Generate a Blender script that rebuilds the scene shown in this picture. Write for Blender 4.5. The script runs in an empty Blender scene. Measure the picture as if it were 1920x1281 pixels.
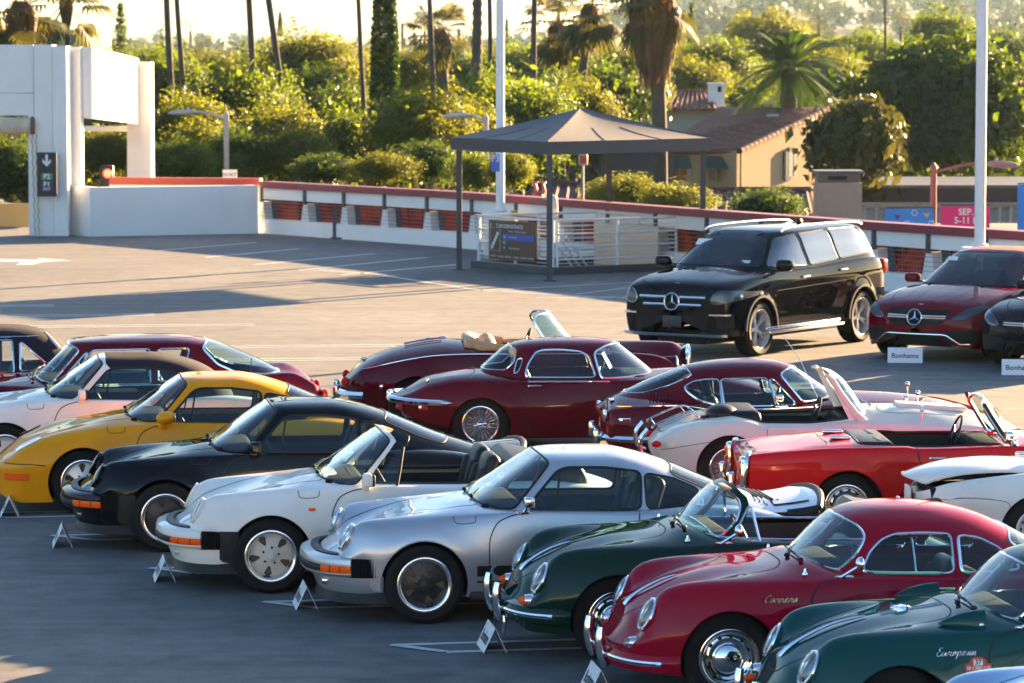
import bpy, bmesh, math, random
import numpy as np
from mathutils import Vector, Matrix
from mathutils.bvhtree import BVHTree
R = math.radians
rnd = random.Random(7)
scene = bpy.context.scene
COL = scene.collection

# ---------------------------------------------------------------- camera, sky, sun, exposure
cd = bpy.data.cameras.new('camera'); cam = bpy.data.objects.new('camera', cd); COL.objects.link(cam)
PITCH = math.atan((640.5 - 100.0) / 6850.0)
cam.location = (0, 0, 4.5); cam.rotation_euler = (math.pi / 2 - PITCH, 0, 0)
cd.sensor_width = 36.0; cd.lens = 6850.0 / 1920 * 36; cd.clip_start = 0.5; cd.clip_end = 20000
cd.dof.use_dof = True; cd.dof.focus_distance = 33.0; cd.dof.aperture_fstop = 5.6
scene.camera = cam
SUN_AZ, SUN_EL = 51.0, 11.5            # azimuth measured from +X towards +Y
world = bpy.data.worlds.new('World'); scene.world = world; world.use_nodes = True
wn = world.node_tree; wn.nodes.clear()
wo = wn.nodes.new('ShaderNodeOutputWorld'); wb = wn.nodes.new('ShaderNodeBackground'); ws = wn.nodes.new('ShaderNodeTexSky')
ws.sky_type = 'NISHITA'; ws.sun_disc = False; ws.sun_elevation = R(SUN_EL); ws.sun_rotation = R(90 - SUN_AZ)
ws.altitude = 60; ws.air_density = 1.0; ws.dust_density = 1.2; ws.ozone_density = 3.0
wn.links.new(ws.outputs[0], wb.inputs[0]); wn.links.new(wb.outputs[0], wo.inputs[0]); wb.inputs[1].default_value = 0.05
sl = bpy.data.lights.new('sun', 'SUN'); sun = bpy.data.objects.new('sun', sl); COL.objects.link(sun)
sl.energy = 5.0; sl.angle = R(0.5); sl.color = (1.0, 0.66, 0.34)
_d = Vector((math.cos(R(SUN_AZ)) * math.cos(R(SUN_EL)), math.sin(R(SUN_AZ)) * math.cos(R(SUN_EL)), math.sin(R(SUN_EL))))
sun.rotation_euler = _d.to_track_quat('Z', 'Y').to_euler(); sun.location = _d * 200
vs = scene.view_settings; vs.view_transform = 'Standard'; vs.look = 'None'; vs.exposure = 3.02; vs.gamma = 1.0; vs.use_curve_mapping = False
scene.render.engine = 'CYCLES'
cy = scene.cycles
cy.max_bounces = 7; cy.diffuse_bounces = 3; cy.glossy_bounces = 4; cy.transmission_bounces = 5; cy.transparent_max_bounces = 14; cy.volume_bounces = 0
cy.caustics_reflective = False; cy.caustics_refractive = False; cy.sample_clamp_indirect = 6.0
cy.use_denoising = True; cy.use_adaptive_sampling = True; cy.adaptive_threshold = 0.012

# ---------------------------------------------------------------- materials
MATS = {}
def lin(h):
    h = h.lstrip('#'); c = [int(h[i:i + 2], 16) / 255 for i in (0, 2, 4)]
    return tuple(((x + 0.055) / 1.055) ** 2.4 if x > 0.04045 else x / 12.92 for x in c)
def new_mat(name):
    m = bpy.data.materials.new(name); m.use_nodes = True
    return m, m.node_tree, m.node_tree.nodes['Principled BSDF']
def setp(b, **k):
    names = dict(col='Base Color', rough='Roughness', metal='Metallic', coat='Coat Weight', coatr='Coat Roughness', spec='Specular IOR Level',
                 emit='Emission Color', emits='Emission Strength', trans='Transmission Weight', alpha='Alpha', ior='IOR', sheen='Sheen Weight', sub='Subsurface Weight')
    for q, v in k.items():
        s = b.inputs[names[q]]
        s.default_value = (*v, 1) if q in ('col', 'emit') else v
def noise_node(t, scale, detail=4, coord='Object', rough=0.55, stretch=None):
    tc = t.nodes.new('ShaderNodeTexCoord'); n = t.nodes.new('ShaderNodeTexNoise')
    n.inputs['Scale'].default_value = scale; n.inputs['Detail'].default_value = detail; n.inputs['Roughness'].default_value = rough
    if stretch:
        mp = t.nodes.new('ShaderNodeMapping'); mp.inputs['Scale'].default_value = stretch
        t.links.new(tc.outputs[coord], mp.inputs[0]); t.links.new(mp.outputs[0], n.inputs['Vector'])
    else: t.links.new(tc.outputs[coord], n.inputs['Vector'])
    return n
def ramp_node(t, src, stops):
    r = t.nodes.new('ShaderNodeValToRGB'); e = r.color_ramp.elements
    while len(e) < len(stops): e.new(0.5)
    for el, (p, c) in zip(e, stops): el.position = p; el.color = (*c, 1) if len(c) == 3 else c
    t.links.new(src, r.inputs[0]); return r
def mat(name, col=(.5, .5, .5), rough=.5, var=0.0, vscale=8.0, bump=0.0, bscale=60.0, **k):
    """plain surface with optional noise variation in tone and fine bump"""
    if name in MATS: return MATS[name]
    m, t, b = new_mat(name); setp(b, col=col, rough=rough, **k)
    if var:
        n = noise_node(t, vscale, 5)
        r = ramp_node(t, n.outputs[0], [(.25, tuple(c * (1 - var) for c in col)), (.75, tuple(min(1, c * (1 + var)) for c in col))])
        t.links.new(r.outputs[0], b.inputs['Base Color'])
        r2 = t.nodes.new('ShaderNodeMapRange'); r2.inputs[3].default_value = max(0, rough - .08); r2.inputs[4].default_value = min(1, rough + .1)
        t.links.new(n.outputs[0], r2.inputs[0]); t.links.new(r2.outputs[0], b.inputs['Roughness'])
    if bump:
        n2 = noise_node(t, bscale, 3); bp = t.nodes.new('ShaderNodeBump'); bp.inputs['Strength'].default_value = bump; bp.inputs['Distance'].default_value = .01
        t.links.new(n2.outputs[0], bp.inputs['Height']); t.links.new(bp.outputs[0], b.inputs['Normal'])
    MATS[name] = m; return m
def paint(name, col, metal=0.0, rough=.28, flake=0.0):
    if name in MATS: return MATS[name]
    m, t, b = new_mat(name); setp(b, col=col, rough=rough, metal=metal, coat=.62, coatr=.02, spec=.25 if metal else 0.0); b.inputs['Coat IOR'].default_value = 1.42
    n = noise_node(t, 3.0, 4)
    r = ramp_node(t, n.outputs[0], [(.3, tuple(c * .94 for c in col)), (.7, tuple(min(1, c * 1.05) for c in col))])
    t.links.new(r.outputs[0], b.inputs['Base Color'])
    n2 = noise_node(t, 22.0, 2); mr = t.nodes.new('ShaderNodeMapRange'); mr.inputs[3].default_value = .008; mr.inputs[4].default_value = .03
    t.links.new(n2.outputs[0], mr.inputs[0]); t.links.new(mr.outputs[0], b.inputs['Coat Roughness'])
    MATS[name] = m; return m
def glass(name, tint=(.75, .85, .85), refl=.0, rough=.0, ior=1.45, gc=.8):
    """thin pane: tinted see-through plus fresnel mirror"""
    if name in MATS: return MATS[name]
    m, t, b = new_mat(name); t.nodes.remove(b); out = t.nodes['Material Output']
    tr = t.nodes.new('ShaderNodeBsdfTransparent'); tr.inputs[0].default_value = (*tint, 1)
    gl = t.nodes.new('ShaderNodeBsdfGlossy'); gl.inputs['Roughness'].default_value = rough; gl.inputs['Color'].default_value = (gc, gc, gc, 1)
    ge = t.nodes.new('ShaderNodeNewGeometry'); dp = t.nodes.new('ShaderNodeVectorMath'); dp.operation = 'DOT_PRODUCT'; t.links.new(ge.outputs['Incoming'], dp.inputs[0]); t.links.new(ge.outputs['Normal'], dp.inputs[1])
    def mth(op, a, b=0.0, c=0.0):
        n = t.nodes.new('ShaderNodeMath'); n.operation = op
        for i, q in enumerate((a, b, c)):
            if isinstance(q, (int, float)): n.inputs[i].default_value = q
            else: t.links.new(q, n.inputs[i])
        return n.outputs[0]
    f0 = ((ior - 1) / (ior + 1)) ** 2 * 1.7 + refl; sch = mth('POWER', mth('SUBTRACT', 1.0, mth('MINIMUM', mth('ABSOLUTE', dp.outputs['Value']), 1.0)), 5.0); fres = mth('MULTIPLY_ADD', sch, 1 - f0, f0)
    mx = t.nodes.new('ShaderNodeMixShader'); t.links.new(fres, mx.inputs[0]); t.links.new(tr.outputs[0], mx.inputs[1]); t.links.new(gl.outputs[0], mx.inputs[2])
    t.links.new(mx.outputs[0], out.inputs[0]); MATS[name] = m; return m
def emit(name, col, s):
    m = mat(name, col, .4, emit=col, emits=s); return m

M_CHROME = mat('chrome', (.82, .82, .83), .06, metal=1.0)
M_ALU = mat('polished_alloy', (.78, .78, .78), .18, metal=1.0)
M_SILVERW = mat('silver_wheel', (.66, .65, .63), .3, metal=.35)
M_BLACK = mat('black_rubber', (.012, .012, .013), .5, spec=.3)
M_TYRE = mat('tyre_rubber', (.011, .011, .011), .72, spec=.2, var=.2, vscale=14, bump=.15, bscale=90)
M_DARK = mat('dark_cavity', (.008, .008, .009), .9)
M_SEAM = mat('panel_gap', (.012, .012, .012), .8)
M_LEATHER = mat('black_leather', (.012, .012, .013), .45, spec=.3, bump=.1, bscale=120)
M_BROWN = mat('brown_leather', (.085, .03, .018), .42, var=.2, bump=.1, bscale=120)
M_TAN = mat('tan_leather', (.50, .30, .13), .45, var=.1, bump=.1, bscale=120)
M_BEIGE = mat('beige_leather', (.55, .40, .22), .45, var=.1)
M_FABTOP = mat('soft_top_fabric', (.016, .017, .026), .85, spec=.2, var=.15, bump=.2, bscale=300)
M_LENS = glass('lamp_lens', (.9, .92, .92), .12)
M_REFLECT = mat('lamp_reflector', (.85, .86, .87), .16, metal=1.0)
M_AMBER = mat('amber_lens', (.95, .105, .001), .25, spec=.2)
M_REDLENS = mat('red_lens', (.55, .006, .006), .2, spec=.3)
M_WHITEP = mat('white_paint', (.80, .79, .77), .5, var=.03)
M_GLASS = glass('car_glass', (.66, .82, .82), .01)
M_GLASSD = glass('dark_glass', (.10, .11, .12), .14, gc=1)
M_WSGLASS = glass('windscreen_glass', (.60, .78, .78), .07, gc=1.0)

# ---------------------------------------------------------------- geometry helpers (numpy)
def join(parts):
    V, F, o = [], [], 0
    for v, f in parts:
        V.append(np.asarray(v, float)); F += [tuple(int(i) + o for i in q) for q in f]; o += len(v)
    return np.concatenate(V), F
def xf(vf, loc=(0, 0, 0), rot=(0, 0, 0), sc=(1, 1, 1)):
    v, f = vf
    m = Matrix.LocRotScale(Vector(loc), __import__('mathutils').Euler(rot), Vector(sc))
    a = np.array(m); v = np.asarray(v, float); v2 = v @ a[:3, :3].T + a[:3, 3]
    if np.prod(sc) < 0: f = [tuple(reversed(q)) for q in f]
    return v2, f
def frame(vf, o, X, Y, Z):
    v, f = vf; v = np.asarray(v, float); B = np.array([X, Y, Z], float)
    return v @ B + np.array(o, float), f
def box(c, s):
    x, y, z = (q / 2 for q in s)
    v = np.array([(sx * x, sy * y, sz * z) for sx in (-1, 1) for sy in (-1, 1) for sz in (-1, 1)]) + np.array(c)
    return v, [(0, 1, 3, 2), (4, 6, 7, 5), (0, 4, 5, 1), (2, 3, 7, 6), (0, 2, 6, 4), (1, 5, 7, 3)]
def rbox(c, s, r, seg=2):
    bm = bmesh.new(); bmesh.ops.create_cube(bm, size=1.0)
    for v in bm.verts: v.co = Vector((v.co.x * s[0], v.co.y * s[1], v.co.z * s[2]))
    bmesh.ops.bevel(bm, geom=list(bm.edges), offset=min(r, min(s) * .49), segments=seg, profile=.5, affect='EDGES')
    v = np.array([q.co for q in bm.verts]) + np.array(c); bm.verts.index_update()
    f = [tuple(w.index for w in q.verts) for q in bm.faces]; bm.free(); return v, f
def grid(P, closed_u=False, closed_v=False, flip=False):
    P = np.asarray(P, float); nu, nv = P.shape[:2]
    iu = np.arange(nu if closed_u else nu - 1); iv = np.arange(nv if closed_v else nv - 1)
    A, B = np.meshgrid(iu, iv, indexing='ij'); A2 = (A + 1) % nu; B2 = (B + 1) % nv
    q = np.stack([A * nv + B, A2 * nv + B, A2 * nv + B2, A * nv + B2], -1).reshape(-1, 4)
    if flip: q = q[:, ::-1]
    return P.reshape(-1, 3), [tuple(x) for x in q.tolist()]
def tube(path, r, closed=False, seg=8, caps=True):
    P = np.asarray(path, float); n = len(P)
    if closed: T = np.roll(P, -1, 0) - np.roll(P, 1, 0)
    else: T = np.gradient(P, axis=0)
    T /= np.maximum(np.linalg.norm(T, axis=1, keepdims=True), 1e-9)
    r = np.broadcast_to(np.asarray(r, float), (n,))
    up = np.array([0, 0, 1.]) if abs(T[0, 2]) < .9 else np.array([1., 0, 0])
    Nn = np.zeros_like(P); nn = up - T[0] * (up @ T[0]); nn /= np.linalg.norm(nn)
    for i in range(n):
        nn = nn - T[i] * (nn @ T[i]); l = np.linalg.norm(nn); nn = nn / l if l > 1e-6 else nn; Nn[i] = nn
    B = np.cross(T, Nn); a = np.linspace(0, 2 * np.pi, seg, endpoint=False)
    G = P[:, None] + r[:, None, None] * (np.cos(a)[None, :, None] * Nn[:, None] + np.sin(a)[None, :, None] * B[:, None])
    v, f = grid(G, closed, True)
    if not closed and caps: f = f + [tuple(range(seg - 1, -1, -1)), tuple((n - 1) * seg + i for i in range(seg))]
    return v, f
def lathe(prof, seg=32, axis='y', cap0=False, cap1=False):
    """prof: (radius, height along axis)"""
    pr = np.asarray(prof, float); a = np.linspace(0, 2 * np.pi, seg, endpoint=False)
    c, s = np.cos(a), np.sin(a); r, h = pr[:, 0][:, None], pr[:, 1][:, None] + 0 * a[None]
    if axis == 'y': G = np.stack([r * c, h, -r * s], -1)
    elif axis == 'z': G = np.stack([r * c, r * s, h], -1)
    else: G = np.stack([h, r * c, r * s], -1)
    v, f = grid(G, False, True, flip=False); n = len(pr)
    if cap0: f = f + [tuple(range(seg - 1, -1, -1))]
    if cap1: f = f + [tuple((n - 1) * seg + i for i in range(seg))]
    return v, f
def ellipsoid(c, s, nu=10, nv=16):
    th = np.linspace(0, np.pi, nu); a = np.linspace(0, 2 * np.pi, nv, endpoint=False)
    G = np.stack([np.sin(th)[:, None] * np.cos(a), np.sin(th)[:, None] * np.sin(a), np.cos(th)[:, None] + 0 * a], -1) * np.array(s) + np.array(c)
    return grid(G, False, True)
def extrude(poly, d, axis=1, at=0.0):
    """2D polygon -> prism; axis is the extrusion axis, the polygon spans the other two in order"""
    p = np.asarray(poly, float); n = len(p); V = np.zeros((2 * n, 3)); o = [i for i in range(3) if i != axis]
    for k, e in enumerate((at, at + d)): V[k * n:(k + 1) * n, o[0]] = p[:, 0]; V[k * n:(k + 1) * n, o[1]] = p[:, 1]; V[k * n:(k + 1) * n, axis] = e
    f = [tuple(range(n)), tuple(range(2 * n - 1, n - 1, -1))] + [(i, i + n, (i + 1) % n + n, (i + 1) % n) for i in range(n)]
    return V, f
def sweep_plan(path, prof, cap=True, closed=False):
    """path (n,2) plan polyline, prof closed list of (outward, z)"""
    p = np.asarray(path, float); t = np.gradient(p, axis=0) if not closed else np.roll(p, -1, 0) - np.roll(p, 1, 0)
    t /= np.linalg.norm(t, axis=1, keepdims=True); nrm = np.stack([-t[:, 1], t[:, 0]], 1); pr = np.asarray(prof, float)
    G = np.zeros((len(p), len(pr), 3)); G[..., :2] = p[:, None] + nrm[:, None] * pr[None, :, :1]; G[..., 2] = pr[None, :, 1]
    v, f = grid(G, closed, True); m = len(pr)
    if cap and not closed: f = f + [tuple(range(m - 1, -1, -1)), tuple((len(p) - 1) * m + i for i in range(m))]
    return v, f
def smoothline(pts, n=60, closed=False):
    p = np.asarray(pts, float)
    if closed: p = np.concatenate([p[-1:], p, p[:2]])
    else: p = np.concatenate([2 * p[:1] - p[1:2], p, 2 * p[-1:] - p[-2:-1]])
    m = len(p) - 3; t = np.linspace(0, m - (1e-9 if not closed else m / n), n); i = np.minimum(t.astype(int), m - 1); u = (t - i)[:, None]
    a, b, c, d = p[i], p[i + 1], p[i + 2], p[i + 3]
    return .5 * (2 * b + (c - a) * u + (2 * a - 5 * b + 4 * c - d) * u ** 2 + (3 * b - a - 3 * c + d) * u ** 3)
def pchip(keys, x):
    k = np.asarray(sorted(keys), float); X, Y = k[:, 0], k[:, 1]; h = np.diff(X); dl = np.diff(Y) / h; m = np.zeros(len(X))
    for i in range(1, len(X) - 1):
        if dl[i - 1] * dl[i] > 0:
            w1, w2 = 2 * h[i] + h[i - 1], h[i] + 2 * h[i - 1]; m[i] = (w1 + w2) / (w1 / dl[i - 1] + w2 / dl[i])
    m[0], m[-1] = dl[0], dl[-1]
    x = np.clip(np.asarray(x, float), X[0], X[-1]); i = np.clip(np.searchsorted(X, x) - 1, 0, len(X) - 2); u = (x - X[i]) / h[i]
    return Y[i] * (1 + 2 * u) * (1 - u) ** 2 + m[i] * h[i] * u * (1 - u) ** 2 + Y[i + 1] * u * u * (3 - 2 * u) + m[i + 1] * h[i] * u * u * (u - 1)
def poly_sdf(P, poly, r=0.0):
    """signed distance to polygon (negative inside); r rounds the corners"""
    P = np.asarray(P, float); q = np.asarray(poly, float)
    if r:
        c = q.mean(0)  # crude inset for rounding
        A = 0.5 * np.sum(q[:, 0] * np.roll(q[:, 1], -1) - np.roll(q[:, 0], -1) * q[:, 1]); sg = 1 if A > 0 else -1
        e = np.roll(q, -1, 0) - q; L = np.linalg.norm(e, axis=1, keepdims=True); nn = np.stack([-e[:, 1], e[:, 0]], 1) / L * sg
        q2 = []
        for i in range(len(q)):
            n0, n1 = nn[i - 1], nn[i]; b = n0 + n1; q2.append(q[i] + b * (r / max(.35, (b @ n0))))
        q = np.array(q2)
    d = np.full(len(P), 1e9); ins = np.zeros(len(P), bool); j = len(q) - 1
    for i in range(len(q)):
        a, b = q[j], q[i]; e = b - a; w = P - a; t = np.clip((w @ e) / (e @ e), 0, 1); d = np.minimum(d, np.linalg.norm(w - t[:, None] * e, axis=1))
        c1 = (a[1] > P[:, 1]) != (b[1] > P[:, 1])
        with np.errstate(divide='ignore', invalid='ignore'):
            xx = (b[0] - a[0]) * (P[:, 1] - a[1]) / (b[1] - a[1]) + a[0]
        ins ^= c1 & (P[:, 0] < xx); j = i
    return np.where(ins, -d, d) - r

class Shell:
    """triangle shell with its own vertex normals, cut by scalar fields"""
    def __init__(s, V, F, N=None):
        s.V = np.asarray(V, float); s.F = np.asarray(F, int).reshape(-1, 3)
        if N is None:
            n = np.cross(s.V[s.F[:, 1]] - s.V[s.F[:, 0]], s.V[s.F[:, 2]] - s.V[s.F[:, 0]]); N = np.zeros_like(s.V)
            for k in range(3): np.add.at(N, s.F[:, k], n)
            N /= np.maximum(np.linalg.norm(N, axis=1, keepdims=True), 1e-12)
        s.N = N
    @staticmethod
    def quads(vf):
        v, f = vf; t = []
        for q in f:
            for k in range(1, len(q) - 1): t.append((q[0], q[k], q[k + 1]))
        return Shell(v, t)
    def compact(s):
        u, inv = np.unique(s.F, return_inverse=True)
        return Shell(s.V[u], inv.reshape(-1, 3), s.N[u]) if len(u) else Shell(np.zeros((0, 3)), np.zeros((0, 3), int), np.zeros((0, 3)))
    def cut(s, field, it=3):
        f = field(s.V); f = np.where(np.abs(f) < 1e-7, 1e-7, f); ins = f < 0; fi = ins[s.F]; c = fi.sum(1)
        if not (c > 0).any(): return Shell(np.zeros((0, 3)), np.zeros((0, 3), int), np.zeros((0, 3))), s
        if (c == 3).all(): return s, Shell(np.zeros((0, 3)), np.zeros((0, 3), int), np.zeros((0, 3)))
        mix = np.where((c == 1) | (c == 2))[0]; T = s.F[mix]; lone = np.where(c[mix] == 1, fi[mix].argmax(1), (~fi[mix]).argmax(1))
        ar = np.arange(len(mix)); a = T[ar, lone]; b = T[ar, (lone + 1) % 3]; d = T[ar, (lone + 2) % 3]
        E = np.sort(np.concatenate([np.stack([a, b], 1), np.stack([a, d], 1)]), 1); ue, inv = np.unique(E, axis=0, return_inverse=True); inv = inv.ravel()
        i0, i1 = ue[:, 0], ue[:, 1]; lo = np.zeros(len(ue)); hi = np.ones(len(ue)); f0, f1 = f[i0].copy(), f[i1].copy(); t = f0 / (f0 - f1)
        for _ in range(it):
            p = s.V[i0] + t[:, None] * (s.V[i1] - s.V[i0]); g = field(p); sm = (g < 0) == (f0 < 0)
            lo = np.where(sm, t, lo); f0 = np.where(sm, g, f0); hi = np.where(sm, hi, t); f1 = np.where(sm, f1, g)
            dn = f0 - f1; t = lo + (hi - lo) * np.clip(np.where(np.abs(dn) > 1e-12, f0 / np.where(dn == 0, 1, dn), .5), .02, .98)
        nv = s.V[i0] + t[:, None] * (s.V[i1] - s.V[i0]); nn = s.N[i0] + t[:, None] * (s.N[i1] - s.N[i0]); nn /= np.maximum(np.linalg.norm(nn, axis=1, keepdims=True), 1e-9)
        o = len(s.V); ab = inv[:len(mix)] + o; ad = inv[len(mix):] + o
        one = np.stack([a, ab, ad], 1); two = np.concatenate([np.stack([ab, b, d], 1), np.stack([ab, d, ad], 1)]); li = c[mix] == 1; l2 = np.concatenate([li, li])
        V2 = np.concatenate([s.V, nv]); N2 = np.concatenate([s.N, nn])
        A = np.concatenate([s.F[c == 3], one[li], two[~l2]]); B = np.concatenate([s.F[c == 0], one[~li], two[l2]])
        return Shell(V2, A, N2).compact(), Shell(V2, B, N2).compact()
    def loops(s, field=None, eps=2e-3):
        e = np.concatenate([s.F[:, [0, 1]], s.F[:, [1, 2]], s.F[:, [2, 0]]]); key = np.sort(e, 1); u, inv, cnt = np.unique(key, axis=0, return_inverse=True, return_counts=True)
        b = e[cnt[inv.ravel()] == 1]
        if field is not None and len(b):
            ok = (np.abs(field(s.V[b[:, 0]])) < eps) & (np.abs(field(s.V[b[:, 1]])) < eps); b = b[ok]
        nxt = {}
        for i, j in b.tolist(): nxt.setdefault(i, []).append(j)
        ends = set(b[:, 1].tolist()) if len(b) else set(); out = []; starts = [i for i in nxt if i not in ends] + list(nxt)
        for st in starts:
            if not nxt.get(st): continue
            ch = [st]; cur = st
            while nxt.get(cur):
                cur2 = nxt[cur].pop()
                if cur2 == st: ch.append(st); break
                ch.append(cur2); cur = cur2
            closed = ch[0] == ch[-1] and len(ch) > 3
            out.append((s.V[ch[:-1] if closed else ch], closed))
        return out
    def offset(s, d): return Shell(s.V + s.N * d, s.F, s.N)
    def solid_edges(s, d):
        return s
def resample(p, step, closed):
    q = np.concatenate([p, p[:1]]) if closed else p; L = np.concatenate([[0], np.cumsum(np.linalg.norm(np.diff(q, axis=0), axis=1))])
    n = max(4, int(L[-1] / step)); t = np.linspace(0, L[-1], n, endpoint=not closed)
    r = np.stack([np.interp(t, L, q[:, k]) for k in range(3)], 1)
    for _ in range(1):
        m = (np.roll(r, 1, 0) + 2 * r + np.roll(r, -1, 0)) / 4
        if not closed: m[0], m[-1] = r[0], r[-1]
        r = m
    return r
def trim_tubes(shell, field, r, step=.03, minlen=.1, seg=6, off=0.0):
    out = []
    for p, c in shell.loops(field):
        if len(p) < 4 or np.linalg.norm(np.diff(p, axis=0), axis=1).sum() < minlen: continue
        out.append(tube(resample(p, step, c), r, c, seg))
    return out

# ---------------------------------------------------------------- objects
def link(o, parent=None):
    COL.objects.link(o)
    if parent is not None: o.parent = parent
    return o
def mesh_from(V, F, name, N=None, smooth=True, sharp=None):
    me = bpy.data.meshes.new(name); me.from_pydata(np.asarray(V, float).tolist(), [], F if isinstance(F, list) else F.tolist())
    if smooth:
        me.polygons.foreach_set('use_smooth', np.ones(len(me.polygons), bool))
        if N is not None and len(N) == len(me.vertices): me.normals_split_custom_set_from_vertices(np.asarray(N).tolist())
        elif sharp: me.set_sharp_from_angle(angle=R(sharp))
    me.update(); return me
def part(name, vf, m, parent=None, smooth=True, sharp=35, N=None):
    if isinstance(vf, Shell): me = mesh_from(vf.V, vf.F, name, vf.N)
    else: me = mesh_from(vf[0], vf[1], name, N, smooth, sharp)
    me.materials.append(m); o = bpy.data.objects.new(name, me); return link(o, parent)
def inst(name, src, parent, loc=(0, 0, 0), rot=(0, 0, 0), sc=(1, 1, 1)):
    """another object that shares src's mesh, with copies of src's children"""
    o = src.copy(); o.name = name; COL.objects.link(o); o.parent = parent; o.location = loc; o.rotation_euler = rot; o.scale = sc
    for ch in list(src.children):
        c = ch.copy(); COL.objects.link(c); c.parent = o
    return o
def thing(name, label, cat, loc=(0, 0, 0), rz=0.0, group=None):
    o = bpy.data.objects.new(name, None); o.empty_display_size = .3; link(o); o.location = loc; o.rotation_euler = (0, 0, rz)
    return tag(o, label, cat, group)
def tag(o, label, cat, group=None):
    o['label'] = label; o['category'] = cat
    if group: o['group'] = group
    return o
def struct(o): o['kind'] = 'structure'; return o
_txt = {}
def text_vf(s, size=1.0, depth=0.0, shear=0.0, align='CENTER', bold=0.0):
    cu = bpy.data.curves.new('t', 'FONT'); cu.body = s; cu.size = size; cu.align_x = align; cu.align_y = 'CENTER'; cu.extrude = depth; cu.shear = shear; cu.offset = bold; cu.resolution_u = 3
    ob = bpy.data.objects.new('t', cu); COL.objects.link(ob); dg = bpy.context.evaluated_depsgraph_get(); dg.update()
    me = bpy.data.meshes.new_from_object(ob.evaluated_get(dg)); v = np.array([q.co for q in me.vertices]); f = [tuple(p.vertices) for p in me.polygons]
    bpy.data.objects.remove(ob); bpy.data.curves.remove(cu); bpy.data.meshes.remove(me); return v, f
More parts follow.
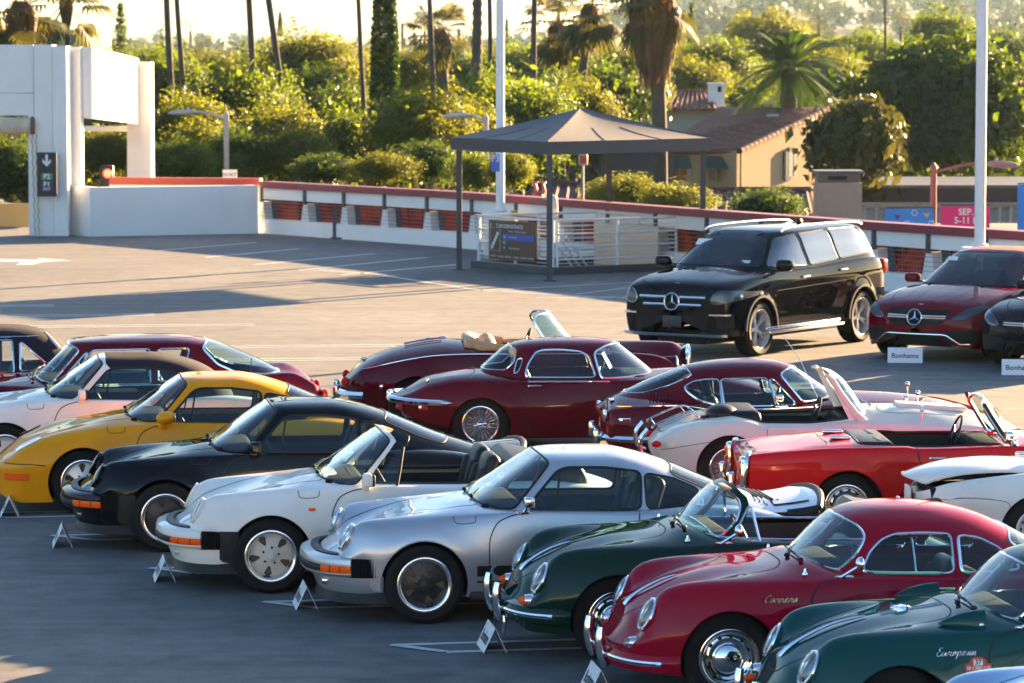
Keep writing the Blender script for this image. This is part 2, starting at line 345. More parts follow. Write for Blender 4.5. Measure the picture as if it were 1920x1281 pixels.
# ---------------------------------------------------------------- car builder
def P2(poly): return np.asarray(poly, float)
class Car:
    def __init__(s, name, label, pose, wb, r, track, body, group=None, cat='car', low=None, gh=None):
        s.root = thing(name, label, cat, (pose[1], pose[2], 0), R(pose[0]), group)
        s.wb, s.r, s.track, s.paint, s.low, s.gh = wb, r, track, body, low, gh
        s.xf, s.xr = wb / 2, -wb / 2; s.bvh = None; s.gbvh = None
    def p(s, name, vf, m, parent=None, **k): return part(name, vf, m, parent or s.root, **k)
    # -- lower shell
    def lower(s, nx=150, nv=30, arches=True, hole=None, name='body', hole_margin=.0):
        L = s.low; x0, x1 = L['x0'], L['x1']; t = np.linspace(0, 1, nx); x = x0 + (x1 - x0) * (.45 * t + .55 * (.5 - .5 * np.cos(np.pi * t)))
        g = lambda k, d=None: pchip(L[k], x) if isinstance(L.get(k), list) else np.full(nx, L.get(k, d), float)
        top, fend, fy, w, zw, bot = g('top'), g('fend'), g('fy'), g('w'), g('zw'), g('bot'); tuck = g('tuck', .06); val = g('valley', .15); c1f = L.get('c1f', .5); sh = g('sh', .72); sd = g('sd', .22)
        for key, xe, sg in (('nose', x1, 1), ('tail', x0, -1)):
            if key in L:
                ln, zc, pw = L[key]; d = np.clip((sg * (x - xe) + ln) / ln, 0, 1); e = np.maximum(1 - d ** 2.2, 0) ** pw
                zc = np.full(nx, zc)
                top = zc + (top - zc) * e; fend = zc + (fend - zc) * e; zw = zc + (zw - zc) * e; bot = zc + (bot - zc) * e; w = w * np.maximum(e, .0)
                fy = fy * e
        fy = np.minimum(fy, w * .97)
        C = np.stack([np.stack([0 * x, top], 1), np.stack([c1f * fy, top + val * (fend - top) - g('dip', 0.0)], 1), np.stack([fy, fend], 1),
                      np.stack([fy + sh * (w - fy), fend - sd * (fend - zw)], 1), np.stack([w, zw], 1), np.stack([w - .35 * tuck, .5 * (zw + bot)], 1), np.stack([w - tuck, bot], 1)], 1)
        K = C.shape[1]; m = C[:, 1:2] * np.array([-1, 1]); CE = np.concatenate([m, C, 2 * C[:, -1:] - C[:, -2:-1]], 1)
        u = np.linspace(0, K - 1 - 1e-9, nv); u = u ; i = u.astype(int); f = (u - i)[None, :, None]
        a, b, c, d = CE[:, i], CE[:, i + 1], CE[:, i + 2], CE[:, i + 3]
        S = .5 * (2 * b + (c - a) * f + (2 * a - 5 * b + 4 * c - d) * f ** 2 + (3 * b - a - 3 * c + d) * f ** 3)
        half = np.concatenate([np.repeat(x[:, None, None], nv, 1), S], 2)
        G = np.concatenate([half[:, ::-1], half[:, 1:] * np.array([1, -1, 1])], 1)
        V, F = grid(G)
        for fl in L.get('flares', []):
            xa, Ra, wd, amt = fl; dd = np.hypot(V[:, 0] - xa, V[:, 2] - s.r) - Ra; k = np.clip(1 - np.maximum(dd, 0) / wd, 0, 1); k = k * k * (3 - 2 * k) * amt
            k = k * np.clip((np.abs(V[:, 1]) - .45) / .2, 0, 1); V[:, 1] += np.sign(V[:, 1]) * k
        if 'deform' in L: V = L['deform'](V)
        sh_ = Shell.quads((V, F)); s.full = sh_
        s.bvh = BVHTree.FromPolygons([Vector(q) for q in V], F)
        body = sh_; s.arch_loops = []
        if arches:
            for (xa, za, Ra, ex) in L['arches']:
                fld = lambda P, xa=xa, za=za, Ra=Ra, ex=ex: np.maximum(np.hypot((P[:, 0] - xa) / ex, (P[:, 2] - za)) - Ra, .36 - np.abs(P[:, 1]))
                _, body = body.cut(fld); s.arch_loops += [(l, c, xa, za) for l, c in body.loops(lambda P: fld(P))]
        if hole is not None: _, body = body.cut(hole)
        s.hole = hole; s.body_shell = body
        s.body = s.p(name, body, s.paint); return s.body
    def arch_finish(s, lip=.008, lipmat=None, depth=.3):
        for l, c, xa, za in s.arch_loops:
            if len(l) < 8: continue
            q = resample(l, .04, c); inn = q.copy(); inn[:, 1] = np.sign(q[:, 1]) * np.maximum(np.abs(q[:, 1]) - depth, .3)
            cen = np.array([xa, inn[len(inn) // 2, 1], za]); k = len(q); v, f = grid(np.stack([q, inn])); s.p('wheel_well', (np.concatenate([v, [cen]]), f + [(2 * k, k + i, k + i + 1) for i in range(k - 1)]), M_DARK)
            if lip: s.p('arch_lip', tube(q - np.array([0, 1, 0]) * np.sign(q[:, 1:2]) * .004, lip, c, 6), lipmat or s.paint)
        x0, x1 = s.low['x0'] + .25, s.low['x1'] - .3
        s.p('underbody', box(((x0 + x1) / 2, 0, .29), (x1 - x0, .8, .2)), M_DARK)
    # -- greenhouse
    def gfun(s):
        g = s.gh; zz = np.linspace(g['z0'], g['zp'], 400)
        def curve(k): a = sorted(g[k]); return np.interp(zz, [q[0] for q in a], [q[1] for q in a]) if False else pchip(a, zz)
        Fx, Rx, Sy = curve('F') - g['xm'], g['xm'] - curve('R'), curve('S')
        def val(P):
            z = np.maximum(P[:, 2], g['z0']); f = np.interp(z, zz, Fx); r = np.interp(z, zz, Rx); sy = np.interp(z, zz, Sy)
            dx = P[:, 0] - g['xm']; a = np.where(dx > 0, f, r); n = np.where(dx > 0, g['nf'], g['nr']); a = np.maximum(a, 1e-3); sy = np.maximum(sy, 1e-3)
            v = (np.abs(dx / a) ** n + np.abs(P[:, 1] / sy) ** n) ** (1 / n) - 1
            return np.where(P[:, 2] > g['zp'], 1.0, v)
        return val
    def greenhouse(s, nz=70, na=60):
        g = s.gh; t = np.linspace(0, 1, nz); eta = 1 - (1 - t) ** 2.0; z = g['z0'] + (g['zp'] - g['z0']) * (.35 * t + .65 * eta)
        Fx, Rx, Sy = pchip(g['F'], z) - g['xm'], g['xm'] - pchip(g['R'], z), pchip(g['S'], z)
        rings = []
        for k in range(nz):
            out = []
            for ax, n in ((max(Fx[k], 1e-4), g['nf']), (max(Rx[k], 1e-4), g['nr'])):
                th = np.linspace(0, np.pi / 2, 400); xx = ax * np.cos(th) ** (2 / n); yy = max(Sy[k], 1e-4) * np.sin(th) ** (2 / n)
                L = np.concatenate([[0], np.cumsum(np.hypot(np.diff(xx), np.diff(yy)))]); L /= L[-1]; q = np.linspace(0, 1, na // 2 + 1)
                out.append((np.interp(q, L, xx), np.interp(q, L, yy)))
            (xa, ya), (xb, yb) = out
            X = np.concatenate([xa, -xb[::-1][1:]]); Y = np.concatenate([ya, yb[::-1][1:]])
            X = np.concatenate([X, X[::-1][1:-1]]); Y = np.concatenate([Y, -Y[::-1][1:-1]])
            rings.append(np.stack([X + g['xm'], Y, np.full_like(X, z[k])], 1))
        V, F = grid(np.array(rings), False, True)
        if 'deform' in g: V = g['deform'](V)
        s.gshell = Shell.quads((V, F)); s.gbvh = BVHTree.FromPolygons([Vector(q) for q in V], F)
        return s.gshell
    def glaze(s, panes, roof='roof', roofmat=None, above=None):
        """panes: (name, polygon(x,z), radius, glass, trim material, trim radius); cuts them out of the greenhouse"""
        sh_ = s.greenhouse(); rest = sh_
        low = s.full_top if hasattr(s, 'full_top') else None
        for nm, poly, rad, gm, tm, tr in panes:
            poly = P2(poly); fld = lambda P, poly=poly, rad=rad: poly_sdf(P[:, [0, 2]], poly, rad)
            pane, rest = rest.cut(fld)
            if not len(pane.F): continue
            if nm.startswith('side') or nm.startswith('quarter') or nm.startswith('vent'):
                sides = [pane.cut(lambda P: -P[:, 1])[0], pane.cut(lambda P: P[:, 1])[0]]
            else: sides = [pane]
            for q in sides:
                if not len(q.F): continue
                o = s.p(nm, q.offset(-.004), gm)
                tt = trim_tubes(q, fld, tr) if tm is not None and tr > 0 else []
                if tt: s.p('window_trim', join(tt), tm, o)
        if roof: s.roof = s.p(roof, rest, roofmat or s.paint)
        return rest
    # -- surface lookups
    def hit(s, o, d, bv=None):
        h = (bv or s.bvh).ray_cast(Vector(o), Vector(d)); return h
    def side(s, x, z, sg, bv=None):
        h = (bv or s.bvh).ray_cast(Vector((x, sg * 3, z)), Vector((0, -sg, 0)))
        return (np.array(h[0]), np.array(h[1])) if h[0] is not None else (np.array([x, sg * .7, z]), np.array([0, sg, 0.]))
    def topz(s, x, y, bv=None):
        h = (bv or s.bvh).ray_cast(Vector((x, y, 4)), Vector((0, 0, -1)))
        return (np.array(h[0]), np.array(h[1])) if h[0] is not None else (np.array([x, y, .8]), np.array([0, 0, 1.]))
    def front(s, y, z, sg=1):
        h = s.bvh.ray_cast(Vector((sg * 5, y, z)), Vector((-sg, 0, 0)))
        return (np.array(h[0]), np.array(h[1])) if h[0] is not None else (np.array([s.low['x1'] if sg > 0 else s.low['x0'], y, z]), np.array([sg, 0, 0.]))
    def ribbon(s, pts, nrm, wd, off, m, name='panel_seam', parent=None):
        P = np.asarray(pts); Nn = np.asarray(nrm); Nn = Nn * np.sign((Nn * (P - np.array([0, 0, .4]))).sum(1, keepdims=True) + 1e-9) if False else Nn
        T = np.gradient(P, axis=0); B = np.cross(T, Nn); B /= np.maximum(np.linalg.norm(B, axis=1, keepdims=True), 1e-9)
        o = P + Nn * off; return grid(np.stack([o - B * wd / 2, o + B * wd / 2], 1))
    def seam_side(s, poly, sides=(1, -1), wd=.010, off=.0015, m=None, n=50, name='panel_seam', smooth=True, closed=False, bv=None):
        q = smoothline(poly, n, closed) if smooth else np.asarray(poly, float)
        if closed: q = np.concatenate([q, q[:1]])
        for sg in sides:
            h = [s.side(a, b, sg, bv) for a, b in q]; P = np.array([a for a, _ in h]); Nn = np.array([b for _, b in h]); Nn *= np.where(Nn[:, 1:2] * sg < 0, -1, 1)
            s.p(name, s.ribbon(P, Nn, wd, off, m), m or M_SEAM)
    def seam_top(s, poly, mirror=True, wd=.010, off=.0015, m=None, n=50, name='panel_seam', smooth=True, closed=False):
        q = smoothline(poly, n, closed) if smooth else np.asarray(poly, float)
        for sg in ((1, -1) if mirror else (1,)):
            h = [s.topz(a, b * sg) for a, b in q]; P = np.array([a for a, _ in h]); Nn = np.array([b for _, b in h]); Nn *= np.where(Nn[:, 2:3] < 0, -1, 1)
            s.p(name, s.ribbon(P, Nn, wd, off, m), m or M_SEAM)
    def trim_side(s, poly, r, m, sides=(1, -1), n=40, name='side_trim', off=.004, smooth=True, bv=None):
        q = smoothline(poly, n) if smooth else np.asarray(poly, float)
        for sg in sides:
            P = np.array([s.side(a, b, sg, bv)[0] for a, b in q]); P[:, 1] += sg * off; s.p(name, tube(P, r, False, 6), m)
    def decal_side(s, vf, x, z, sg, m, name, off=.003, sx=1.0):
        """flat letters (in their own x,y) wrapped on the side; reading direction follows the viewer"""
        v, f = vf; out = []
        for a in v:
            h = s.side(x - sg * a[0] * sx, z + a[1], sg); out.append(h[0] + np.array([0, sg * off, 0]))
        return s.p(name, (np.array(out), f), m)
    # -- wheels
    def wheels(s, make, fr=None, rr=None, rear_scale=1.0):
        first = None
        for x, ty in ((s.xf, fr or s.track), (s.xr, rr or s.track)):
            for sg in (1, -1):
                rot = (0, rnd.uniform(0, 1.2), 0 if sg > 0 else math.pi)
                if first is None:
                    first = make(s); first.parent = s.root; first.location = (x, sg * ty, s.r); first.rotation_euler = rot
                else:
                    inst(first.name.split('.')[0], first, s.root, (x, sg * ty, s.r), rot)
    def headlight(s, x, y, z, rad, tilt=0.35, toe=0.0, ring=None, ringr=.012, dome=.25, lens=None, bucket=.12, sides=(1, -1), bucketmat=None, name='headlight'):
        for sg in sides:
            n = np.array([math.cos(tilt), sg * math.sin(toe), math.sin(tilt)]); n /= np.linalg.norm(n); Y = np.cross([0, 0, 1.], n); Y /= np.linalg.norm(Y); Z = np.cross(n, Y)
            o = np.array([x, sg * y, z]); fr_ = lambda vf: frame(vf, o, n, Y, Z)
            t = np.linspace(0, 1, 8); cap = [(rad * math.sin(a * math.pi / 2), dome * rad * math.cos(a * math.pi / 2)) for a in t]
            h = s.p(name, fr_(lathe([(rad * 1.16, -bucket), (rad * 1.12, -.015), (rad * 1.0, -.005)], 28, 'x')), bucketmat or s.paint)
            s.p('lamp_rim', fr_(lathe([(rad + ringr * math.cos(a) * 1.1, ringr * math.sin(a)) for a in np.linspace(0, 2 * np.pi, 9)], 32, 'x')), ring or M_CHROME, h)
            s.p('reflector', fr_(lathe([(rad * .98, -.004), (rad * .8, -.03), (rad * .45, -.055), (0.001, -.06)], 24, 'x')), M_REFLECT, h)
            s.p('lens', fr_(lathe(cap, 28, 'x')), lens or M_LENS, h)
    def rod(s, name, pts, r, m, parent=None, seg=6, n=None): return s.p(name, tube(smoothline(pts, n) if n else pts, r, False, seg), m, parent)
    def wiper(s, base, tip, blade=.42, lift=.012, m=None):
        b, t = np.array(base), np.array(tip); d = (t - b) / np.linalg.norm(t - b); w = s.p('wiper', join([tube([b, b + (t - b) * .6 + [0, 0, lift], t], [.010, .007, .006], False, 6), ellipsoid(b, (.02, .02, .018), 6, 8)]), m or M_BLACK)
        s.p('blade', tube([t - d * blade * .5, t + d * blade * .45], .007, False, 4), M_BLACK, w)
def seat_vf(w=.5, back=.55, head=True, tilt=.28, round_=.07):
    c = rbox((0.02, 0, .12), (.52, w, .16), round_, 3); b = xf(rbox((0, 0, back / 2), (.13, w * .96, back), round_ * .9, 3), (-.25, 0, .12), (0, -tilt, 0))
    pr = [c, b]
    if head: pr.append(xf(rbox((0, 0, back + .08), (.09, w * .55, .2), .045, 3), (-.25, 0, .12), (0, -tilt, 0)))
    for sg in (-1, 1): pr.append(xf(rbox((0.04, sg * w * .42, back * .45), (.13, .08, back * .75), .04, 2), (-.25, 0, .12), (0, -tilt, 0)))
    return join(pr)
def car_seats(c, x, y, z, m, **k):
    vf = seat_vf(**k); first = None
    for sg in (1, -1):
        if first is None: first = c.p('seat', xf(vf, (0, 0, 0)), m); first.location = (x, y, z)
        else: inst('seat', first, c.root, (x, -y, z))
def steering_wheel(c, x, y, z, rad=.19, tilt=.45, m=None, spokes=3):
    a = np.linspace(0, 2 * np.pi, 25)[:-1]; rim = tube(np.stack([0 * a, rad * np.cos(a), rad * np.sin(a)], 1), .012, True, 6)
    sp = [tube([(0, 0, 0), (0, rad * math.cos(q), rad * math.sin(q))], .009, False, 5) for q in np.linspace(0, 2 * np.pi, spokes, endpoint=False) + .5]
    hub = ellipsoid((0, 0, 0), (.03, .045, .045), 6, 10); col = tube([(0, 0, 0), (.35, 0, -.05)], .02, False, 6)
    return c.p('steering_wheel', xf(join([rim, hub, col] + sp), (x, y, z), (0, tilt, 0)), m or M_BLACK)
def interior(c, xa, xb, hw, zt, m=None, zf=.24, dash=None, dashw=None, rearshelf=None, tubm=None):
    n = 24; a = np.linspace(0, 2 * np.pi, n, endpoint=False); e = 5.0
    X = (xa + xb) / 2 + (xb - xa) / 2 * np.sign(np.cos(a)) * np.abs(np.cos(a)) ** (2 / e); Y = hw * np.sign(np.sin(a)) * np.abs(np.sin(a)) ** (2 / e)
    G = np.stack([np.stack([X, Y, np.full(n, zt)], 1), np.stack([X, Y * .97, np.full(n, zf)], 1)]); v, f = grid(G, False, True); f.append(tuple(range(n, 2 * n)))
    t = c.p('interior', (v, f), tubm or m or M_DARK)
    if dash: x0, x1, zt2 = dash; c.p('dashboard', rbox(((x0 + x1) / 2, 0, zt2 - .1), (abs(x1 - x0), 2 * (dashw or hw) - .02, .2), .07, 3), mat('dash_vinyl', (.010, .010, .011), .8, spec=.1))
    return t
# ---- wheels: axis along local y, outer face at +y
def tyre_vf(r, w, rim):
    s = r - rim; pr = [(rim - .01, -w * .42), (rim, -w * .44), (rim + s * .25, -w * .5), (rim + s * .6, -w * .51), (r - .022, -w * .47), (r - .004, -w * .40), (r, -w * .3)]
    mid = []
    for k in (-.18, -.06, .06, .18): mid += [(r, (k - .012) * w), (r - .006, (k - .008) * w), (r - .006, (k + .008) * w), (r, (k + .012) * w)]
    pr2 = pr + mid + [(a, -b) for a, b in reversed(pr)]
    pr2 = pr2[:-3] + [(rim + s * .62, w * .512), (rim + s * .58, w * .507), (rim + s * .28, w * .505), (rim + s * .24, w * .50), (rim, w * .44), (rim - .01, w * .42)]
    return lathe(pr2, 48, 'y')
def disc_cut(prof, fld, nr=22, na=120, solid=.02):
    """dished disc (radius->height) with holes where fld(theta, radius) < 0"""
    pr = np.asarray(prof, float); rr = np.linspace(pr[0, 0], pr[-1, 0], nr); h = np.interp(rr, pr[:, 0], pr[:, 1]); a = np.linspace(0, 2 * np.pi, na, endpoint=False)
    G = np.stack([rr[:, None] * np.cos(a), h[:, None] + 0 * a, -rr[:, None] * np.sin(a)], -1); sh_ = Shell.quads(grid(G, False, True))
    f = lambda P: fld(np.arctan2(-P[:, 2], P[:, 0]), np.hypot(P[:, 0], P[:, 2])); _, keep = sh_.cut(f)
    ex = [(keep.V, [tuple(q) for q in keep.F.tolist()])]
    for l, c in keep.loops(f, 5e-3):
        if len(l) < 5: continue
        q = np.concatenate([l, l[:1]]) if c else l; inn = q - np.array([0, solid, 0]); ex.append(grid(np.stack([q, inn])))
    return join(ex)
def rim_barrel(rim, w, lip=.02):
    return lathe([(rim, w * .44), (rim + .006, w * .46), (rim - .002, w * .475), (rim - lip * .6, w * .46), (rim - lip, w * .40), (rim - lip - .012, w * .15), (rim - lip - .02, -w * .3)], 48, 'y')
def brake(r, w, hub, col=M_DARK):
    return lathe([(.001, -w * .12), (r, -w * .12)], 24, 'y')
def wheel_base(c, r, w, rim, rimmat, lip=.03, back=True):
    root = bpy.data.objects.new('wheel', None); link(root); root.empty_display_size = .1
    part('tyre', tyre_vf(r, w, rim), M_TYRE, root); part('rim', rim_barrel(rim, w, lip), rimmat, root)
    part('brake_disc', lathe([(.001, -w * .1), (rim - lip - .02, -w * .1)], 24, 'y'), mat('brake_iron', (.10, .095, .09), .45, metal=.6), root)
    return root
def wheel_fuchs(petal):
    def mk(c):
        r = c.r; rim = .215; w = .205; root = wheel_base(c, r, w, rim, M_ALU, .03); rr = rim - .03
        def fld(th, rad):
            k = (th % (2 * np.pi / 5)) - np.pi / 5; x = rad * np.cos(k); y = np.abs(rad * np.sin(k))
            return poly_sdf(np.stack([x, y], 1), [(rr * .50, -.02), (rr * .93, -.02), (rr * .93, .012), (rr * .86, .036), (rr * .50, .010)], .008)
        part('spokes', disc_cut([(.001, .055), (.045, .055), (.05, .046), (rr * .8, .03), (rr, .022)], fld, 26, 150, .03), petal, root, sharp=30)
        part('hub_cap', lathe([(.001, .066), (.03, .064), (.037, .055), (.037, .045)], 20, 'y'), petal, root)
        part('lug_nut', join([lathe([(.001, .064), (.009, .062), (.010, .045)], 8, 'y') if False else xf(lathe([(.001, .062), (.009, .06), (.010, .04)], 8, 'y'), (.068 * math.cos(a), 0, .068 * math.sin(a))) for a in np.arange(5) * 2 * np.pi / 5 + np.pi / 5 * 0]), M_BLACK, root)
        return root
    return mk
def wheel_hubcap(slots=12, cap=.115, rimm=None, slotsize=.012, w=.155, rim=.205):
    def mk(c):
        root = wheel_base(c, c.r, w, rim, rimm or M_CHROME, .025); rr = rim - .025
        def fld(th, rad):
            k = (th % (2 * np.pi / slots)) - np.pi / slots; x = rad * np.cos(k); y = rad * np.sin(k); return np.hypot((x - (cap + rr) / 2 - .008) / .6, y) - slotsize * 1.3
        part('spokes', disc_cut([(cap * .8, .03), (cap + .01, .035), ((cap + rr) / 2, .045), (rr - .01, .03), (rr, .02)], fld, 14, 180, .02), rimm or M_CHROME, root, sharp=40)
        t = np.linspace(0, 1, 10); part('hub_cap', lathe([(max(.001, cap * math.sin(a * math.pi / 2)), .032 + .055 * math.cos(a * math.pi / 2)) for a in t] + [(cap + .004, .028)], 40, 'y'), M_CHROME, root)
        return root
    return mk
def wheel_wire(n=44, rim=.205, w=.165):
    def mk(c):
        root = wheel_base(c, c.r, w, rim, M_CHROME, .022); rr = rim - .02; sp = []
        for k in range(n):
            a = 2 * np.pi * k / n; off = (.5 if k % 2 else -.5); y0 = .06 if k % 4 < 2 else .0; r0 = .035; y1 = .03 if k % 2 else .01
            sp.append(tube([(r0 * math.cos(a + off), y0, r0 * math.sin(a + off)), (rr * math.cos(a), y1, rr * math.sin(a))], .0028, False, 4, False))
        part('spokes', join(sp), M_ALU, root)
        part('knock_off', join([lathe([(.001, .095), (.02, .09), (.026, .08), (.04, .07), (.042, -.03)], 20, 'y')] + [xf(rbox((.045, .078, 0), (.06, .02, .022), .008), (0, 0, 0), (0, a, 0)) for a in (0, math.pi)]), M_CHROME, root)
        return root
    return mk
def wheel_spoke(n=5, rim=.265, w=.25, m=None, twin=True, thick=.03, darkm=None):
    def mk(c):
        root = wheel_base(c, c.r, w, rim, m or M_SILVERW, .014); rr = rim - .014
        def fld(th, rad):
            pd = 2 * np.pi / n; k = (th % pd) - pd / 2; x = rad * np.cos(k); y = np.abs(rad * np.sin(k))
            # material where close to spoke axis at +-pd/2 ; hole between
            kk = np.abs(k) - pd / 2; d_sp = np.abs(rad * np.sin(kk)); wd = (.016 + .16 * np.maximum(rad - .06, 0)) if twin else np.full_like(rad, thick)
            hole = wd - d_sp  # negative = hole outside of spoke
            if twin:
                slit = np.maximum(d_sp - np.maximum(.16 * (rad - .13), 0) , .15 - rad); hole = np.minimum(hole, np.where(rad > .15, slit + .0, 1))
            hole = np.maximum(hole, np.maximum(.062 - rad, rad - (rr - .012))); return hole
        part('spokes', disc_cut([(.001, .05), (.05, .055), (rr, .075)], fld, 30, 200, .035), m or M_SILVERW, root, sharp=30)
        part('hub_cap', lathe([(.001, .066), (.03, .064), (.034, .05)], 20, 'y'), m or M_SILVERW, root)
        return root
    return mk
def patch(c, name, poly, m, off=.004, plane='front', rad=.02, parent=None, sides=(1,), shell=None, extra=None):
    """a piece of the body surface inside a polygon (front: y,z; side: x,z; top: x,y), lifted off it"""
    out = []
    for sg in sides:
        sh_ = shell or c.full
        if plane == 'front': f = lambda P: np.maximum(poly_sdf(np.stack([P[:, 1] * sg, P[:, 2]], 1), poly, rad), (c.low['x1'] - 1.0) - P[:, 0])
        elif plane == 'side': f = lambda P: np.maximum(poly_sdf(P[:, [0, 2]], poly, rad), .2 - P[:, 1] * sg)
        else: f = lambda P: np.maximum(poly_sdf(np.stack([P[:, 0], P[:, 1] * sg], 1), poly, rad), .5 - P[:, 2])
        a, _ = sh_.cut(f)
        if len(a.F):
            N = a.N * np.sign((a.N * (a.V - np.array([0, 0, .5]))).sum(1, keepdims=True)); a = Shell(a.V + N * off, a.F, a.N); o = c.p(name, a, m, parent); out.append((o, a, f))
    return out

GLYPH = dict(C=[(.6, .72), (.5, .95), (.2, .8), (0, .4), (.15, .05), (.45, .02), (.7, .12)], E=[(.6, .85), (.4, .98), (.2, .82), (.36, .57), (.15, .45), (.05, .2), (.25, 0), (.6, .1)], a=[(.45, .42), (.25, .5), (.05, .3), (.1, .05), (.3, .05), (.45, .4), (.45, .1), (.6, 0)], r=[(.02, .05), (.15, .4), (.2, .52), (.25, .42), (.45, .42), (.42, .1), (.6, .0)],
    e=[(.02, .1), (.25, .25), (.4, .42), (.25, .52), (.1, .3), (.2, .02), (.55, .06)], u=[(.02, .45), (.05, .05), (.3, .08), (.42, .45), (.45, .1), (.6, .02)], o=[(.3, .5), (.08, .3), (.2, 0), (.42, .2), (.35, .48), (.6, .35)], p=[(.02, .2), (.12, .48), (.08, -.38), (.12, .4), (.35, .48), (.4, .15), (.15, .02), (.6, .05)], n=[(.02, .1), (.08, .48), (.1, 0), (.15, .35), (.35, .48), (.4, .05), (.6, .02)])
def script_line(word, h):
    P = []; x = 0
    for ch in word: P += [(x + a, b) for a, b in GLYPH[ch]]; x += .72 if ch in 'CE' else .62
    q = smoothline(np.array(P, float), len(P) * 6); q[:, 0] += q[:, 1] * .4 - x / 2; return q * h
# ---------------------------------------------------------------- the roof deck and its surroundings
def gpt(u, v, z=0.0):
    """where the sight line through a measured picture position meets a level"""
    fw = np.array([0, math.cos(PITCH), -math.sin(PITCH)]); up = np.array([0, math.sin(PITCH), math.cos(PITCH)]); r = fw + np.array([1, 0, 0]) * (u - 960) / 6850 + up * (640.5 - v) / 6850; t = (z - 4.5) / r[2]; return np.array([0, 0, 4.5]) + r * t
def at(u, v, D):
    return np.array([(u - 960) * D / 6850 * 1.0, D, 4.5 - (v - 100) * D / 6850])
def deck_mat():
    m, t, b = new_mat('deck_asphalt'); n1 = noise_node(t, .22, 6, stretch=(1, .5, 1)); n2 = noise_node(t, 3.0, 6); n3 = noise_node(t, 70, 4); n4 = noise_node(t, .9, 5, stretch=(.16, 2.2, 1))
    r1 = ramp_node(t, n1.outputs[0], [(.3, (.112, .112, .110)), (.7, (.178, .174, .166))]); r2 = ramp_node(t, n2.outputs[0], [(.35, (.78, .78, .78)), (.62, (1.1, 1.1, 1.1))]); r4 = ramp_node(t, n4.outputs[0], [(.36, (.80, .80, .81)), (.6, (1.06, 1.05, 1.04))]); r3 = ramp_node(t, n3.outputs[0], [(.3, (.62, .62, .62)), (.7, (1.34, 1.34, 1.34))])
    n5 = noise_node(t, .75, 2); r5 = ramp_node(t, n5.outputs[0], [(.27, (.62, .62, .63)), (.33, (1, 1, 1))]); n6 = noise_node(t, 1.7, 3, stretch=(.25, 6, 1)); r6 = ramp_node(t, n6.outputs[0], [(.62, (1, 1, 1)), (.70, (1.12, 1.12, 1.12))])
    x = None
    for r in (r2, r4, r3, r5, r6):
        mm = t.nodes.new('ShaderNodeMix'); mm.data_type = 'RGBA'; mm.blend_type = 'MULTIPLY'; mm.inputs[0].default_value = 1.0
        t.links.new((x or r1.outputs[0]), mm.inputs[6]); t.links.new(r.outputs[0], mm.inputs[7]); x = mm.outputs[2]
    t.links.new(x, b.inputs['Base Color']); setp(b, rough=.8, spec=.35)
    bp = t.nodes.new('ShaderNodeBump'); bp.inputs['Strength'].default_value = .35; bp.inputs['Distance'].default_value = .006; t.links.new(n3.outputs[0], bp.inputs['Height']); t.links.new(bp.outputs[0], b.inputs['Normal']); return m
M_DECK = deck_mat()
M_LINE = mat('line_paint', (.55, .55, .54), .6, var=.25, vscale=9)
M_WALLW = mat('white_wall_paint', (.79, .77, .735), .7, var=.07, vscale=1.2, bump=.15, bscale=80)
M_CAPR = mat('red_cap_paint', (.20, .014, .036), .5, var=.1, vscale=4)
M_DKGREY = mat('dark_grey_metal', (.05, .055, .065), .5)
M_STEELW = mat('white_steel', (.72, .72, .72), .4)
M_CONC = mat('pale_concrete', (.42, .39, .34), .8, var=.1)
deck = part("roof_deck", grid(np.array([[(-60, -30, 0), (-60, 97, 0)], [(60, -30, 0), (60, 97, 0)]], float)), M_DECK, smooth=False); struct(deck)
deck.data.materials[0] = M_DECK
# wall line
WL = np.array([(-6.3, 91.6), (-1.2, 84.6), (6.8, 69.6), (16.0, 55.0)])
def wall_pt(s):
    L = np.concatenate([[0], np.cumsum(np.linalg.norm(np.diff(WL, axis=0), axis=1))]); return np.array([np.interp(s, L, WL[:, 0]), np.interp(s, L, WL[:, 1])])
WLEN = np.linalg.norm(np.diff(WL, axis=0), axis=1).sum()
def wall_u(u):
    ss = np.linspace(0, WLEN, 4000); P = np.array([wall_pt(a) for a in ss]); uu = 960 + 6850 * P[:, 0] / P[:, 1]; return float(np.interp(u, uu, ss))
pw = thing('perimeter_wall', 'long white parapet wall with red cap and lattice openings behind the lot', 'wall', (0, 0, 0))
def seg_box(name, s0, s1, off0, off1, z0, z1, m, parent, n=None, kind=None):
    k = n or max(2, int((s1 - s0) / 2.0) + 2); ss = np.linspace(s0, s1, k); P = np.array([wall_pt(a) for a in ss]); t = np.gradient(P, axis=0); t /= np.linalg.norm(t, axis=1, keepdims=True); nn = np.stack([t[:, 1], -t[:, 0]], 1)
    a, b = P - nn * off1 * 1, P - nn * off0; zt = z1 if np.ndim(z1) else np.full(k, z1)
    G = np.stack([np.c_[b, np.full(k, z0)], np.c_[b, zt], np.c_[a, zt], np.c_[a, np.full(k, z0)]], 1); v, f = grid(G, False, True); f += [(0, 1, 2, 3), tuple((k - 1) * 4 + i for i in (3, 2, 1, 0))]
    return part(name, (v, f), m, parent, smooth=False)
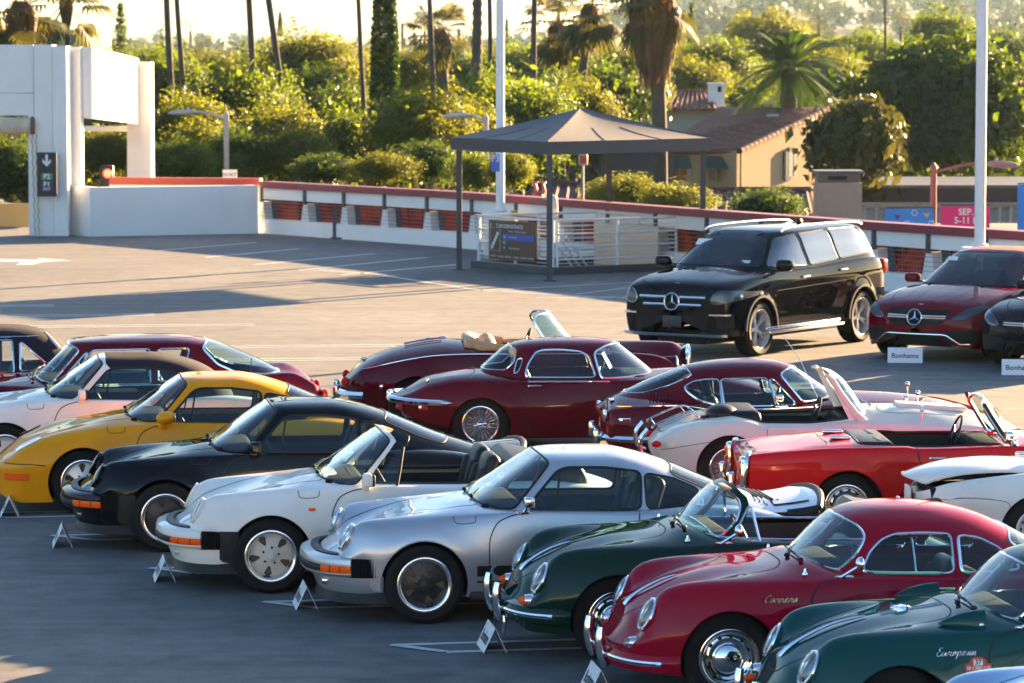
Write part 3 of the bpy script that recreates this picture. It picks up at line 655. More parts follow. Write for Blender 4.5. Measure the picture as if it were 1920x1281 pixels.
# n points to the lot side is -nn here: off>0 lies behind the lot face
ZT = lambda k: np.linspace(1.36, 1.22, k)
posts_u = [484, 571.6, 645, 721, 801, 885, 968, 1052, 1140, 1230, 1326, 1428, 1534, 1640, 1742, 1850, 1962]
posts_s = [max(0.02, wall_u(u)) for u in posts_u]
seg_box('wall_cap', -.0, WLEN, -.06, .36, 1.14, 1.30, M_CAPR, pw)
seg_box('lower_wall', 0, WLEN, 0, .30, 0, .36, M_WALLW, pw)
def lattice_mat():
    m, t, b = new_mat('red_lattice'); out = t.nodes['Material Output']; setp(b, col=(.24, .010, .014), rough=.5)
    tc = t.nodes.new('ShaderNodeTexCoord'); vo = t.nodes.new('ShaderNodeTexVoronoi'); vo.inputs['Scale'].default_value = 11.0; vo.inputs['Randomness'].default_value = 0.0; vd = t.nodes.new('ShaderNodeVectorMath'); vd.operation = 'DOT_PRODUCT'; vd.inputs[1].default_value = (.52, -.85, 0); sx_ = t.nodes.new('ShaderNodeSeparateXYZ'); cb_ = t.nodes.new('ShaderNodeCombineXYZ'); t.links.new(tc.outputs['Object'], vd.inputs[0]); t.links.new(tc.outputs['Object'], sx_.inputs[0]); t.links.new(vd.outputs['Value'], cb_.inputs[0]); t.links.new(sx_.outputs[2], cb_.inputs[1]); t.links.new(cb_.outputs[0], vo.inputs['Vector'])
    cmp_ = t.nodes.new('ShaderNodeMath'); cmp_.operation = 'LESS_THAN'; cmp_.inputs[1].default_value = .36; t.links.new(vo.outputs['Distance'], cmp_.inputs[0])
    tl = t.nodes.new('ShaderNodeBsdfTranslucent'); n = noise_node(t, 1.3, 2); r = ramp_node(t, n.outputs[0], [(.42, (.02, .004, .003)), (.52, (.17, .075, .010)), (.64, (.08, .008, .006))]); t.links.new(r.outputs[0], tl.inputs[0])  # orange dots paint in the sunlight that comes through the holes
    mx = t.nodes.new('ShaderNodeMixShader'); t.links.new(cmp_.outputs[0], mx.inputs[0]); t.links.new(b.outputs[0], mx.inputs[1]); t.links.new(tl.outputs[0], mx.inputs[2]); t.links.new(mx.outputs[0], out.inputs[0]); return m
M_LAT = lattice_mat()
for i in range(len(posts_s) - 1):
    s0, s1 = posts_s[i], posts_s[i + 1]
    if s1 - s0 < .2: continue
    seg_box('beam_panel', s0 + .05, s1 - .05, .012, .30, .86, 1.139, M_WALLW, pw); seg_box('lattice_screen', s0 + .02, s1 - .02, .27, .285, .362, .858, M_LAT, pw)
    for f in (.33, .66): sx = s0 + (s1 - s0) * f; seg_box('lattice_rib', sx - .015, sx + .015, .25, .268, .362, .858, mat('lattice_rib_red', (.26, .02, .018), .5), pw)
    # post and trapezoid pier
    p0 = wall_pt(s0); t_ = wall_pt(min(WLEN, s0 + .1)) - wall_pt(max(0, s0 - .1)); ang = math.atan2(t_[1], t_[0])
    post = part('post', box((0, -.01, .98), (.09, .06, .40)), M_DKGREY, pw, smooth=False); post.location = (p0[0], p0[1], 0); post.rotation_euler = (0, 0, ang)
    W = np.array([(-.21, .362), (.14, .362), (.07, .80), (-.10, .80)]); v, f = extrude(W, .24, 1, .02); pier = part('pier', (v, f), M_WALLW, pw, smooth=False); pier.location = (p0[0] , p0[1], 0); pier.rotation_euler = (0, 0, ang)
    v, f = extrude(np.array([(.145, .362), (.36, .362), (.28, .858), (.075, .80)]), .012, 1, .25); jm = part('jamb', (v, f), M_DKGREY, pw, smooth=False); jm.location = pier.location; jm.rotation_euler = pier.rotation_euler
for z in (.44, .53, .62, .71, .80): seg_box('cable', 0, WLEN, -.03, -.020, z, z + .008, mat('cable_grey', (.16, .16, .17), .5), pw, 40)
# double steel post in the wall
g_ = gpt(640, 448); dp = thing('gate_post', 'pair of dark steel posts standing in front of the parapet wall', 'post', (g_[0], g_[1], 0)); part('post', box((.13, 0, .58), (.14, .14, 1.16)), M_DKGREY, dp, smooth=False); part('post', box((-.16, .1, .40), (.10, .10, .72)), M_DKGREY, dp, smooth=False); part('base_plate', box((0, 0, .02), (.5, .3, .04)), M_DKGREY, dp, smooth=False)
# low white wall at left and the red cap behind it
lw = thing('low_white_wall', 'plain low white wall between ramp tower and lattice parapet', 'wall', (0, 0, 0))
a, b, c_ = gpt(125, 442), gpt(170, 444), gpt(484, 438); z_ = 1.21
def wall_slab(name, P, h, th, m, parent):
    P = np.array(P)[:, :2]; t = np.gradient(P, axis=0); t /= np.linalg.norm(t, axis=1, keepdims=True); nn = np.stack([-t[:, 1], t[:, 0]], 1); k = len(P); Q = P + nn * th
    h = np.broadcast_to(h, (k,)); G = np.stack([np.c_[P, np.zeros(k)], np.c_[P, h], np.c_[Q, h], np.c_[Q, np.zeros(k)]], 1); v, f = grid(G, False, True); f += [(3, 2, 1, 0), tuple((k - 1) * 4 + i for i in range(4))]; return part(name, (v, f), m, parent, smooth=False)
wall_slab('wall_face', [b, c_], 1.21, .3, M_WALLW, lw); wall_slab('wall_return', [a + [0, .35, 0], b - [.01, 0, 0]], 1.215, .3, M_WALLW, lw)
rc = thing('red_capped_wall', 'red topped wall running behind the low white wall', 'wall', (0, 0, 0)); p0, p1 = np.array([-10.2, 92.6]), np.array([-6.35, 91.9])
wall_slab('wall_face', [np.r_[p0, 0], np.r_[p1, 0]], 1.19, .25, M_WALLW, rc); o_ = wall_slab('wall_cap', [np.r_[p0 - [0, .04], 0], np.r_[p1 - [0, .04], 0]], .17, .33, mat('sunlit_red_cap', (.50, .06, .03), .5), rc); o_.location.z = 1.195  # the cap's orange is sunlight put into the red paint colour
# ---- ramp tower
rt = thing('ramp_tower', 'white curved concrete ramp tower with column and roller door', 'building', (0, 0, 0))
def vbox(name, u0, u1, v0, v1, D, depth, m, parent, rot=0.0):
    a = at(u0, v1, D); b = at(u1, v0, D); w, h = b[0] - a[0], b[2] - a[2]; o = part(name, box((0, depth / 2, h / 2), (w, depth, h)), m, parent, smooth=False); o.location = ((a[0] + b[0]) / 2, D, a[2]); o.rotation_euler = (0, 0, rot); return o
vbox('tower_column', 66, 100, 84, 442, 90.0, .9, M_WALLW, rt); vbox('tower_pilaster', 100.5, 127, 86, 442, 89.9, .7, M_WALLW, rt); vbox('tower_pilaster', 133, 153, 88, 352, 90.6, .6, M_WALLW, rt); vbox('downpipe', 126.5, 133, 86, 345, 90.3, .1, M_WALLW, rt)
arc = []
for k in range(25):
    q = k / 24; u = 150 + (262 - 150) * q; D = 90.7 + 8.0 * (1 - math.sqrt(max(0, 1 - q ** 2.0))) ; arc.append((u, D, 88 + 22 * q ** 1.5, 219 + 13 * q))
G = []
for u, D, v0, v1 in arc: t, b_ = at(u, v0, D), at(u, v1, D); G.append([b_, t, t + [-.15, .35, 0], b_ + [-.15, .35, 0]])
v, f = grid(np.array(G), False, True); f += [(3, 2, 1, 0), tuple(24 * 4 + i for i in range(4))]; part('curved_parapet', (v, f), M_WALLW, rt, sharp=30)
for k in (9,): P = np.array(G)[k]; part('panel_joint', tube([P[0] + [0, -.004, 0], P[1] + [0, -.004, 0]], .012, False, 4), M_CONC, rt)
G2 = np.array(G); sl_ = np.stack([G2[:, 0] + [0, .36, .02], G2[:, 0] + [-1.5, 4.2, .02]], 1); part('ramp_slab', grid(sl_), M_WALLW, rt, smooth=False); vbox('ramp_beam', 100, 262, 236, 246, 99.5, .4, M_WALLW, rt)
vbox('end_column', 239, 284, 116, 345, 97.6, .9, M_WALLW, rt); vbox('fascia', -60, 65, 84, 174, 90.3, .5, M_WALLW, rt); vbox('fascia', -60, 65, 175, 216, 90.25, .5, M_WALLW, rt); vbox('tan_parapet', -60, 57, 381, 444, 95, .3, mat('tan_paint', (.55, .36, .13), .7), rt); vbox('door_jamb', 54, 68, 216, 444, 90.2, .35, M_WALLW, rt)
d0, d1 = at(-60, 235, 90.1), at(64, 235, 90.1); part('roller_drum', tube([d0, d1], .20, False, 20), mat('rusty_white', (.60, .48, .36), .6, var=.45, vscale=2.5), rt); part('drum_bracket', xf(lathe([(.001, .05), (.21, .05), (.22, 0), (.22, -.05)], 18, 'x'), d1 + [0, -.02, 0]), mat('rusty_iron', (.16, .09, .06), .8, var=.4), rt)
a_, b_ = at(61, 250, 89.9), at(65, 440, 89.9); zz = np.linspace(0, 1, 46); part('chain', join([tube(np.array([a_ + (b_ - a_) * q + [.015 * math.sin(q * 60) + dx, 0, 0] for q in zz]), .014, False, 5) for dx in (0, .10)]), mat('chain_yellowed', (.40, .30, .16), .6, var=.4), rt)
# level sign
sg_ = thing('level_sign', 'dark exit sign with white arrow, P2 and P1 panels', 'sign', tuple(at(88.5, 368, 89.6))); s_ = 89.6 / 6850; W_, H_ = 37 * s_, 83 * s_
part('panel', box((0, 0, H_ / 2), (W_, .05, H_)), mat('sign_black', (.02, .018, .022), .5), sg_, smooth=False)
def front_text(txt, size, x, z, m, parent, y=-.03, bold=0.0, name='lettering', sx=1.0):
    if size > .2 and len(txt) > 2:
        v, f = text_vf(txt, size, bold=bold); g = list(range(len(v)))
        def root(i):
            while g[i] != i: i = g[i]
            return i
        for q in f:
            for k in q[1:]: g[root(k)] = root(q[0])
        for r0 in sorted({root(q[0]) for q in f}):
            fs = [q for q in f if root(q[0]) == r0]; ids = sorted({k for q in fs for k in q}); mp = {k: i for i, k in enumerate(ids)}; w = v[ids]
            part('letter', (np.stack([w[:, 0] * sx + x, np.full(len(ids), y), w[:, 1] + z], 1), [tuple(mp[k] for k in q) for q in fs]), m, parent, smooth=False)
        return
    v, f = text_vf(txt, size, bold=bold); return part(name, (np.stack([v[:, 0] * sx + x, np.full(len(v), y), v[:, 1] + z], 1), f), m, parent, smooth=False)
def front_quad(x0, x1, z0, z1, y, m, parent, name): return part(name, box(((x0 + x1) / 2, y, (z0 + z1) / 2), (x1 - x0, .008, z1 - z0)), m, parent, smooth=False)
M_SW = mat('sign_white', (.75, .75, .75), .5); zc = lambda v: (368 - v) * s_
ar = np.array([(-.03, .17), (.03, .17), (.03, -.02), (.10, .06), (.10, -.02), (0, -.13), (-.10, -.02), (-.10, .06), (-.03, -.02)]); v, f = extrude(ar, .008, 1, -.036); v[:, 2] += zc(302); part('arrow', (v, f), M_SW, sg_, smooth=False)
front_quad(-.14, .14, zc(336.5), zc(324.5), -.03, mat('sign_green', (.03, .22, .06), .5), sg_, 'level_panel'); front_text('P2', .17, 0, zc(330.5), M_SW, sg_, -.037, .004); front_quad(-.14, .14, zc(358), zc(338.5), -.03, mat('sign_purple', (.05, .045, .09), .5), sg_, 'level_panel'); front_text('P1', .17, 0, zc(345), M_SW, sg_, -.037, .004); front_text('EXIT', .085, 0, zc(354), M_SW, sg_, -.037, .001)
# traffic light
tl = thing('traffic_light', 'black traffic signal showing red beside the ramp column', 'traffic light', tuple(at(201, 350, 96))); s_ = 96 / 6850
part('housing', rbox((0, 0, .28), (.36, .22, .60), .05, 2), mat('signal_black', (.02, .02, .025), .5), tl); part('red_lamp', xf(lathe([(.001, -.16), (.07, -.15), (.11, -.12)], 20, 'y'), (.03, 0, .36)), emit('red_signal', (1.0, .03, .015), 3.0), tl); part('visor', xf(lathe([(.12, -.10), (.125, -.22)], 20, 'y'), (.03, 0, .36)), mat('signal_black', (.02, .02, .025), .5), tl); part('bracket', tube([(.18, 0, .20), (.5, .1, .20)], .03, False, 6), M_DKGREY, tl)
# ---- canopy
cF, cL, cR = np.array([.70, 72.1]), np.array([-1.26, 76.0]), np.array([4.10, 75.4]); cB = cL + cR - cF; cC = (cL + cR) / 2
cn = thing('canopy', 'grey fabric canopy on four slim posts over the stair head', 'canopy', (cC[0], cC[1], 0)); M_CAN = mat('canopy_fabric', (.115, .108, .105), .75, bump=.15, bscale=200); M_CANP = mat('canopy_post_paint', (.05, .052, .06), .5)
def tri_face(A, B, n=14, sag=.06):
    rows = []
    for i in range(n + 1):
        q = i / n; row = []
        for j in range(n + 1):
            p = j / n; e = A + (B - A) * p; P = np.r_[e + (cC - e) * q, 2.76 + .61 * q - sag * 4 * q * (1 - q) * (4 * p * (1 - p)) - .03 * 4 * q * (1 - q)]; row.append(P - np.r_[cC, 0])
        rows.append(row)
    return grid(np.array(rows))
for A, B in ((cF, cL), (cF, cR), (cR, cB), (cB, cL)):
    part('canopy_panel', tri_face(A, B), M_CAN, cn); e = np.array([np.r_[A, 0], np.r_[B, 0]]) - np.r_[cC, 0]; d = (e[1] - e[0]); d /= np.linalg.norm(d); nrm = np.array([-d[1], d[0], 0]) * .012
    v = np.array([e[0] + [0, 0, 2.50], e[1] + [0, 0, 2.50], e[1] + [0, 0, 2.757], e[0] + [0, 0, 2.76]]); part('valance', (np.concatenate([v + nrm, v - nrm]), [(0, 1, 2, 3), (7, 6, 5, 4), (0, 4, 5, 1), (2, 6, 7, 3), (1, 5, 6, 2), (3, 7, 4, 0)]), mat('valance_fabric', (.055, .055, .062), .7), cn, smooth=False)
    for q in (.34, .68): P0 = A + (B - A) * q; P = np.array([np.r_[P0 + (cC - P0) * k - cC, 2.76 + .61 * k - .06 * 4 * k * (1 - k) * (4 * q * (1 - q)) - .03 * 4 * k * (1 - k) + .006] for k in np.linspace(0, .62 if False else .5, 8)]); part('panel_seam', tube(P, .007, False, 4), M_CAN, cn)
    P = np.array([np.r_[A + (cC - A) * k - cC, 2.76 + .61 * k - .03 * 4 * k * (1 - k) + .004] for k in np.linspace(0, 1, 10)]); part('hip_seam', tube(P, .012, False, 5), M_CAN, cn)
for A in (cF, cL, cR, cB): q = A + (cC - A) * .06 - cC; part('post', box((q[0], q[1], 1.37), (.115, .115, 2.74)), M_CANP, cn, smooth=False); part('base_plate', box((q[0], q[1], .012), (.26, .26, .024)), M_CANP, cn, smooth=False)
# stair railing and curb
RL, RF, RR = gpt(895, 502)[:2], gpt(1040, 515)[:2], gpt(1272, 506)[:2]; RB = RL + RR - RF
rl = thing('stair_railing', 'white tube railing around the stair opening under the canopy', 'railing', (0, 0, 0)); cu = thing('stair_curb', 'low dark curb around the stair opening', 'curb', (0, 0, 0))
sides_ = ((RL, RF), (RF, RR), (RR, RB), (RB, RL))
for i, (A, B) in enumerate(sides_):
    A2, B2 = A + (B - A) * .02, B - (B - A) * .02; L = np.linalg.norm(B - A)
    for z in (.30, .56, .82, 1.10): part('rail', tube([np.r_[A2, z], np.r_[B2, z]], .028 if z > 1 else .022, False, 8), M_STEELW, rl)
    for z in (.22, .38, .47, .64, .73, .90, .98): part('wire', tube([np.r_[A2, z], np.r_[B2, z]], .008, False, 4), M_STEELW, rl)
    for q in (0, .5, 1.0): part('post', tube([np.r_[A2 + (B2 - A2) * q, .12], np.r_[A2 + (B2 - A2) * q, 1.10]], .03, False, 8), M_STEELW, rl)
    d = (B - A) / L; n = np.array([-d[1], d[0]]) * .1; e = d * .101 if i % 2 == 0 else -d * .101
    v = np.array([np.r_[p, z] for z in (0, .15) for p in (A - n - e, B - n + e, B + n + e, A + n - e)]); part('curb_side', (v, [(0, 1, 5, 4), (1, 2, 6, 5), (2, 3, 7, 6), (3, 0, 4, 7), (4, 5, 6, 7)]), M_DKGREY, cu, smooth=False)
part('stair_rail', join([tube([np.r_[RF + (RB - RF) * .3 + [.1, .2], .05] + np.array([k * .16, 0, 0]), np.r_[RF + (RB - RF) * .12 + [-.2, .1], .75] + np.array([k * .16, 0, 0])], .02, False, 6) for k in range(3)]), M_STEELW, rl)
wn_ = thing('stair_well', 'pale inner wall of the stair opening', 'wall', (0, 0, 0)); v = np.array([np.r_[p, z] for z in (.003, .9) for p in (RB + (RF - RB) * .12, RR + (RL - RR) * .10)]); part('wall_face', (np.concatenate([v, v + [.05, .12, 0]]), [(0, 1, 3, 2), (4, 5, 7, 6), (2, 3, 7, 6), (0, 2, 6, 4), (1, 3, 7, 5)]), mat('stair_cream', (.60, .53, .40), .7), wn_, smooth=False)
# directory sign on the railing
d_ = (RF - RL) / np.linalg.norm(RF - RL); nl = np.array([d_[1], -d_[0]]); ds = thing('directory_sign', 'brown directory board with white lettering fixed to the railing', 'sign', tuple(np.r_[RL + (RF - RL) * .50 + nl * .07, .12]), math.atan2(d_[1], d_[0])); bw, bh = .66 * np.linalg.norm(RF - RL) * .5 * 2 * .62 / .66, .82
M_BRN = mat('sign_brown', (.105, .052, .034), .5); hw_ = np.linalg.norm(RF - RL) * .30; part('board', box((0, 0, bh / 2 + .1), (2 * hw_, .04, bh)), M_BRN, ds, smooth=False)
front_text('TO MUSEUM ENTRANCE', .11, -.10 * hw_, bh - .02, M_SW, ds, -.024, .001, sx=hw_ * 2 / 2.1); part('arrow', (np.array([(-hw_ * .93, -.024, bh + .03), (-hw_ * .89, -.024, bh + .03), (-hw_ * .91, -.024, bh - .07)]), [(0, 1, 2)]), M_SW, ds, smooth=False)
for k in range(5): part('map_step', xf(box((0, 0, 0), (.07, .006, .07)), (-hw_ * (.84 - .058 * k), -.026, .36 + .07 * k), (0, .6, 0)), M_SW, ds, smooth=False)
fr_ = [(-hw_ * .92, .28), (-hw_ * .50, .28), (-hw_ * .50, .76), (-hw_ * .92, .76)]; part('map_frame', tube([(x, -.024, z) for x, z in fr_], .005, True, 4), M_SW, ds)
front_quad(-hw_ * .38, hw_ * .95, .52, .64, -.022, mat('sign_blue', (.04, .10, .45), .5), ds, 'level_panel'); front_quad(-hw_ * .38, -hw_ * .22, .42, .505, -.022, mat('sign_green', (.03, .22, .06), .5), ds, 'level_panel'); front_quad(-hw_ * .38, -hw_ * .22, .31, .395, -.022, mat('sign_purple', (.05, .045, .09), .5), ds, 'level_panel')
for tx, z in (('P3', .58), ('P2', .462), ('P1', .352)): front_text(tx, .075, -hw_ * .30, z, M_SW, ds, -.03, .001)
for x0, x1, z in ((-.15, .62, .70), (-.12, .24, .58), (-.12, .34, .352), (-.93, -.02, .17), (.08, .93, .17)):
    o_ = part('fine_print', join([box((hw_ * (x0 + (x1 - x0) * (i + .5) / 14), -.028, z), (hw_ * (x1 - x0) / 14 * (.5 + .3 * (i % 3 > 0)), .004, .032)) for i in range(14) if i % 5 != 4]), mat('faded_print', (.42, .38, .34), .6), ds, smooth=False); o_['kind'] = 'stuff'
# ---- lamp poles, posts and signs
def pole(label, u, vb, D, r, top, m, ped=None):
    b_ = at(u, vb, D); t = thing('light_pole', label, 'light pole', (b_[0], b_[1], 0), 0, 'white light poles'); part('shaft', lathe([(r, b_[2]), (r * .96, 6), (r * .8, top)], 16, 'z'), M_WHITEP, t); part('flange', lathe([(r * 1.5, b_[2] - .03), (r * 1.5, b_[2] + .02), (r, b_[2] + .03)], 20, 'z'), M_WHITEP, t)
    if b_[2] > .05: part('pedestal', rbox((0, 0, b_[2] / 2 - .02), (ped, ped, b_[2] - .04), .03), M_CONC if False else M_WALLW, t)
    part('lamp_arm', tube([(0, 0, top), (0, -1.2, top + .1)], .05, False, 8), M_WHITEP, t); part('lamp_head', rbox((0, -1.5, top + .08), (.4, .8, .15), .05), M_WHITEP, t); return t
p1_ = pole('white light pole rising behind the canopy with blue P3 plate', 938, 392, 81.5, .098, 11, M_WHITEP, .75); pole('thick white light pole above the dark red convertible', 1838, 459, 64.5, .098, 11, M_WHITEP, .6)
ps = thing('level_plate', 'blue P3 plate hung on the white light pole', 'sign', tuple(at(929, 321, 81.2))); s_ = 81.2 / 6850; part('panel', box((0, 0, 16.5 * s_), (16 * s_, .03, 33 * s_)), mat('plate_blue', (.05, .16, .55), .5), ps, smooth=False); front_text('P3', .21, 0, 24 * s_, M_SW, ps, -.02, .004, sx=.8)
M_GALV = mat('galvanised', (.36, .36, .36), .5, var=.1)
def street_lamp(label, u, vt, D, du, m, hm):
    b_ = at(u, vt, D); t = thing('street_lamp', label, 'street lamp', (b_[0], b_[1], -9), 0, 'street lamps beyond the wall'); zt = b_[2] + 9; L = du * D / 6850; sg = 1 if L > 0 else -1
    part('post', lathe([(.10, 0), (.075, zt), (.08, zt + .02), (.02, zt + .10)], 12, 'z'), m, t); x = np.linspace(0, 1, 14); part('arm', tube(np.stack([L * x, 0 * x, zt - .15 + .22 * np.sin(x * 1.9)], 1), .035, False, 8), m, t)
    h = part('lamp_head', xf(ellipsoid((0, 0, 0), (.42, .16, .085), 10, 18), (L + sg * .30, 0, zt + .055), (0, sg * .05, 0)), hm, t); part('photocell', rbox((L + sg * .15, 0, zt + .17), (.07, .07, .08), .02), hm, h); return t
street_lamp('grey street lamp before the trees left of centre', 425, 214, 104, -62, M_GALV, M_GALV); street_lamp('grey street lamp half hidden behind the canopy edge', 911, 220, 104, -34, M_GALV, M_GALV); st3 = street_lamp('reddish street lamp beside the blue and pink banners', 1750, 312, 88, 105, mat('red_lamp_paint', (.30, .085, .08), .5, var=.2), mat('pink_lamp_paint', (.38, .17, .17), .4)); part('post_base', lathe([(.13, 5.2), (.13, 7.6), (.10, 7.7)], 14, 'z'), mat('red_lamp_paint', (.30, .085, .08), .5), st3)
dn = thing('road_sign', 'white road sign reading DO NOT above the red cap', 'sign', tuple(at(431, 335, 98))); s_ = 98 / 6850; part('panel', box((0, 0, 8.5 * s_), (27 * s_, .02, 18 * s_)), M_SW, dn, smooth=False); front_text('DO NOT', .125, 0, 8.0 * s_, M_PRINT_ if False else mat('print_black', (.015, .015, .018), .6), dn, -.013, .002, sx=.8); part('post', tube([(0, .04, -9), (0, .04, .2)], .03, False, 6), M_GALV, dn)
bs = thing('sign_post', 'small tan sign box on a thin post behind the canopy', 'sign', tuple(np.r_[at(1093, 440, 80)[:2], 0])); part('post', tube([(0, 0, 0), (0, 0, 2.1)], .03, False, 6), M_GALV, bs); part('panel', rbox((0, 0, 2.18), (.21, .08, .26), .05), mat('sign_tan', (.42, .30, .2), .6), bs); front_quad(-.06, .06, 2.1, 2.26, -.045, mat('sign_red_print', (.35, .08, .05), .6), bs, 'print')
fp = thing('fire_pipe', 'red standpipe fittings rising beside the parapet cap', 'pipe', tuple(np.r_[at(1008, 372, 84)[:2], .9]), 0); M_FR = mat('fire_red', (.22, .03, .02), .45)
for x in (-.08, .10): part('pipe', tube(smoothline([(x, 0, 0), (x, 0, .35), (x + .05, 0, .45), (x + .02, 0, .62)], 12), .035, False, 8), M_FR, fp); part('handwheel', xf(lathe([(.001, .66), (.08, .655), (.085, .63), (.001, .62)], 12, 'z'), (x + .02, 0, 0)), M_FR, fp)
part('valve', ellipsoid((.0, -.02, .30), (.14, .1, .12)), M_FR, fp)
yp = thing('yellow_bollard', 'yellow post by the white light pole base', 'bollard', tuple(np.r_[at(964, 420, 80.5)[:2], 0])); part('post', tube([(0, 0, 0), (0, 0, 1.05)], .075, False, 10), mat('yellow_post', (.60, .34, .02), .5), yp)
vp_ = thing('vent_pipe', 'white bent vent pipe beside the front canopy post', 'pipe', tuple(np.r_[at(1040, 440, 78)[:2], 0])); part('pipe', tube(smoothline([(0, 0, 0), (0, 0, 1.25), (-.05, 0, 1.42), (-.18, 0, 1.44)], 16), .07, False, 10), M_STEELW, vp_)
# ---- painted markings
def stripe(pts, w=.10, closed=False, name='parking_line'):
    P = np.array([gpt(u, v)[:2] for u, v in pts]); out = []
    t = np.gradient(P, axis=0); t /= np.linalg.norm(t, axis=1, keepdims=True); n = np.stack([-t[:, 1], t[:, 0]], 1) * w / 2; G = np.stack([np.c_[P - n, np.full(len(P), .004)], np.c_[P + n, np.full(len(P), .004)]], 1); struct(part(name, grid(G), M_LINE, smooth=False))
def hairpin(u, v, L, ang, gap=.40, w=.09, tip=True):
    g = gpt(u, v)[:2]; d = np.array([math.cos(R(ang)), math.sin(R(ang))]); n = np.array([-d[1], d[0]]); out = []
    for s in (.5, -.5): a = g + n * s * gap; a = a + d * (.35 if s < 0 else 0); b = g + d * L + n * s * gap; m_ = n * w / 2; out.append((np.array([np.r_[q, .004] for q in (a - m_, b - m_, b + m_, a + m_)]), [(0, 1, 2, 3)]))
    if tip: a, b = g + n * .5 * gap, g - n * .5 * gap + d * .35; e = (b - a) / np.linalg.norm(b - a); m_ = np.array([-e[1], e[0]]) * w / 2; out.append((np.array([np.r_[q, .0075] for q in (a - m_, b - m_, b + m_, a + m_)]), [(0, 1, 2, 3)]))
    for q in out: struct(part('parking_line', q, M_LINE, smooth=False))
for u, v in ((100, 1010), (285, 1072), (500, 1136), (742, 1218)): hairpin(u, v, 5.2, 10.4)
hairpin(-60, 968, 5.2, 10.4)
for u, v, L in ((0, 573, 1.0), (0, 592, 2.6), (120, 612, 3.0), (300, 652, 3.5), (480, 675, 4.6), (1010, 560, 4.5), (1165, 580, 4.5)): hairpin(u - 260 if u < 500 else u, v + 3, L + 2.4 if u < 500 else L, 7, .34, .10, False) if u < 500 else hairpin(u, v, L, 14, .34, .10, False)
for p in ([(385, 483), (560, 467)], [(475, 497), (700, 476)], [(300, 470), (480, 455)], [(560, 507), (800, 483)], [(640, 516), (860, 496)]): stripe(p, .13)
stripe([(600, 507), (700, 514), (900, 545), (1180, 560)], .12); stripe([(1175, 540), (1080, 552), (940, 545)], .11); stripe([(900, 545), (1230, 528)], .11)
ag = [(135, 489), (70, 484), (74, 487.5), (0, 486), (0, 491), (40, 491.5), (30, 497), (60, 497), (80, 492)]; P = np.array([np.r_[gpt(u, v)[:2], .004] for u, v in ag]); struct(part('arrow_marking', (P, [tuple(range(len(P)))]), M_LINE, smooth=False))
# ---------------------------------------------------------------- beyond the wall: ground, houses, trees, hills, air
GZ = -9.0
def hill(X, D):
    X, D = np.asarray(X, float), np.asarray(D, float); k = np.clip((D - 900) / 2200, 0, 1); k = k * k * (3 - 2 * k); side = 1 / (1 + np.exp(-(X / np.maximum(D, 1) - .035) / .012))
    return GZ + k * (11 + 62 * side + 9 * np.sin(X / 170 + 1) * side + 5 * np.sin(X / 61) + 4 * np.sin(D / 230))
def city_mat():
    m, t, b = new_mat('city_ground'); n = noise_node(t, .02, 6); r = ramp_node(t, n.outputs[0], [(.35, (.015, .022, .01)), (.55, (.035, .035, .02)), (.7, (.06, .055, .045))]); t.links.new(r.outputs[0], b.inputs['Base Color']); setp(b, rough=.9); return m
Dg = np.concatenate([np.linspace(-120, 900, 14), np.linspace(1000, 3600, 40)]); Xg = np.linspace(-1300, 1300, 70); G = np.stack([np.repeat(Xg[None], len(Dg), 0), np.repeat(Dg[:, None], len(Xg), 1), hill(Xg[None], Dg[:, None])], -1)
struct(part('ground', grid(G), city_mat()))
# foliage
def leaf_mat(name, dark, light, trans, tmix=.36):
    m, t, b = new_mat(name); out = t.nodes['Material Output']; n = noise_node(t, .55, 4, 'Object'); n2 = noise_node(t, 6.0, 2, 'Object'); oi = t.nodes.new('ShaderNodeObjectInfo')
    ad = t.nodes.new('ShaderNodeMath'); ad.operation = 'MULTIPLY_ADD'; ad.inputs[1].default_value = .22; ad.inputs[2].default_value = -.11; t.links.new(oi.outputs['Random'], ad.inputs[0])
    a2 = t.nodes.new('ShaderNodeMath'); a2.operation = 'ADD'; t.links.new(ad.outputs[0], a2.inputs[0]); t.links.new(n.outputs[0], a2.inputs[1]); a3 = t.nodes.new('ShaderNodeMath'); a3.operation = 'MULTIPLY_ADD'; a3.inputs[1].default_value = .4; t.links.new(n2.outputs[0], a3.inputs[0]); t.links.new(a2.outputs[0], a3.inputs[2])
    r = ramp_node(t, a3.outputs[0], [(.45, dark), (.95, light)]); t.links.new(r.outputs[0], b.inputs['Base Color']); setp(b, rough=.55, spec=.3); tr = t.nodes.new('ShaderNodeBsdfTranslucent'); r2 = ramp_node(t, a3.outputs[0], [(.45, tuple(c * .6 for c in trans)), (.95, trans)]); t.links.new(r2.outputs[0], tr.inputs[0])
    mx = t.nodes.new('ShaderNodeMixShader'); mx.inputs[0].default_value = tmix; t.links.new(b.outputs[0], mx.inputs[1]); t.links.new(tr.outputs[0], mx.inputs[2]); t.links.new(mx.outputs[0], out.inputs[0]); MATS[name] = m; return m
L_YEL = leaf_mat('leaf_yellow_green', (.008, .020, .003), (.042, .055, .006), (.42, .46, .02)); L_GRN = leaf_mat('leaf_green', (.006, .019, .003), (.028, .050, .006), (.34, .48, .02)); L_DRK = leaf_mat('leaf_dark_green', (.004, .014, .004), (.020, .038, .006), (.20, .32, .015), .35); L_CYP = leaf_mat('leaf_cypress', (.010, .035, .008), (.03, .065, .012), (.10, .20, .015), .3)
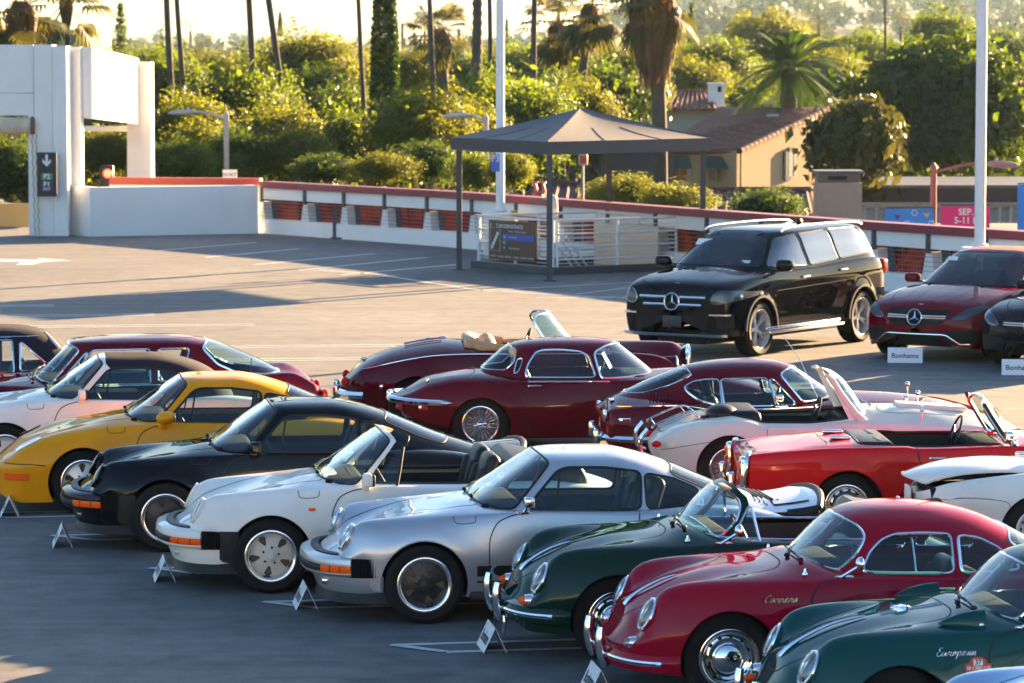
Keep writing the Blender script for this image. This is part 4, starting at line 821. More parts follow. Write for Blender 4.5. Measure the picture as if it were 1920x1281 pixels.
L_PALM = leaf_mat('leaf_palm', (.03, .04, .012), (.08, .085, .02), (.22, .20, .03), .35); M_SKIRT = leaf_mat('dead_frond', (.07, .042, .02), (.17, .10, .05), (.20, .11, .04), .25); M_BARK = mat('palm_bark', (.085, .062, .048), .9, var=.3, vscale=3, bump=.5, bscale=8); M_TRK = mat('tree_bark', (.06, .045, .033), .9, var=.3, bump=.4, bscale=10)
nr = np.random.RandomState(5)
def leaf_cloud(n, size, clumps, rad=(1, 1, 1), inner=.25, seed=1, shape=None, spread=.31):
    r = np.random.RandomState(seed); d = r.normal(size=(clumps, 3)); d /= np.linalg.norm(d, axis=1, keepdims=True); d[:, 2] = np.where(d[:, 2] < -.45, -d[:, 2] * .5, d[:, 2]); cr = (.40 + .60 * r.rand(clumps))[:, None]; C = d * cr
    cs = spread * (.7 + .7 * r.rand(clumps)); i = r.randint(0, clumps, n); o = r.normal(size=(n, 3)); o /= np.linalg.norm(o, axis=1, keepdims=True); P = C[i] + o * (cs[i] * r.rand(n) ** .4)[:, None]
    k = int(n * inner); P[:k] = r.normal(size=(k, 3)) * .33
    P = P * np.array(rad)
    if shape is not None: P = shape(P, r)
    N = (P - 0) / np.array(rad) ** 2; N = N / np.maximum(np.linalg.norm(N, axis=1, keepdims=True), 1e-6) + r.normal(size=(n, 3)) * .75; N /= np.linalg.norm(N, axis=1, keepdims=True); A = np.cross(N, r.normal(size=(n, 3))); A /= np.linalg.norm(A, axis=1, keepdims=True); B = np.cross(N, A)
    s = size * (.6 + .8 * r.rand(n))[:, None]; s[:k] *= 2.3; V = np.stack([P - A * s, P - B * s * .45, P + A * s, P + B * s * .45], 1).reshape(-1, 3); F = np.arange(4 * n).reshape(-1, 4); return V, F.tolist()
def crown_mesh(name, m, *a, **k):
    V, F = leaf_cloud(*a, **k); me = mesh_from(V, F, name, smooth=False); me.materials.append(m); return me
# unit-radius crowns
CROWNS = {('y', i): crown_mesh('crown', L_YEL, 17000, .036, 95, (1, 1, .9), .2, seed=10 + i) for i in range(3)}
CROWNS.update({('g', i): crown_mesh('crown', L_GRN, 17000, .036, 85, (1, 1, .95), .2, seed=20 + i) for i in range(3)}); CROWNS.update({('d', i): crown_mesh('crown', L_DRK, 17000, .034, 100, (1, 1, .85), .22, seed=30 + i) for i in range(2)})
def trunk_mesh():
    out = [tube([(0, 0, 0), (.03, 0, .5), (0, .02, 1.0)], [.09, .06, .04], False, 7)]
    for k in range(5): a = k * 1.3; out.append(tube([(0, 0, .55 + .06 * k), (.25 * math.cos(a), .25 * math.sin(a), .95 + .04 * k), (.5 * math.cos(a), .5 * math.sin(a), 1.25 + .05 * k)], [.04, .025, .012], False, 5))
    v, f = join(out); me = mesh_from(v, f, 'trunk'); me.materials.append(M_TRK); return me
TRUNK = trunk_mesh()
def tree(label, u, vtop, vbot, wpx, D, key, group='bushy trees beyond the wall', zs=1.0, name='leafy_tree'):
    top, bot = at(u, vtop, D), at(u, vbot, D); rx = wpx / 2 * D / 6850 * 1.1; rz = (top[2] - bot[2]) / 2; t = thing(name, label, 'tree', (top[0], D, GZ), rnd.uniform(0, 6), group)
    c = bpy.data.objects.new('crown', CROWNS[key]); link(c, t); zc = (top[2] + bot[2]) / 2 - GZ; c.location = (0, 0, zc); c.scale = (rx * 1.05, rx * 1.05, rz * 1.1); k = bpy.data.objects.new('trunk', TRUNK); link(k, t); k.scale = (rx * .9, rx * .9, max(1.0, zc * .72)); return t
Y, G_, K = 'y', 'g', 'd'
TL = [  # label, u, top, bottom, width, distance, kind
 ('yellow green tree crown just right of the ramp column', 345, 175, 350, 165, 118, (Y, 0)), ('bushy green tree behind the left street lamp', 440, 120, 345, 200, 128, (G_, 0)), ('bright yellow topped tree between the two leaning palms', 575, 62, 190, 170, 190, (Y, 1)), ('sunlit yellow green tree above the wall corner', 520, 195, 350, 170, 112, (Y, 2)),
 ('rounded golden tree right of the cypress foot', 790, 165, 340, 190, 110, (Y, 0)), ('dark leafy tree at the cypress foot', 655, 200, 350, 150, 114, (G_, 1)), ('golden green tree low behind the first canopy post', 880, 190, 350, 150, 116, (Y, 1)), ('green tree behind the white light pole', 985, 140, 350, 170, 126, (G_, 2)),
 ('dark tree mass right of the two rough palms', 1130, 95, 300, 200, 165, (K, 0)), ('tall yellow edged tree left of the skirted palm', 1175, 70, 240, 140, 180, (Y, 2)), ('dense olive tree behind the tall twin palms', 310, 100, 240, 150, 160, (G_, 1)), ('amber topped tree right of the leaning palms', 630, 75, 220, 150, 200, (Y, 0)),
 ('dark evergreen crown over the red tiled roof', 600, 120, 260, 150, 170, (K, 1)), ('pale gold tree beside the bushy fan palm', 775, 90, 190, 120, 190, (Y, 1)), ('leafy tree left of the date palm', 1330, 70, 190, 150, 230, (G_, 2)), ('orange tinged tree above the far chimney', 1300, 110, 200, 130, 215, (Y, 1)), ('airy pale tree behind the date palm', 1440, 20, 140, 150, 330, (Y, 2)), ('rounded grey green tree right of the date palm', 1600, 60, 150, 160, 300, (G_, 0)), ('tall soft crown above the big round ficus', 1760, 20, 120, 110, 260, (G_, 1)), ('small round tree seen through the ramp opening', 200, 235, 350, 110, 118, (Y, 0)), ('dark tree seen under the roller door', 20, 250, 390, 120, 112, (K, 0)), ('low green bush over the parapet beside the DO NOT sign', 400, 280, 350, 130, 106, (G_, 1)), ('small yellow bush above the red cap near the centre', 720, 285, 350, 110, 102, (Y, 2)), ('dark shrub above the red cap below the cypress', 610, 285, 352, 120, 103, (K, 1)), ('low hedge tree behind the far left street lamp', 330, 260, 350, 120, 104, (G_, 2)), ('bright bush between the canopy posts', 955, 280, 365, 80, 98, (Y, 0))]
TL += [('leafy tree filling the gap under the %s' % w, u, vt, vb, wd, D, k) for w, u, vt, vb, wd, D, k in (('twin slim palms', 300, 215, 352, 130, 124, (K, 0)), ('leaning palms', 500, 150, 330, 170, 150, (G_, 1)), ('red tiled roof', 640, 150, 330, 150, 150, (K, 1)), ('smooth palm trunk', 830, 150, 320, 160, 145, (K, 0)), ('thin dark palm trunk', 930, 130, 340, 130, 140, (G_, 0)), ('left rough palm', 1040, 130, 340, 150, 138, (K, 1)), ('canopy peak', 1095, 150, 330, 130, 132, (Y, 1)), ('first street lamp', 455, 235, 352, 130, 107, (K, 0)), ('yellow wall tree', 560, 240, 352, 130, 107, (Y, 1)), ('golden tree', 800, 260, 356, 140, 106, (K, 1)), ('second street lamp', 900, 285, 364, 110, 101, (G_, 1)), ('far street sign', 380, 225, 345, 130, 115, (Y, 1)))]
TL += [('soft distant tree in the row behind, near the %s' % w, u, vt, vt + 110, wd, D, k) for w, u, vt, wd, D, k in (('ramp tower top', 200, 92, 130, 300, (G_, 0)), ('twin slim palm tops', 300, 84, 120, 320, (G_, 2)), ('left lamp palm top', 400, 96, 150, 260, (Y, 1)), ('leaning palm tops', 490, 88, 130, 280, (G_, 1)), ('amber tree top', 590, 92, 130, 300, (K, 1)), ('cypress middle', 690, 95, 150, 250, (Y, 0)), ('fan palm trunk', 860, 92, 140, 270, (G_, 0)), ('rough palm trunk', 930, 88, 120, 300, (Y, 2)), ('thin pole palm', 1000, 78, 150, 270, (G_, 2)), ('twin rough palms', 1110, 60, 160, 250, (K, 0)), ('skirted palm right side', 1280, 85, 140, 280, (K, 1)), ('date palm left fronds', 1380, 100, 130, 240, (G_, 0)), ('date palm right fronds', 1560, 95, 140, 260, (Y, 1)), ('ficus left flank', 1640, 70, 130, 330, (G_, 1)), ('right light pole top', 1860, 50, 160, 280, (K, 0)))]
for a in TL: tree(*a)
ft = thing('ficus_tree', 'huge rounded dark green ficus at right with sunlit top', 'tree', (0, 0, 0)); p = at(1775, 215, 140); ft.location = (p[0], 140, GZ)
V, F = leaf_cloud(42000, .14, 240, (4.15, 3.9, 2.95), .15, seed=77, spread=.17); o_ = part('crown', (V, F), L_DRK, ft, smooth=False); o_.location = (0, 0, p[2] - GZ); k = bpy.data.objects.new('trunk', TRUNK); link(k, ft); k.scale = (3, 3, 7)
mg = thing('magnolia_tree', 'glossy leaved magnolia in front of the round ficus', 'tree', (0, 0, 0)); p = at(1600, 280, 118); mg.location = (p[0], 118, GZ); m_gl = leaf_mat('leaf_glossy', (.014, .030, .007), (.045, .062, .012), (.20, .19, .015), .25)
V, F = leaf_cloud(9000, .12, 130, (1.75, 1.6, 1.85), .2, seed=78, spread=.22); o_ = part('crown', (V, F), m_gl, mg, smooth=False); o_.location = (0, 0, p[2] - GZ); k = bpy.data.objects.new('trunk', TRUNK); link(k, mg); k.scale = (1.5, 1.5, 6)
for i, (u, vt, vb, w, D, lab) in enumerate(((1180, 325, 410, 150, 92, 'feathery yellow green shrub below the canopy right side'), (1265, 345, 415, 130, 90, 'leafy shrub below the tan house wall'), (1130, 345, 415, 80, 93, 'small shrub right of the front canopy post'), (1440, 350, 430, 130, 104, 'dark hedge before the concrete chimney'))):
    t = tree(lab, u, vt, vb, w, D, (Y if i != 3 else K, i % 2), 'shrubs behind the parapet', name='shrub')
cy_ = thing('cypress_tree', 'narrow dark cypress rising past the picture top', 'tree', (0, 0, 0)); p = at(722, 200, 135); cy_.location = (p[0], 135, GZ)
def cyp(P, r):
    z = (P[:, 2] + 1) / 2; z = np.clip(z, 0, 1); w = .30 * np.sin(np.clip(z, .02, 1) ** .55 * np.pi) ** .8 + .02; a = r.rand(len(P)) * 2 * np.pi; q = np.sqrt(r.rand(len(P))) ** .5; z = r.rand(len(P)); w = np.interp(z, [0, .1, .35, .7, 1], [.62, .74, .66, .50, .06]); return np.stack([w * q * np.cos(a), w * q * np.sin(a), z * 17.5], 1)
V, F = leaf_cloud(26000, .09, 60, (1, 1, 1), 0, seed=79, shape=cyp); o_ = part('crown', (V, F), L_CYP, cy_, smooth=False); o_.location = (0, 0, 2.0); part('trunk', tube([(0, 0, 0), (0, 0, 4)], .15, False, 8), M_TRK, cy_)
# palms
def fan_head(n, L, seed, droop=0.0, blades=12, lo=-1.1):
    r = np.random.RandomState(seed); V, F = [], []
    for k in range(n):
        a, e = r.rand() * 2 * np.pi, r.uniform(lo, 1.2); d = np.array([math.cos(a) * math.cos(e), math.sin(a) * math.cos(e), math.sin(e)]); s = np.array([-math.sin(a), math.cos(a), 0]); up = np.cross(d, s); c0 = d * L * .5; ll = L * r.uniform(.45, .62)
        for b in range(blades):
            q = (b / (blades - 1) - .5) * 2.6; t = d * math.cos(q) + s * math.sin(q); e1 = c0 + t * ll * (.75 + .25 * math.cos(q)); e1[2] -= .18 * ll * r.rand() + droop * ll; w_ = np.cross(t, up) * .035 * L / 1.2; o = len(V); V += [c0 + t * .05, c0 + t * ll * .55 + w_, e1, c0 + t * ll * .55 - w_]; F.append((o, o + 1, o + 2, o + 3))
        o = len(V); w_ = s * .012 * L; V += [w_, c0 + w_, c0 - w_, -w_]; F.append((o, o + 1, o + 2, o + 3))
    return np.array(V), F
def skirt(L, rad, n, seed):
    r = np.random.RandomState(seed); a = r.rand(n) * 2 * np.pi; z0 = -r.rand(n) ** 1.2 * L * .55; rr = rad * (.35 + .6 * r.rand(n)); ln = L * (.30 + .25 * r.rand(n)); d = np.stack([np.cos(a), np.sin(a), 0 * a], 1); s = np.stack([-np.sin(a), np.cos(a), 0 * a], 1); P0 = d * (rr * .55)[:, None]; P0[:, 2] = z0; taper = np.clip(1 - (-z0 / L) * .7, .3, 1); P1 = d * (rr * taper)[:, None]; P1[:, 2] = z0 - ln * .45; P2 = d * (rr * .82 * taper)[:, None] + r.normal(size=(n, 3)) * .05 * rad; P2[:, 2] = z0 - ln; w = .07 * rad * (.5 + r.rand(n))[:, None] * s
    V = np.stack([P0 - w * .4, P0 + w * .4, P1 + w, P2 + w * .3, P2 - w * .3, P1 - w], 1).reshape(-1, 3); b = np.arange(n) * 6; F = [(i, i + 1, i + 2, i + 5) for i in b] + [(i + 5, i + 2, i + 3, i + 4) for i in b]; return V, F
def palm(label, u0, v0, u1, v1, wpx, D, head=None, rough=False, group='slender palms beyond the wall', skirtm=None, name='palm_tree'):
    a, b = at(u1, v1, D), at(u0, v0, D); d = (b - a) / (b[2] - a[2]); base = a + d * (GZ - a[2]); top_z = b[2] + (head if head is not None else 9.0); n = 40; z = np.linspace(GZ, top_z, n); P = base[None] + d[None] * (z - GZ)[:, None]; P[:, 0] += .06 * np.sin((z - GZ) * .45 + u0); r = wpx / 2 * D / 6850 * np.linspace(1.12, .88, n)
    t = thing(name, label, 'palm tree', (base[0], D, GZ), 0, group); o = np.array([base[0], D, GZ])
    if rough:
        n2 = 120; z2 = np.linspace(0, 1, n2); P = np.stack([np.interp(z2, np.linspace(0, 1, n), P[:, k]) for k in range(3)], 1); r = np.interp(z2, np.linspace(0, 1, n), r) * (1 + .13 * np.where(np.arange(n2) % 2, 1, -1))
    part('trunk', tube(P - o, r, False, 12), M_BARK, t); top = P[-1] - o; s_ = D / 6850
    V, F = fan_head(34, 2.0, int(u0), .15); h = part('crown', (V + top, F), L_PALM, t, smooth=False)
    if skirtm: V, F = skirt(skirtm[0], skirtm[1], 900, int(u0) + 3); part('frond_skirt', (V + top + [0, 0, .25], F), M_SKIRT, t, smooth=False)
    return t
palm('left of the twin slim palm trunks above the ramp column', 318, 0, 322, 170, 12, 150); palm('right of the twin slim palm trunks above the ramp column', 337, 0, 346, 170, 10, 152); palm('straight slim palm trunk behind the left street lamp', 466, 0, 478, 215, 12, 140); palm('leaning slim palm trunk right of the left street lamp', 505, 0, 533, 235, 12, 138); palm('thin palm trunk left of the cypress', 672, 0, 686, 205, 9, 145); palm('smooth palm trunk between cypress and fan palm', 807, 0, 810, 182, 10, 142)
palm('rough barked palm trunk left of the white light pole', 893, 0, 893, 168, 19, 160, rough=True, group='rough barked palms beyond the wall'); palm('thin dark palm trunk touching the white light pole', 917, 0, 926, 210, 9, 148); palm('slender palm trunk right of the white light pole', 1004, 0, 1003, 340, 11, 128); palm('rough palm trunk with sunlit edge above the canopy', 1048, 70, 1050, 215, 15, 150, head=.4, rough=True, group='rough barked palms beyond the wall', skirtm=(2.2, .55)); palm('rough palm trunk leaning behind the canopy peak', 1100, 55, 1088, 200, 16, 147, head=.8, rough=True, group='rough barked palms beyond the wall', skirtm=(1.9, .5))
palm('thick palm with a heavy brown frond skirt', 1228, 90, 1236, 350, 29, 120, head=1.75, group='skirted palms beyond the wall', skirtm=(3.2, 1.1)); palm('skirted palm head above the white ramp tower', 54, 60, 58, 84, 30, 118, head=.75, group='skirted palms beyond the wall', skirtm=(2.2, .62)); palm('thin palm with hanging fronds right of the ramp tower top', 126, 30, 128, 84, 9, 125, head=.5, skirtm=(1.2, .3)); palm('bushy fan palm with green head right of the cypress', 828, 75, 832, 170, 26, 175, head=.3, group='skirted palms beyond the wall', skirtm=(2.4, .75)); palm('very thin palm trunk over the round ficus', 1657, 0, 1660, 95, 5, 260)
dt = thing('date_palm', 'large date palm with arching fronds behind the tan house', 'palm tree', (0, 0, 0)); p = at(1478, 128, 175); dt.location = (p[0], 175, GZ); zc_ = p[2] - GZ; V, F = [], []; r_ = np.random.RandomState(3)
for k in range(105):
    a, e = r_.rand() * 2 * np.pi, r_.uniform(-.5, 1.5); L = r_.uniform(2.5, 3.1); d0 = np.array([math.cos(a), math.sin(a), 0]); s = np.array([-math.sin(a), math.cos(a), 0]); q = np.linspace(0, 1, 24); X = L * q * math.cos(e * .8); Z = L * (math.sin(e) * q - (.40 if e > .2 else .42) * q ** 2.4); P = d0[None] * X[:, None]; P[:, 2] = Z; T = np.gradient(P, axis=0); T /= np.linalg.norm(T, axis=1, keepdims=True)
    for i in range(2, 24):
        ll = .34 * math.sin(min(1, (i / 23) * 1.6 + .25) * math.pi * .62) + .08
        for sg in (1, -1): t = T[i] * .75 + s * sg * .75 + np.array([0, 0, -.22]); o = len(V); w_ = T[i] * .06; V += [P[i] - w_, P[i] + w_, P[i] + t * ll]; F.append((o, o + 1, o + 2))
    o = len(V); V += [P[0] - s * .03, P[12] - s * .02, P[23], P[12] + s * .02, P[0] + s * .03]; F.append((o, o + 1, o + 2, o + 3, o + 4))
o_ = part('crown', (np.array(V), F), L_CYP, dt, smooth=False); o_.location = (0, 0, zc_); part('trunk', tube([(0, 0, 0), (0, 0, zc_)], [.5, .38], False, 14), M_BARK, dt)
# conifers
def conifer(label, u, vt, vb, wpx, D, seed, dens=1.0):
    t_, b_ = at(u, vt, D), at(u, vb, D); H = t_[2] - b_[2]; W = wpx / 2 * D / 6850; t = thing('conifer_tree', label, 'tree', (t_[0], D, GZ), 0, 'conifers in the distance'); r = np.random.RandomState(seed); V, F = [], []; n = int(26 * dens)
    for k in range(n):
        q = (k + r.rand() * .6) / n; z = H * q; w = W * (1 - q) ** .8 * r.uniform(.6, 1.1); a0 = r.rand() * 6
        for j in range(6):
            a = a0 + j * 1.05; e = np.array([math.cos(a) * w, math.sin(a) * w, z + .12 * w]); c = np.array([0, 0, z])
            for m_ in range(16): q2 = r.rand() ** .6; c2 = c + (e - c) * q2 + r.normal(size=3) * W * .09; A = r.normal(size=3); A /= np.linalg.norm(A); B = np.cross(A, r.normal(size=3)); B /= np.linalg.norm(B); s = W * .10; o = len(V); V += [c2 - A * s, c2 + B * s * .6, c2 + A * s, c2 - B * s * .6]; F.append((o, o + 1, o + 2, o + 3))
    o_ = part('crown', (np.array(V), F), L_DRK, t, smooth=False); o_.location = (0, 0, b_[2] - GZ); part('trunk', tube([(0, 0, 0), (0, 0, t_[2] - GZ)], [W * .12, W * .02], False, 6), M_TRK, t)
conifer('open branched conifer against the sky above the ramp tower', 229, 4, 110, 46, 260, 1, .7); conifer('dark pointed conifer right of the skirted palm', 1295, 8, 84, 30, 330, 2); conifer('small conifer beside the leaning palm top', 527, 24, 70, 22, 520, 3); conifer('dim conifer right of the white light pole', 950, 35, 130, 26, 420, 4)
# far trees: one mass
def lump(seed):
    bm = bmesh.new(); bmesh.ops.create_icosphere(bm, subdivisions=2, radius=1.0); r = np.random.RandomState(seed)
    for v in bm.verts: v.co *= r.uniform(.72, 1.15)
    v = np.array([q.co for q in bm.verts]); bm.verts.index_update(); f = [tuple(w.index for w in q.verts) for q in bm.faces]; bm.free(); return v, f
lumps = [lump(i) for i in range(6)]; big = []; r_ = np.random.RandomState(9)
CL = [np.array(leaf_cloud(230, .15, 22, (1, 1, 1), .3, seed=200 + i, spread=.30)[0]) for i in range(6)]
for k in range(2100):
    D = 240 * (3400 / 240) ** (r_.rand() ** .75); X = r_.uniform(-.16, .16) * D; s = r_.uniform(2.6, 5.0) * (1 + .35 * (D > 1200)); z = float(hill(X, D)); big.append(CL[k % 6] * np.array([s * r_.uniform(.9, 1.5), s, s * r_.uniform(.9, 1.5)]) + np.array([X, D, z + s * 1.0]))
big = np.concatenate(big)
fo = part('far_trees', (big, np.arange(len(big)).reshape(-1, 4).tolist()), leaf_mat('leaf_far', (.012, .024, .009), (.035, .045, .014), (.10, .12, .015), .25), smooth=False); fo['kind'] = 'stuff'
big = []
for k in range(150):
    D = r_.uniform(300, 1500); X = r_.uniform(-.15, .15) * D; z = float(hill(X, D)); h = r_.uniform(11, 19); big.append(tube([(X, D, z), (X, D, z + h)], .22, False, 5)); v, f = fan_head(9, 2.6, k, .2, 5); big.append((v + [X, D, z + h], f))
fo = part('far_palms', join(big), L_PALM, smooth=False); fo['kind'] = 'stuff'
# understory hedge mass right behind the wall so no bare ground shows
us = []
for k in range(420): D = r_.uniform(104, 215); X = r_.uniform(-.15, .15) * D; s = r_.uniform(.9, 2.2); v, f = lumps[k % 6]; us.append((v * s + [X, D, GZ + s + r_.uniform(0, 2.4)], f))
uo = part('undergrowth', join(us), L_DRK, smooth=False); uo['kind'] = 'stuff'
# ---- houses
def tile_mat(name, a, b_): return mat(name, a, .85, var=.35, vscale=6)
M_TILE = mat('roof_tile', (.20, .070, .042), .85, var=.45, vscale=3.5); M_OCHRE = mat('ochre_stucco', (.50, .30, .155), .85, var=.06, bump=.2, bscale=20)
hs = thing('tan_house', 'tan stucco house with terracotta tile roof and green awnings', 'house', (0, 0, 0)); Dh = 165
e0, e1 = at(1222, 286, 170), at(1388, 283, 163); r0, r1 = at(1352, 199, 178), at(1556, 203, 170)
def quad(name, P, m, parent, th=.12): P = np.array(P); n = np.cross(P[1] - P[0], P[3] - P[0]); n = n / np.linalg.norm(n) * th; return part(name, (np.concatenate([P, P - n]), [(0, 1, 2, 3), (7, 6, 5, 4), (0, 4, 5, 1), (1, 5, 6, 2), (2, 6, 7, 3), (3, 7, 4, 0)]), m, parent, smooth=False)
quad('roof', [e0, e1, r1, r0], M_TILE, hs); up_ = (r1 - e1) / np.linalg.norm(r1 - e1); al = (e1 - e0) / np.linalg.norm(e1 - e0); nn_ = np.cross(al, up_); nn_ *= np.sign(nn_[2]); Lu, La = np.linalg.norm(r1 - e1), np.linalg.norm(e1 - e0); rows = []
bar = lathe([(.12, 0), (.105, .42)], 8, 'x')
ncol = int(La / .26); nrow = int(Lu / .40); small = []
for i in range(ncol):
    for j in range(nrow): small.append(frame(bar, e0 + (r0 - e0) * 0 + al * (i + .5) * La / ncol + (up_ * (j * Lu / nrow)) + nn_ * (.02 + .01 * math.sin(i * 7 + j * 3)), up_, al, nn_))
so_ = part('tile_field', join(small), M_TILE, hs); so_['kind'] = 'stuff'
btile = None
for j in range(nrow):
    vf = frame(lathe([(.16, 0), (.14, .5)], 10, 'x'), (0, 0, 0), up_, al, nn_)
    if btile is None: btile = part('tile', vf, mat('edge_tile', (.36, .17, .09), .8, var=.3), hs)
    o_ = btile if j == 0 else inst('tile', btile, hs); o_.location = e1 + up_ * (j * Lu / nrow) + nn_ * .03 + al * .02
w0, w1 = np.array([e0[0] + .2, e0[1] + .3]), np.array([e1[0] - .15, e1[1] + .25]); g1 = np.array([r1[0] - .1, r1[1] + .3])
v = np.array([np.r_[w0, GZ], np.r_[w1, GZ], np.r_[w1, e1[2] + .05], np.r_[w0, e0[2] + .05]]); part('front_wall', (v, [(0, 1, 2, 3)]), M_OCHRE, hs, smooth=False); v = np.array([np.r_[w1, GZ], np.r_[g1, GZ], np.r_[g1, r1[2] - .12], np.r_[w1, e1[2] + .05]]); part('gable_wall', (v, [(0, 1, 2, 3)]), M_OCHRE, hs, smooth=False)
M_GRNAW = mat('awning_green', (.02, .045, .035), .8); M_WIN = mat('window_dark', (.03, .045, .045), .15)
for u, v_ in ((1274, 318), (1342, 318)):
    c = at(u, v_, 164.5); o_ = part('window', box((c[0], c[1] + .15, c[2] - .02), (.66, .2, .95)), M_WIN, hs, smooth=False); part('window_frame', box((c[0], c[1] + .07, c[2] - .02), (.06, .08, .95)), M_OCHRE, o_, smooth=False)
    V = np.array([(-.42, .05, .40), (.42, .05, .40), (.56, -.55, -.15), (-.56, -.55, -.15), (.56, .05, -.15), (-.56, .05, -.15)]) + c + [0, -.05, .22]; part('awning', (V, [(0, 1, 2, 3), (1, 4, 2), (0, 3, 5)]), M_GRNAW, hs, smooth=False); part('awning_rod', join([tube([c + [sx, -.58, .06], c + [sx * 1.02, -.05, -.32]], .015, False, 4) for sx in (-.55, .55)]), M_DKGREY, hs)
gd = (g1 - w1) / np.linalg.norm(g1 - w1); gn = np.array([gd[1], -gd[0]])
for u0, u1, v0, v1 in ((1466, 1491, 284, 337), (1497, 1512, 276, 330)):
    c = at((u0 + u1) / 2, (v0 + v1) / 2, 167); q = (c[:2] - w1) @ gd; b_ = w1 + gd * q; o_ = part('window', box((0, 0, 0), ((u1 - u0) * .0285, .14, (v1 - v0) * .0245)), M_WIN, hs, smooth=False); o_.location = (b_[0] + gn[0] * .02, b_[1] + gn[1] * .02, c[2]); o_.rotation_euler = (0, 0, math.atan2(gd[1], gd[0])); part('window_frame', join([box((x, -.08, 0), (.05, .05, (v1 - v0) * .0245)) for x in (-.2, 0, .2)]), mat('frame_white', (.6, .58, .5), .6), o_, smooth=False)
part('downpipe', tube([np.r_[w1 + gd * .25 + gn * .08, GZ], np.r_[w1 + gd * .25 + gn * .08, e1[2]]], .05, False, 6), mat('pipe_brown', (.06, .03, .025), .6), hs); c = at(1480, 198, 175); part('roof_vent', box((c[0], c[1], c[2] + .15), (.16, .16, .4)), M_TILE, hs, smooth=False); c = at(1445, 212, 170); part('skylight', rbox((c[0], c[1] - .6, c[2] - .1), (.55, .5, .12), .03), mat('skylight_grey', (.3, .35, .42), .2), hs)
def far_house(label, ue0, ue1, ve, ur0, ur1, vr, D, wallm, roofm=M_TILE, chimney=None, depth=8):
    t = thing('far_house', label, 'house', (0, 0, 0)); a, b, c, d = at(ue0, ve, D), at(ue1, ve, D), at(ur1, vr, D + depth / 2), at(ur0, vr, D + depth / 2); quad('roof', [a, b, c, d], roofm, t); a2, b2 = a + [0, depth, 0], b + [0, depth, 0]; quad('roof', [b2, a2, d + [0, .02, 0], c + [0, .02, 0]], roofm, t)
    w, h = b[0] - a[0], a[2] - GZ; part('wall', box(((a[0] + b[0]) / 2, D + depth / 2 + .2, GZ + h / 2), (w * .94, depth * .9, h)), wallm, t, smooth=False)
    part('ridge_cap', tube([d, c], .14, False, 8), roofm, t); k = int(max(3, (b[0] - a[0]) / .30)); n_ = (d - a); rows_ = join([tube([a + (b - a) * (i + .5) / k, a + (d - a) * .97 + (b - a + (c - d - b + a) * .97) * (i + .5) / k], .07, False, 6) for i in range(k)]); rt_ = part('tile_row', rows_, roofm, t); rt_['kind'] = 'stuff'
    if chimney: u0, u1, v0, v1 = chimney; p, q = at(u0, v1, D + 2), at(u1, v0, D + 2); ch = part('chimney', box(((p[0] + q[0]) / 2, D + 2, (p[2] + q[2]) / 2), (q[0] - p[0], .9, q[2] - p[2])), M_WALLW, t, smooth=False); part('chimney_cap', box(((p[0] + q[0]) / 2, D + 2, q[2] + .04), (q[0] - p[0] + .1, 1.0, .10)), M_WALLW, ch, smooth=False); part('flue', box(((p[0] + q[0]) / 2 + .15, D + 1.54, q[2] - .25), (.2, .02, .3)), M_DARK, ch, smooth=False)
    return t
far_house('far house with white chimney behind the tan house', 1215, 1345, 204, 1245, 1330, 172, 190, mat('grey_green_stucco', (.26, .30, .26), .8), chimney=(1327, 1357, 158, 200)); far_house('small red tiled roof among trees left of the cypress', 548, 625, 232, 555, 600, 192, 178, mat('grey_green_stucco', (.26, .30, .26), .8)); far_house('low dark red roof just over the parapet at the canopy', 985, 1160, 374, 1000, 1150, 348, 102, mat('dark_stucco', (.06, .06, .07), .8), mat('dark_red_tile', (.10, .035, .03), .85, var=.3, vscale=4), depth=5); far_house('low dark red roof below the tan house', 1290, 1530, 400, 1300, 1520, 358, 108, mat('dark_stucco', (.06, .06, .07), .8), mat('dark_red_tile', (.10, .035, .03), .85, var=.3, vscale=4), depth=6); far_house('broad brown shingle roof behind the right light pole', 1605, 1990, 452, 1612, 1990, 388, 100, M_OCHRE, mat('brown_shingle', (.28, .19, .115), .85, var=.35, vscale=8), depth=7)
dkb = thing('dark_building', 'plain dark grey building wall behind the skirted palm', 'building', (0, 0, 0)); p, q = at(1128, 350, 128), at(1262, 282, 128); part('wall', box(((p[0] + q[0]) / 2, 131, (GZ + q[2]) / 2), (q[0] - p[0], 6, q[2] - GZ)), mat('dark_stucco', (.06, .06, .07), .8), dkb, smooth=False); part('roof_edge', box(((p[0] + q[0]) / 2, 131, q[2] + .06), (q[0] - p[0] + .2, 6.2, .12)), M_DKGREY, dkb, smooth=False)
rb = thing('dark_roof_building', 'long dark flat roof right of the concrete chimney', 'building', (0, 0, 0)); p, q = at(1612, 395, 118), at(1990, 352, 118); part('wall', box(((p[0] + q[0]) / 2, 122, (GZ + q[2]) / 2), (q[0] - p[0], 8, q[2] - GZ)), mat('charcoal_roof', (.025, .025, .03), .8), rb, smooth=False); part('roof_edge', box(((p[0] + q[0]) / 2, 122, q[2] + .05), (q[0] - p[0] + .2, 8.2, .10)), M_DKGREY, rb, smooth=False)
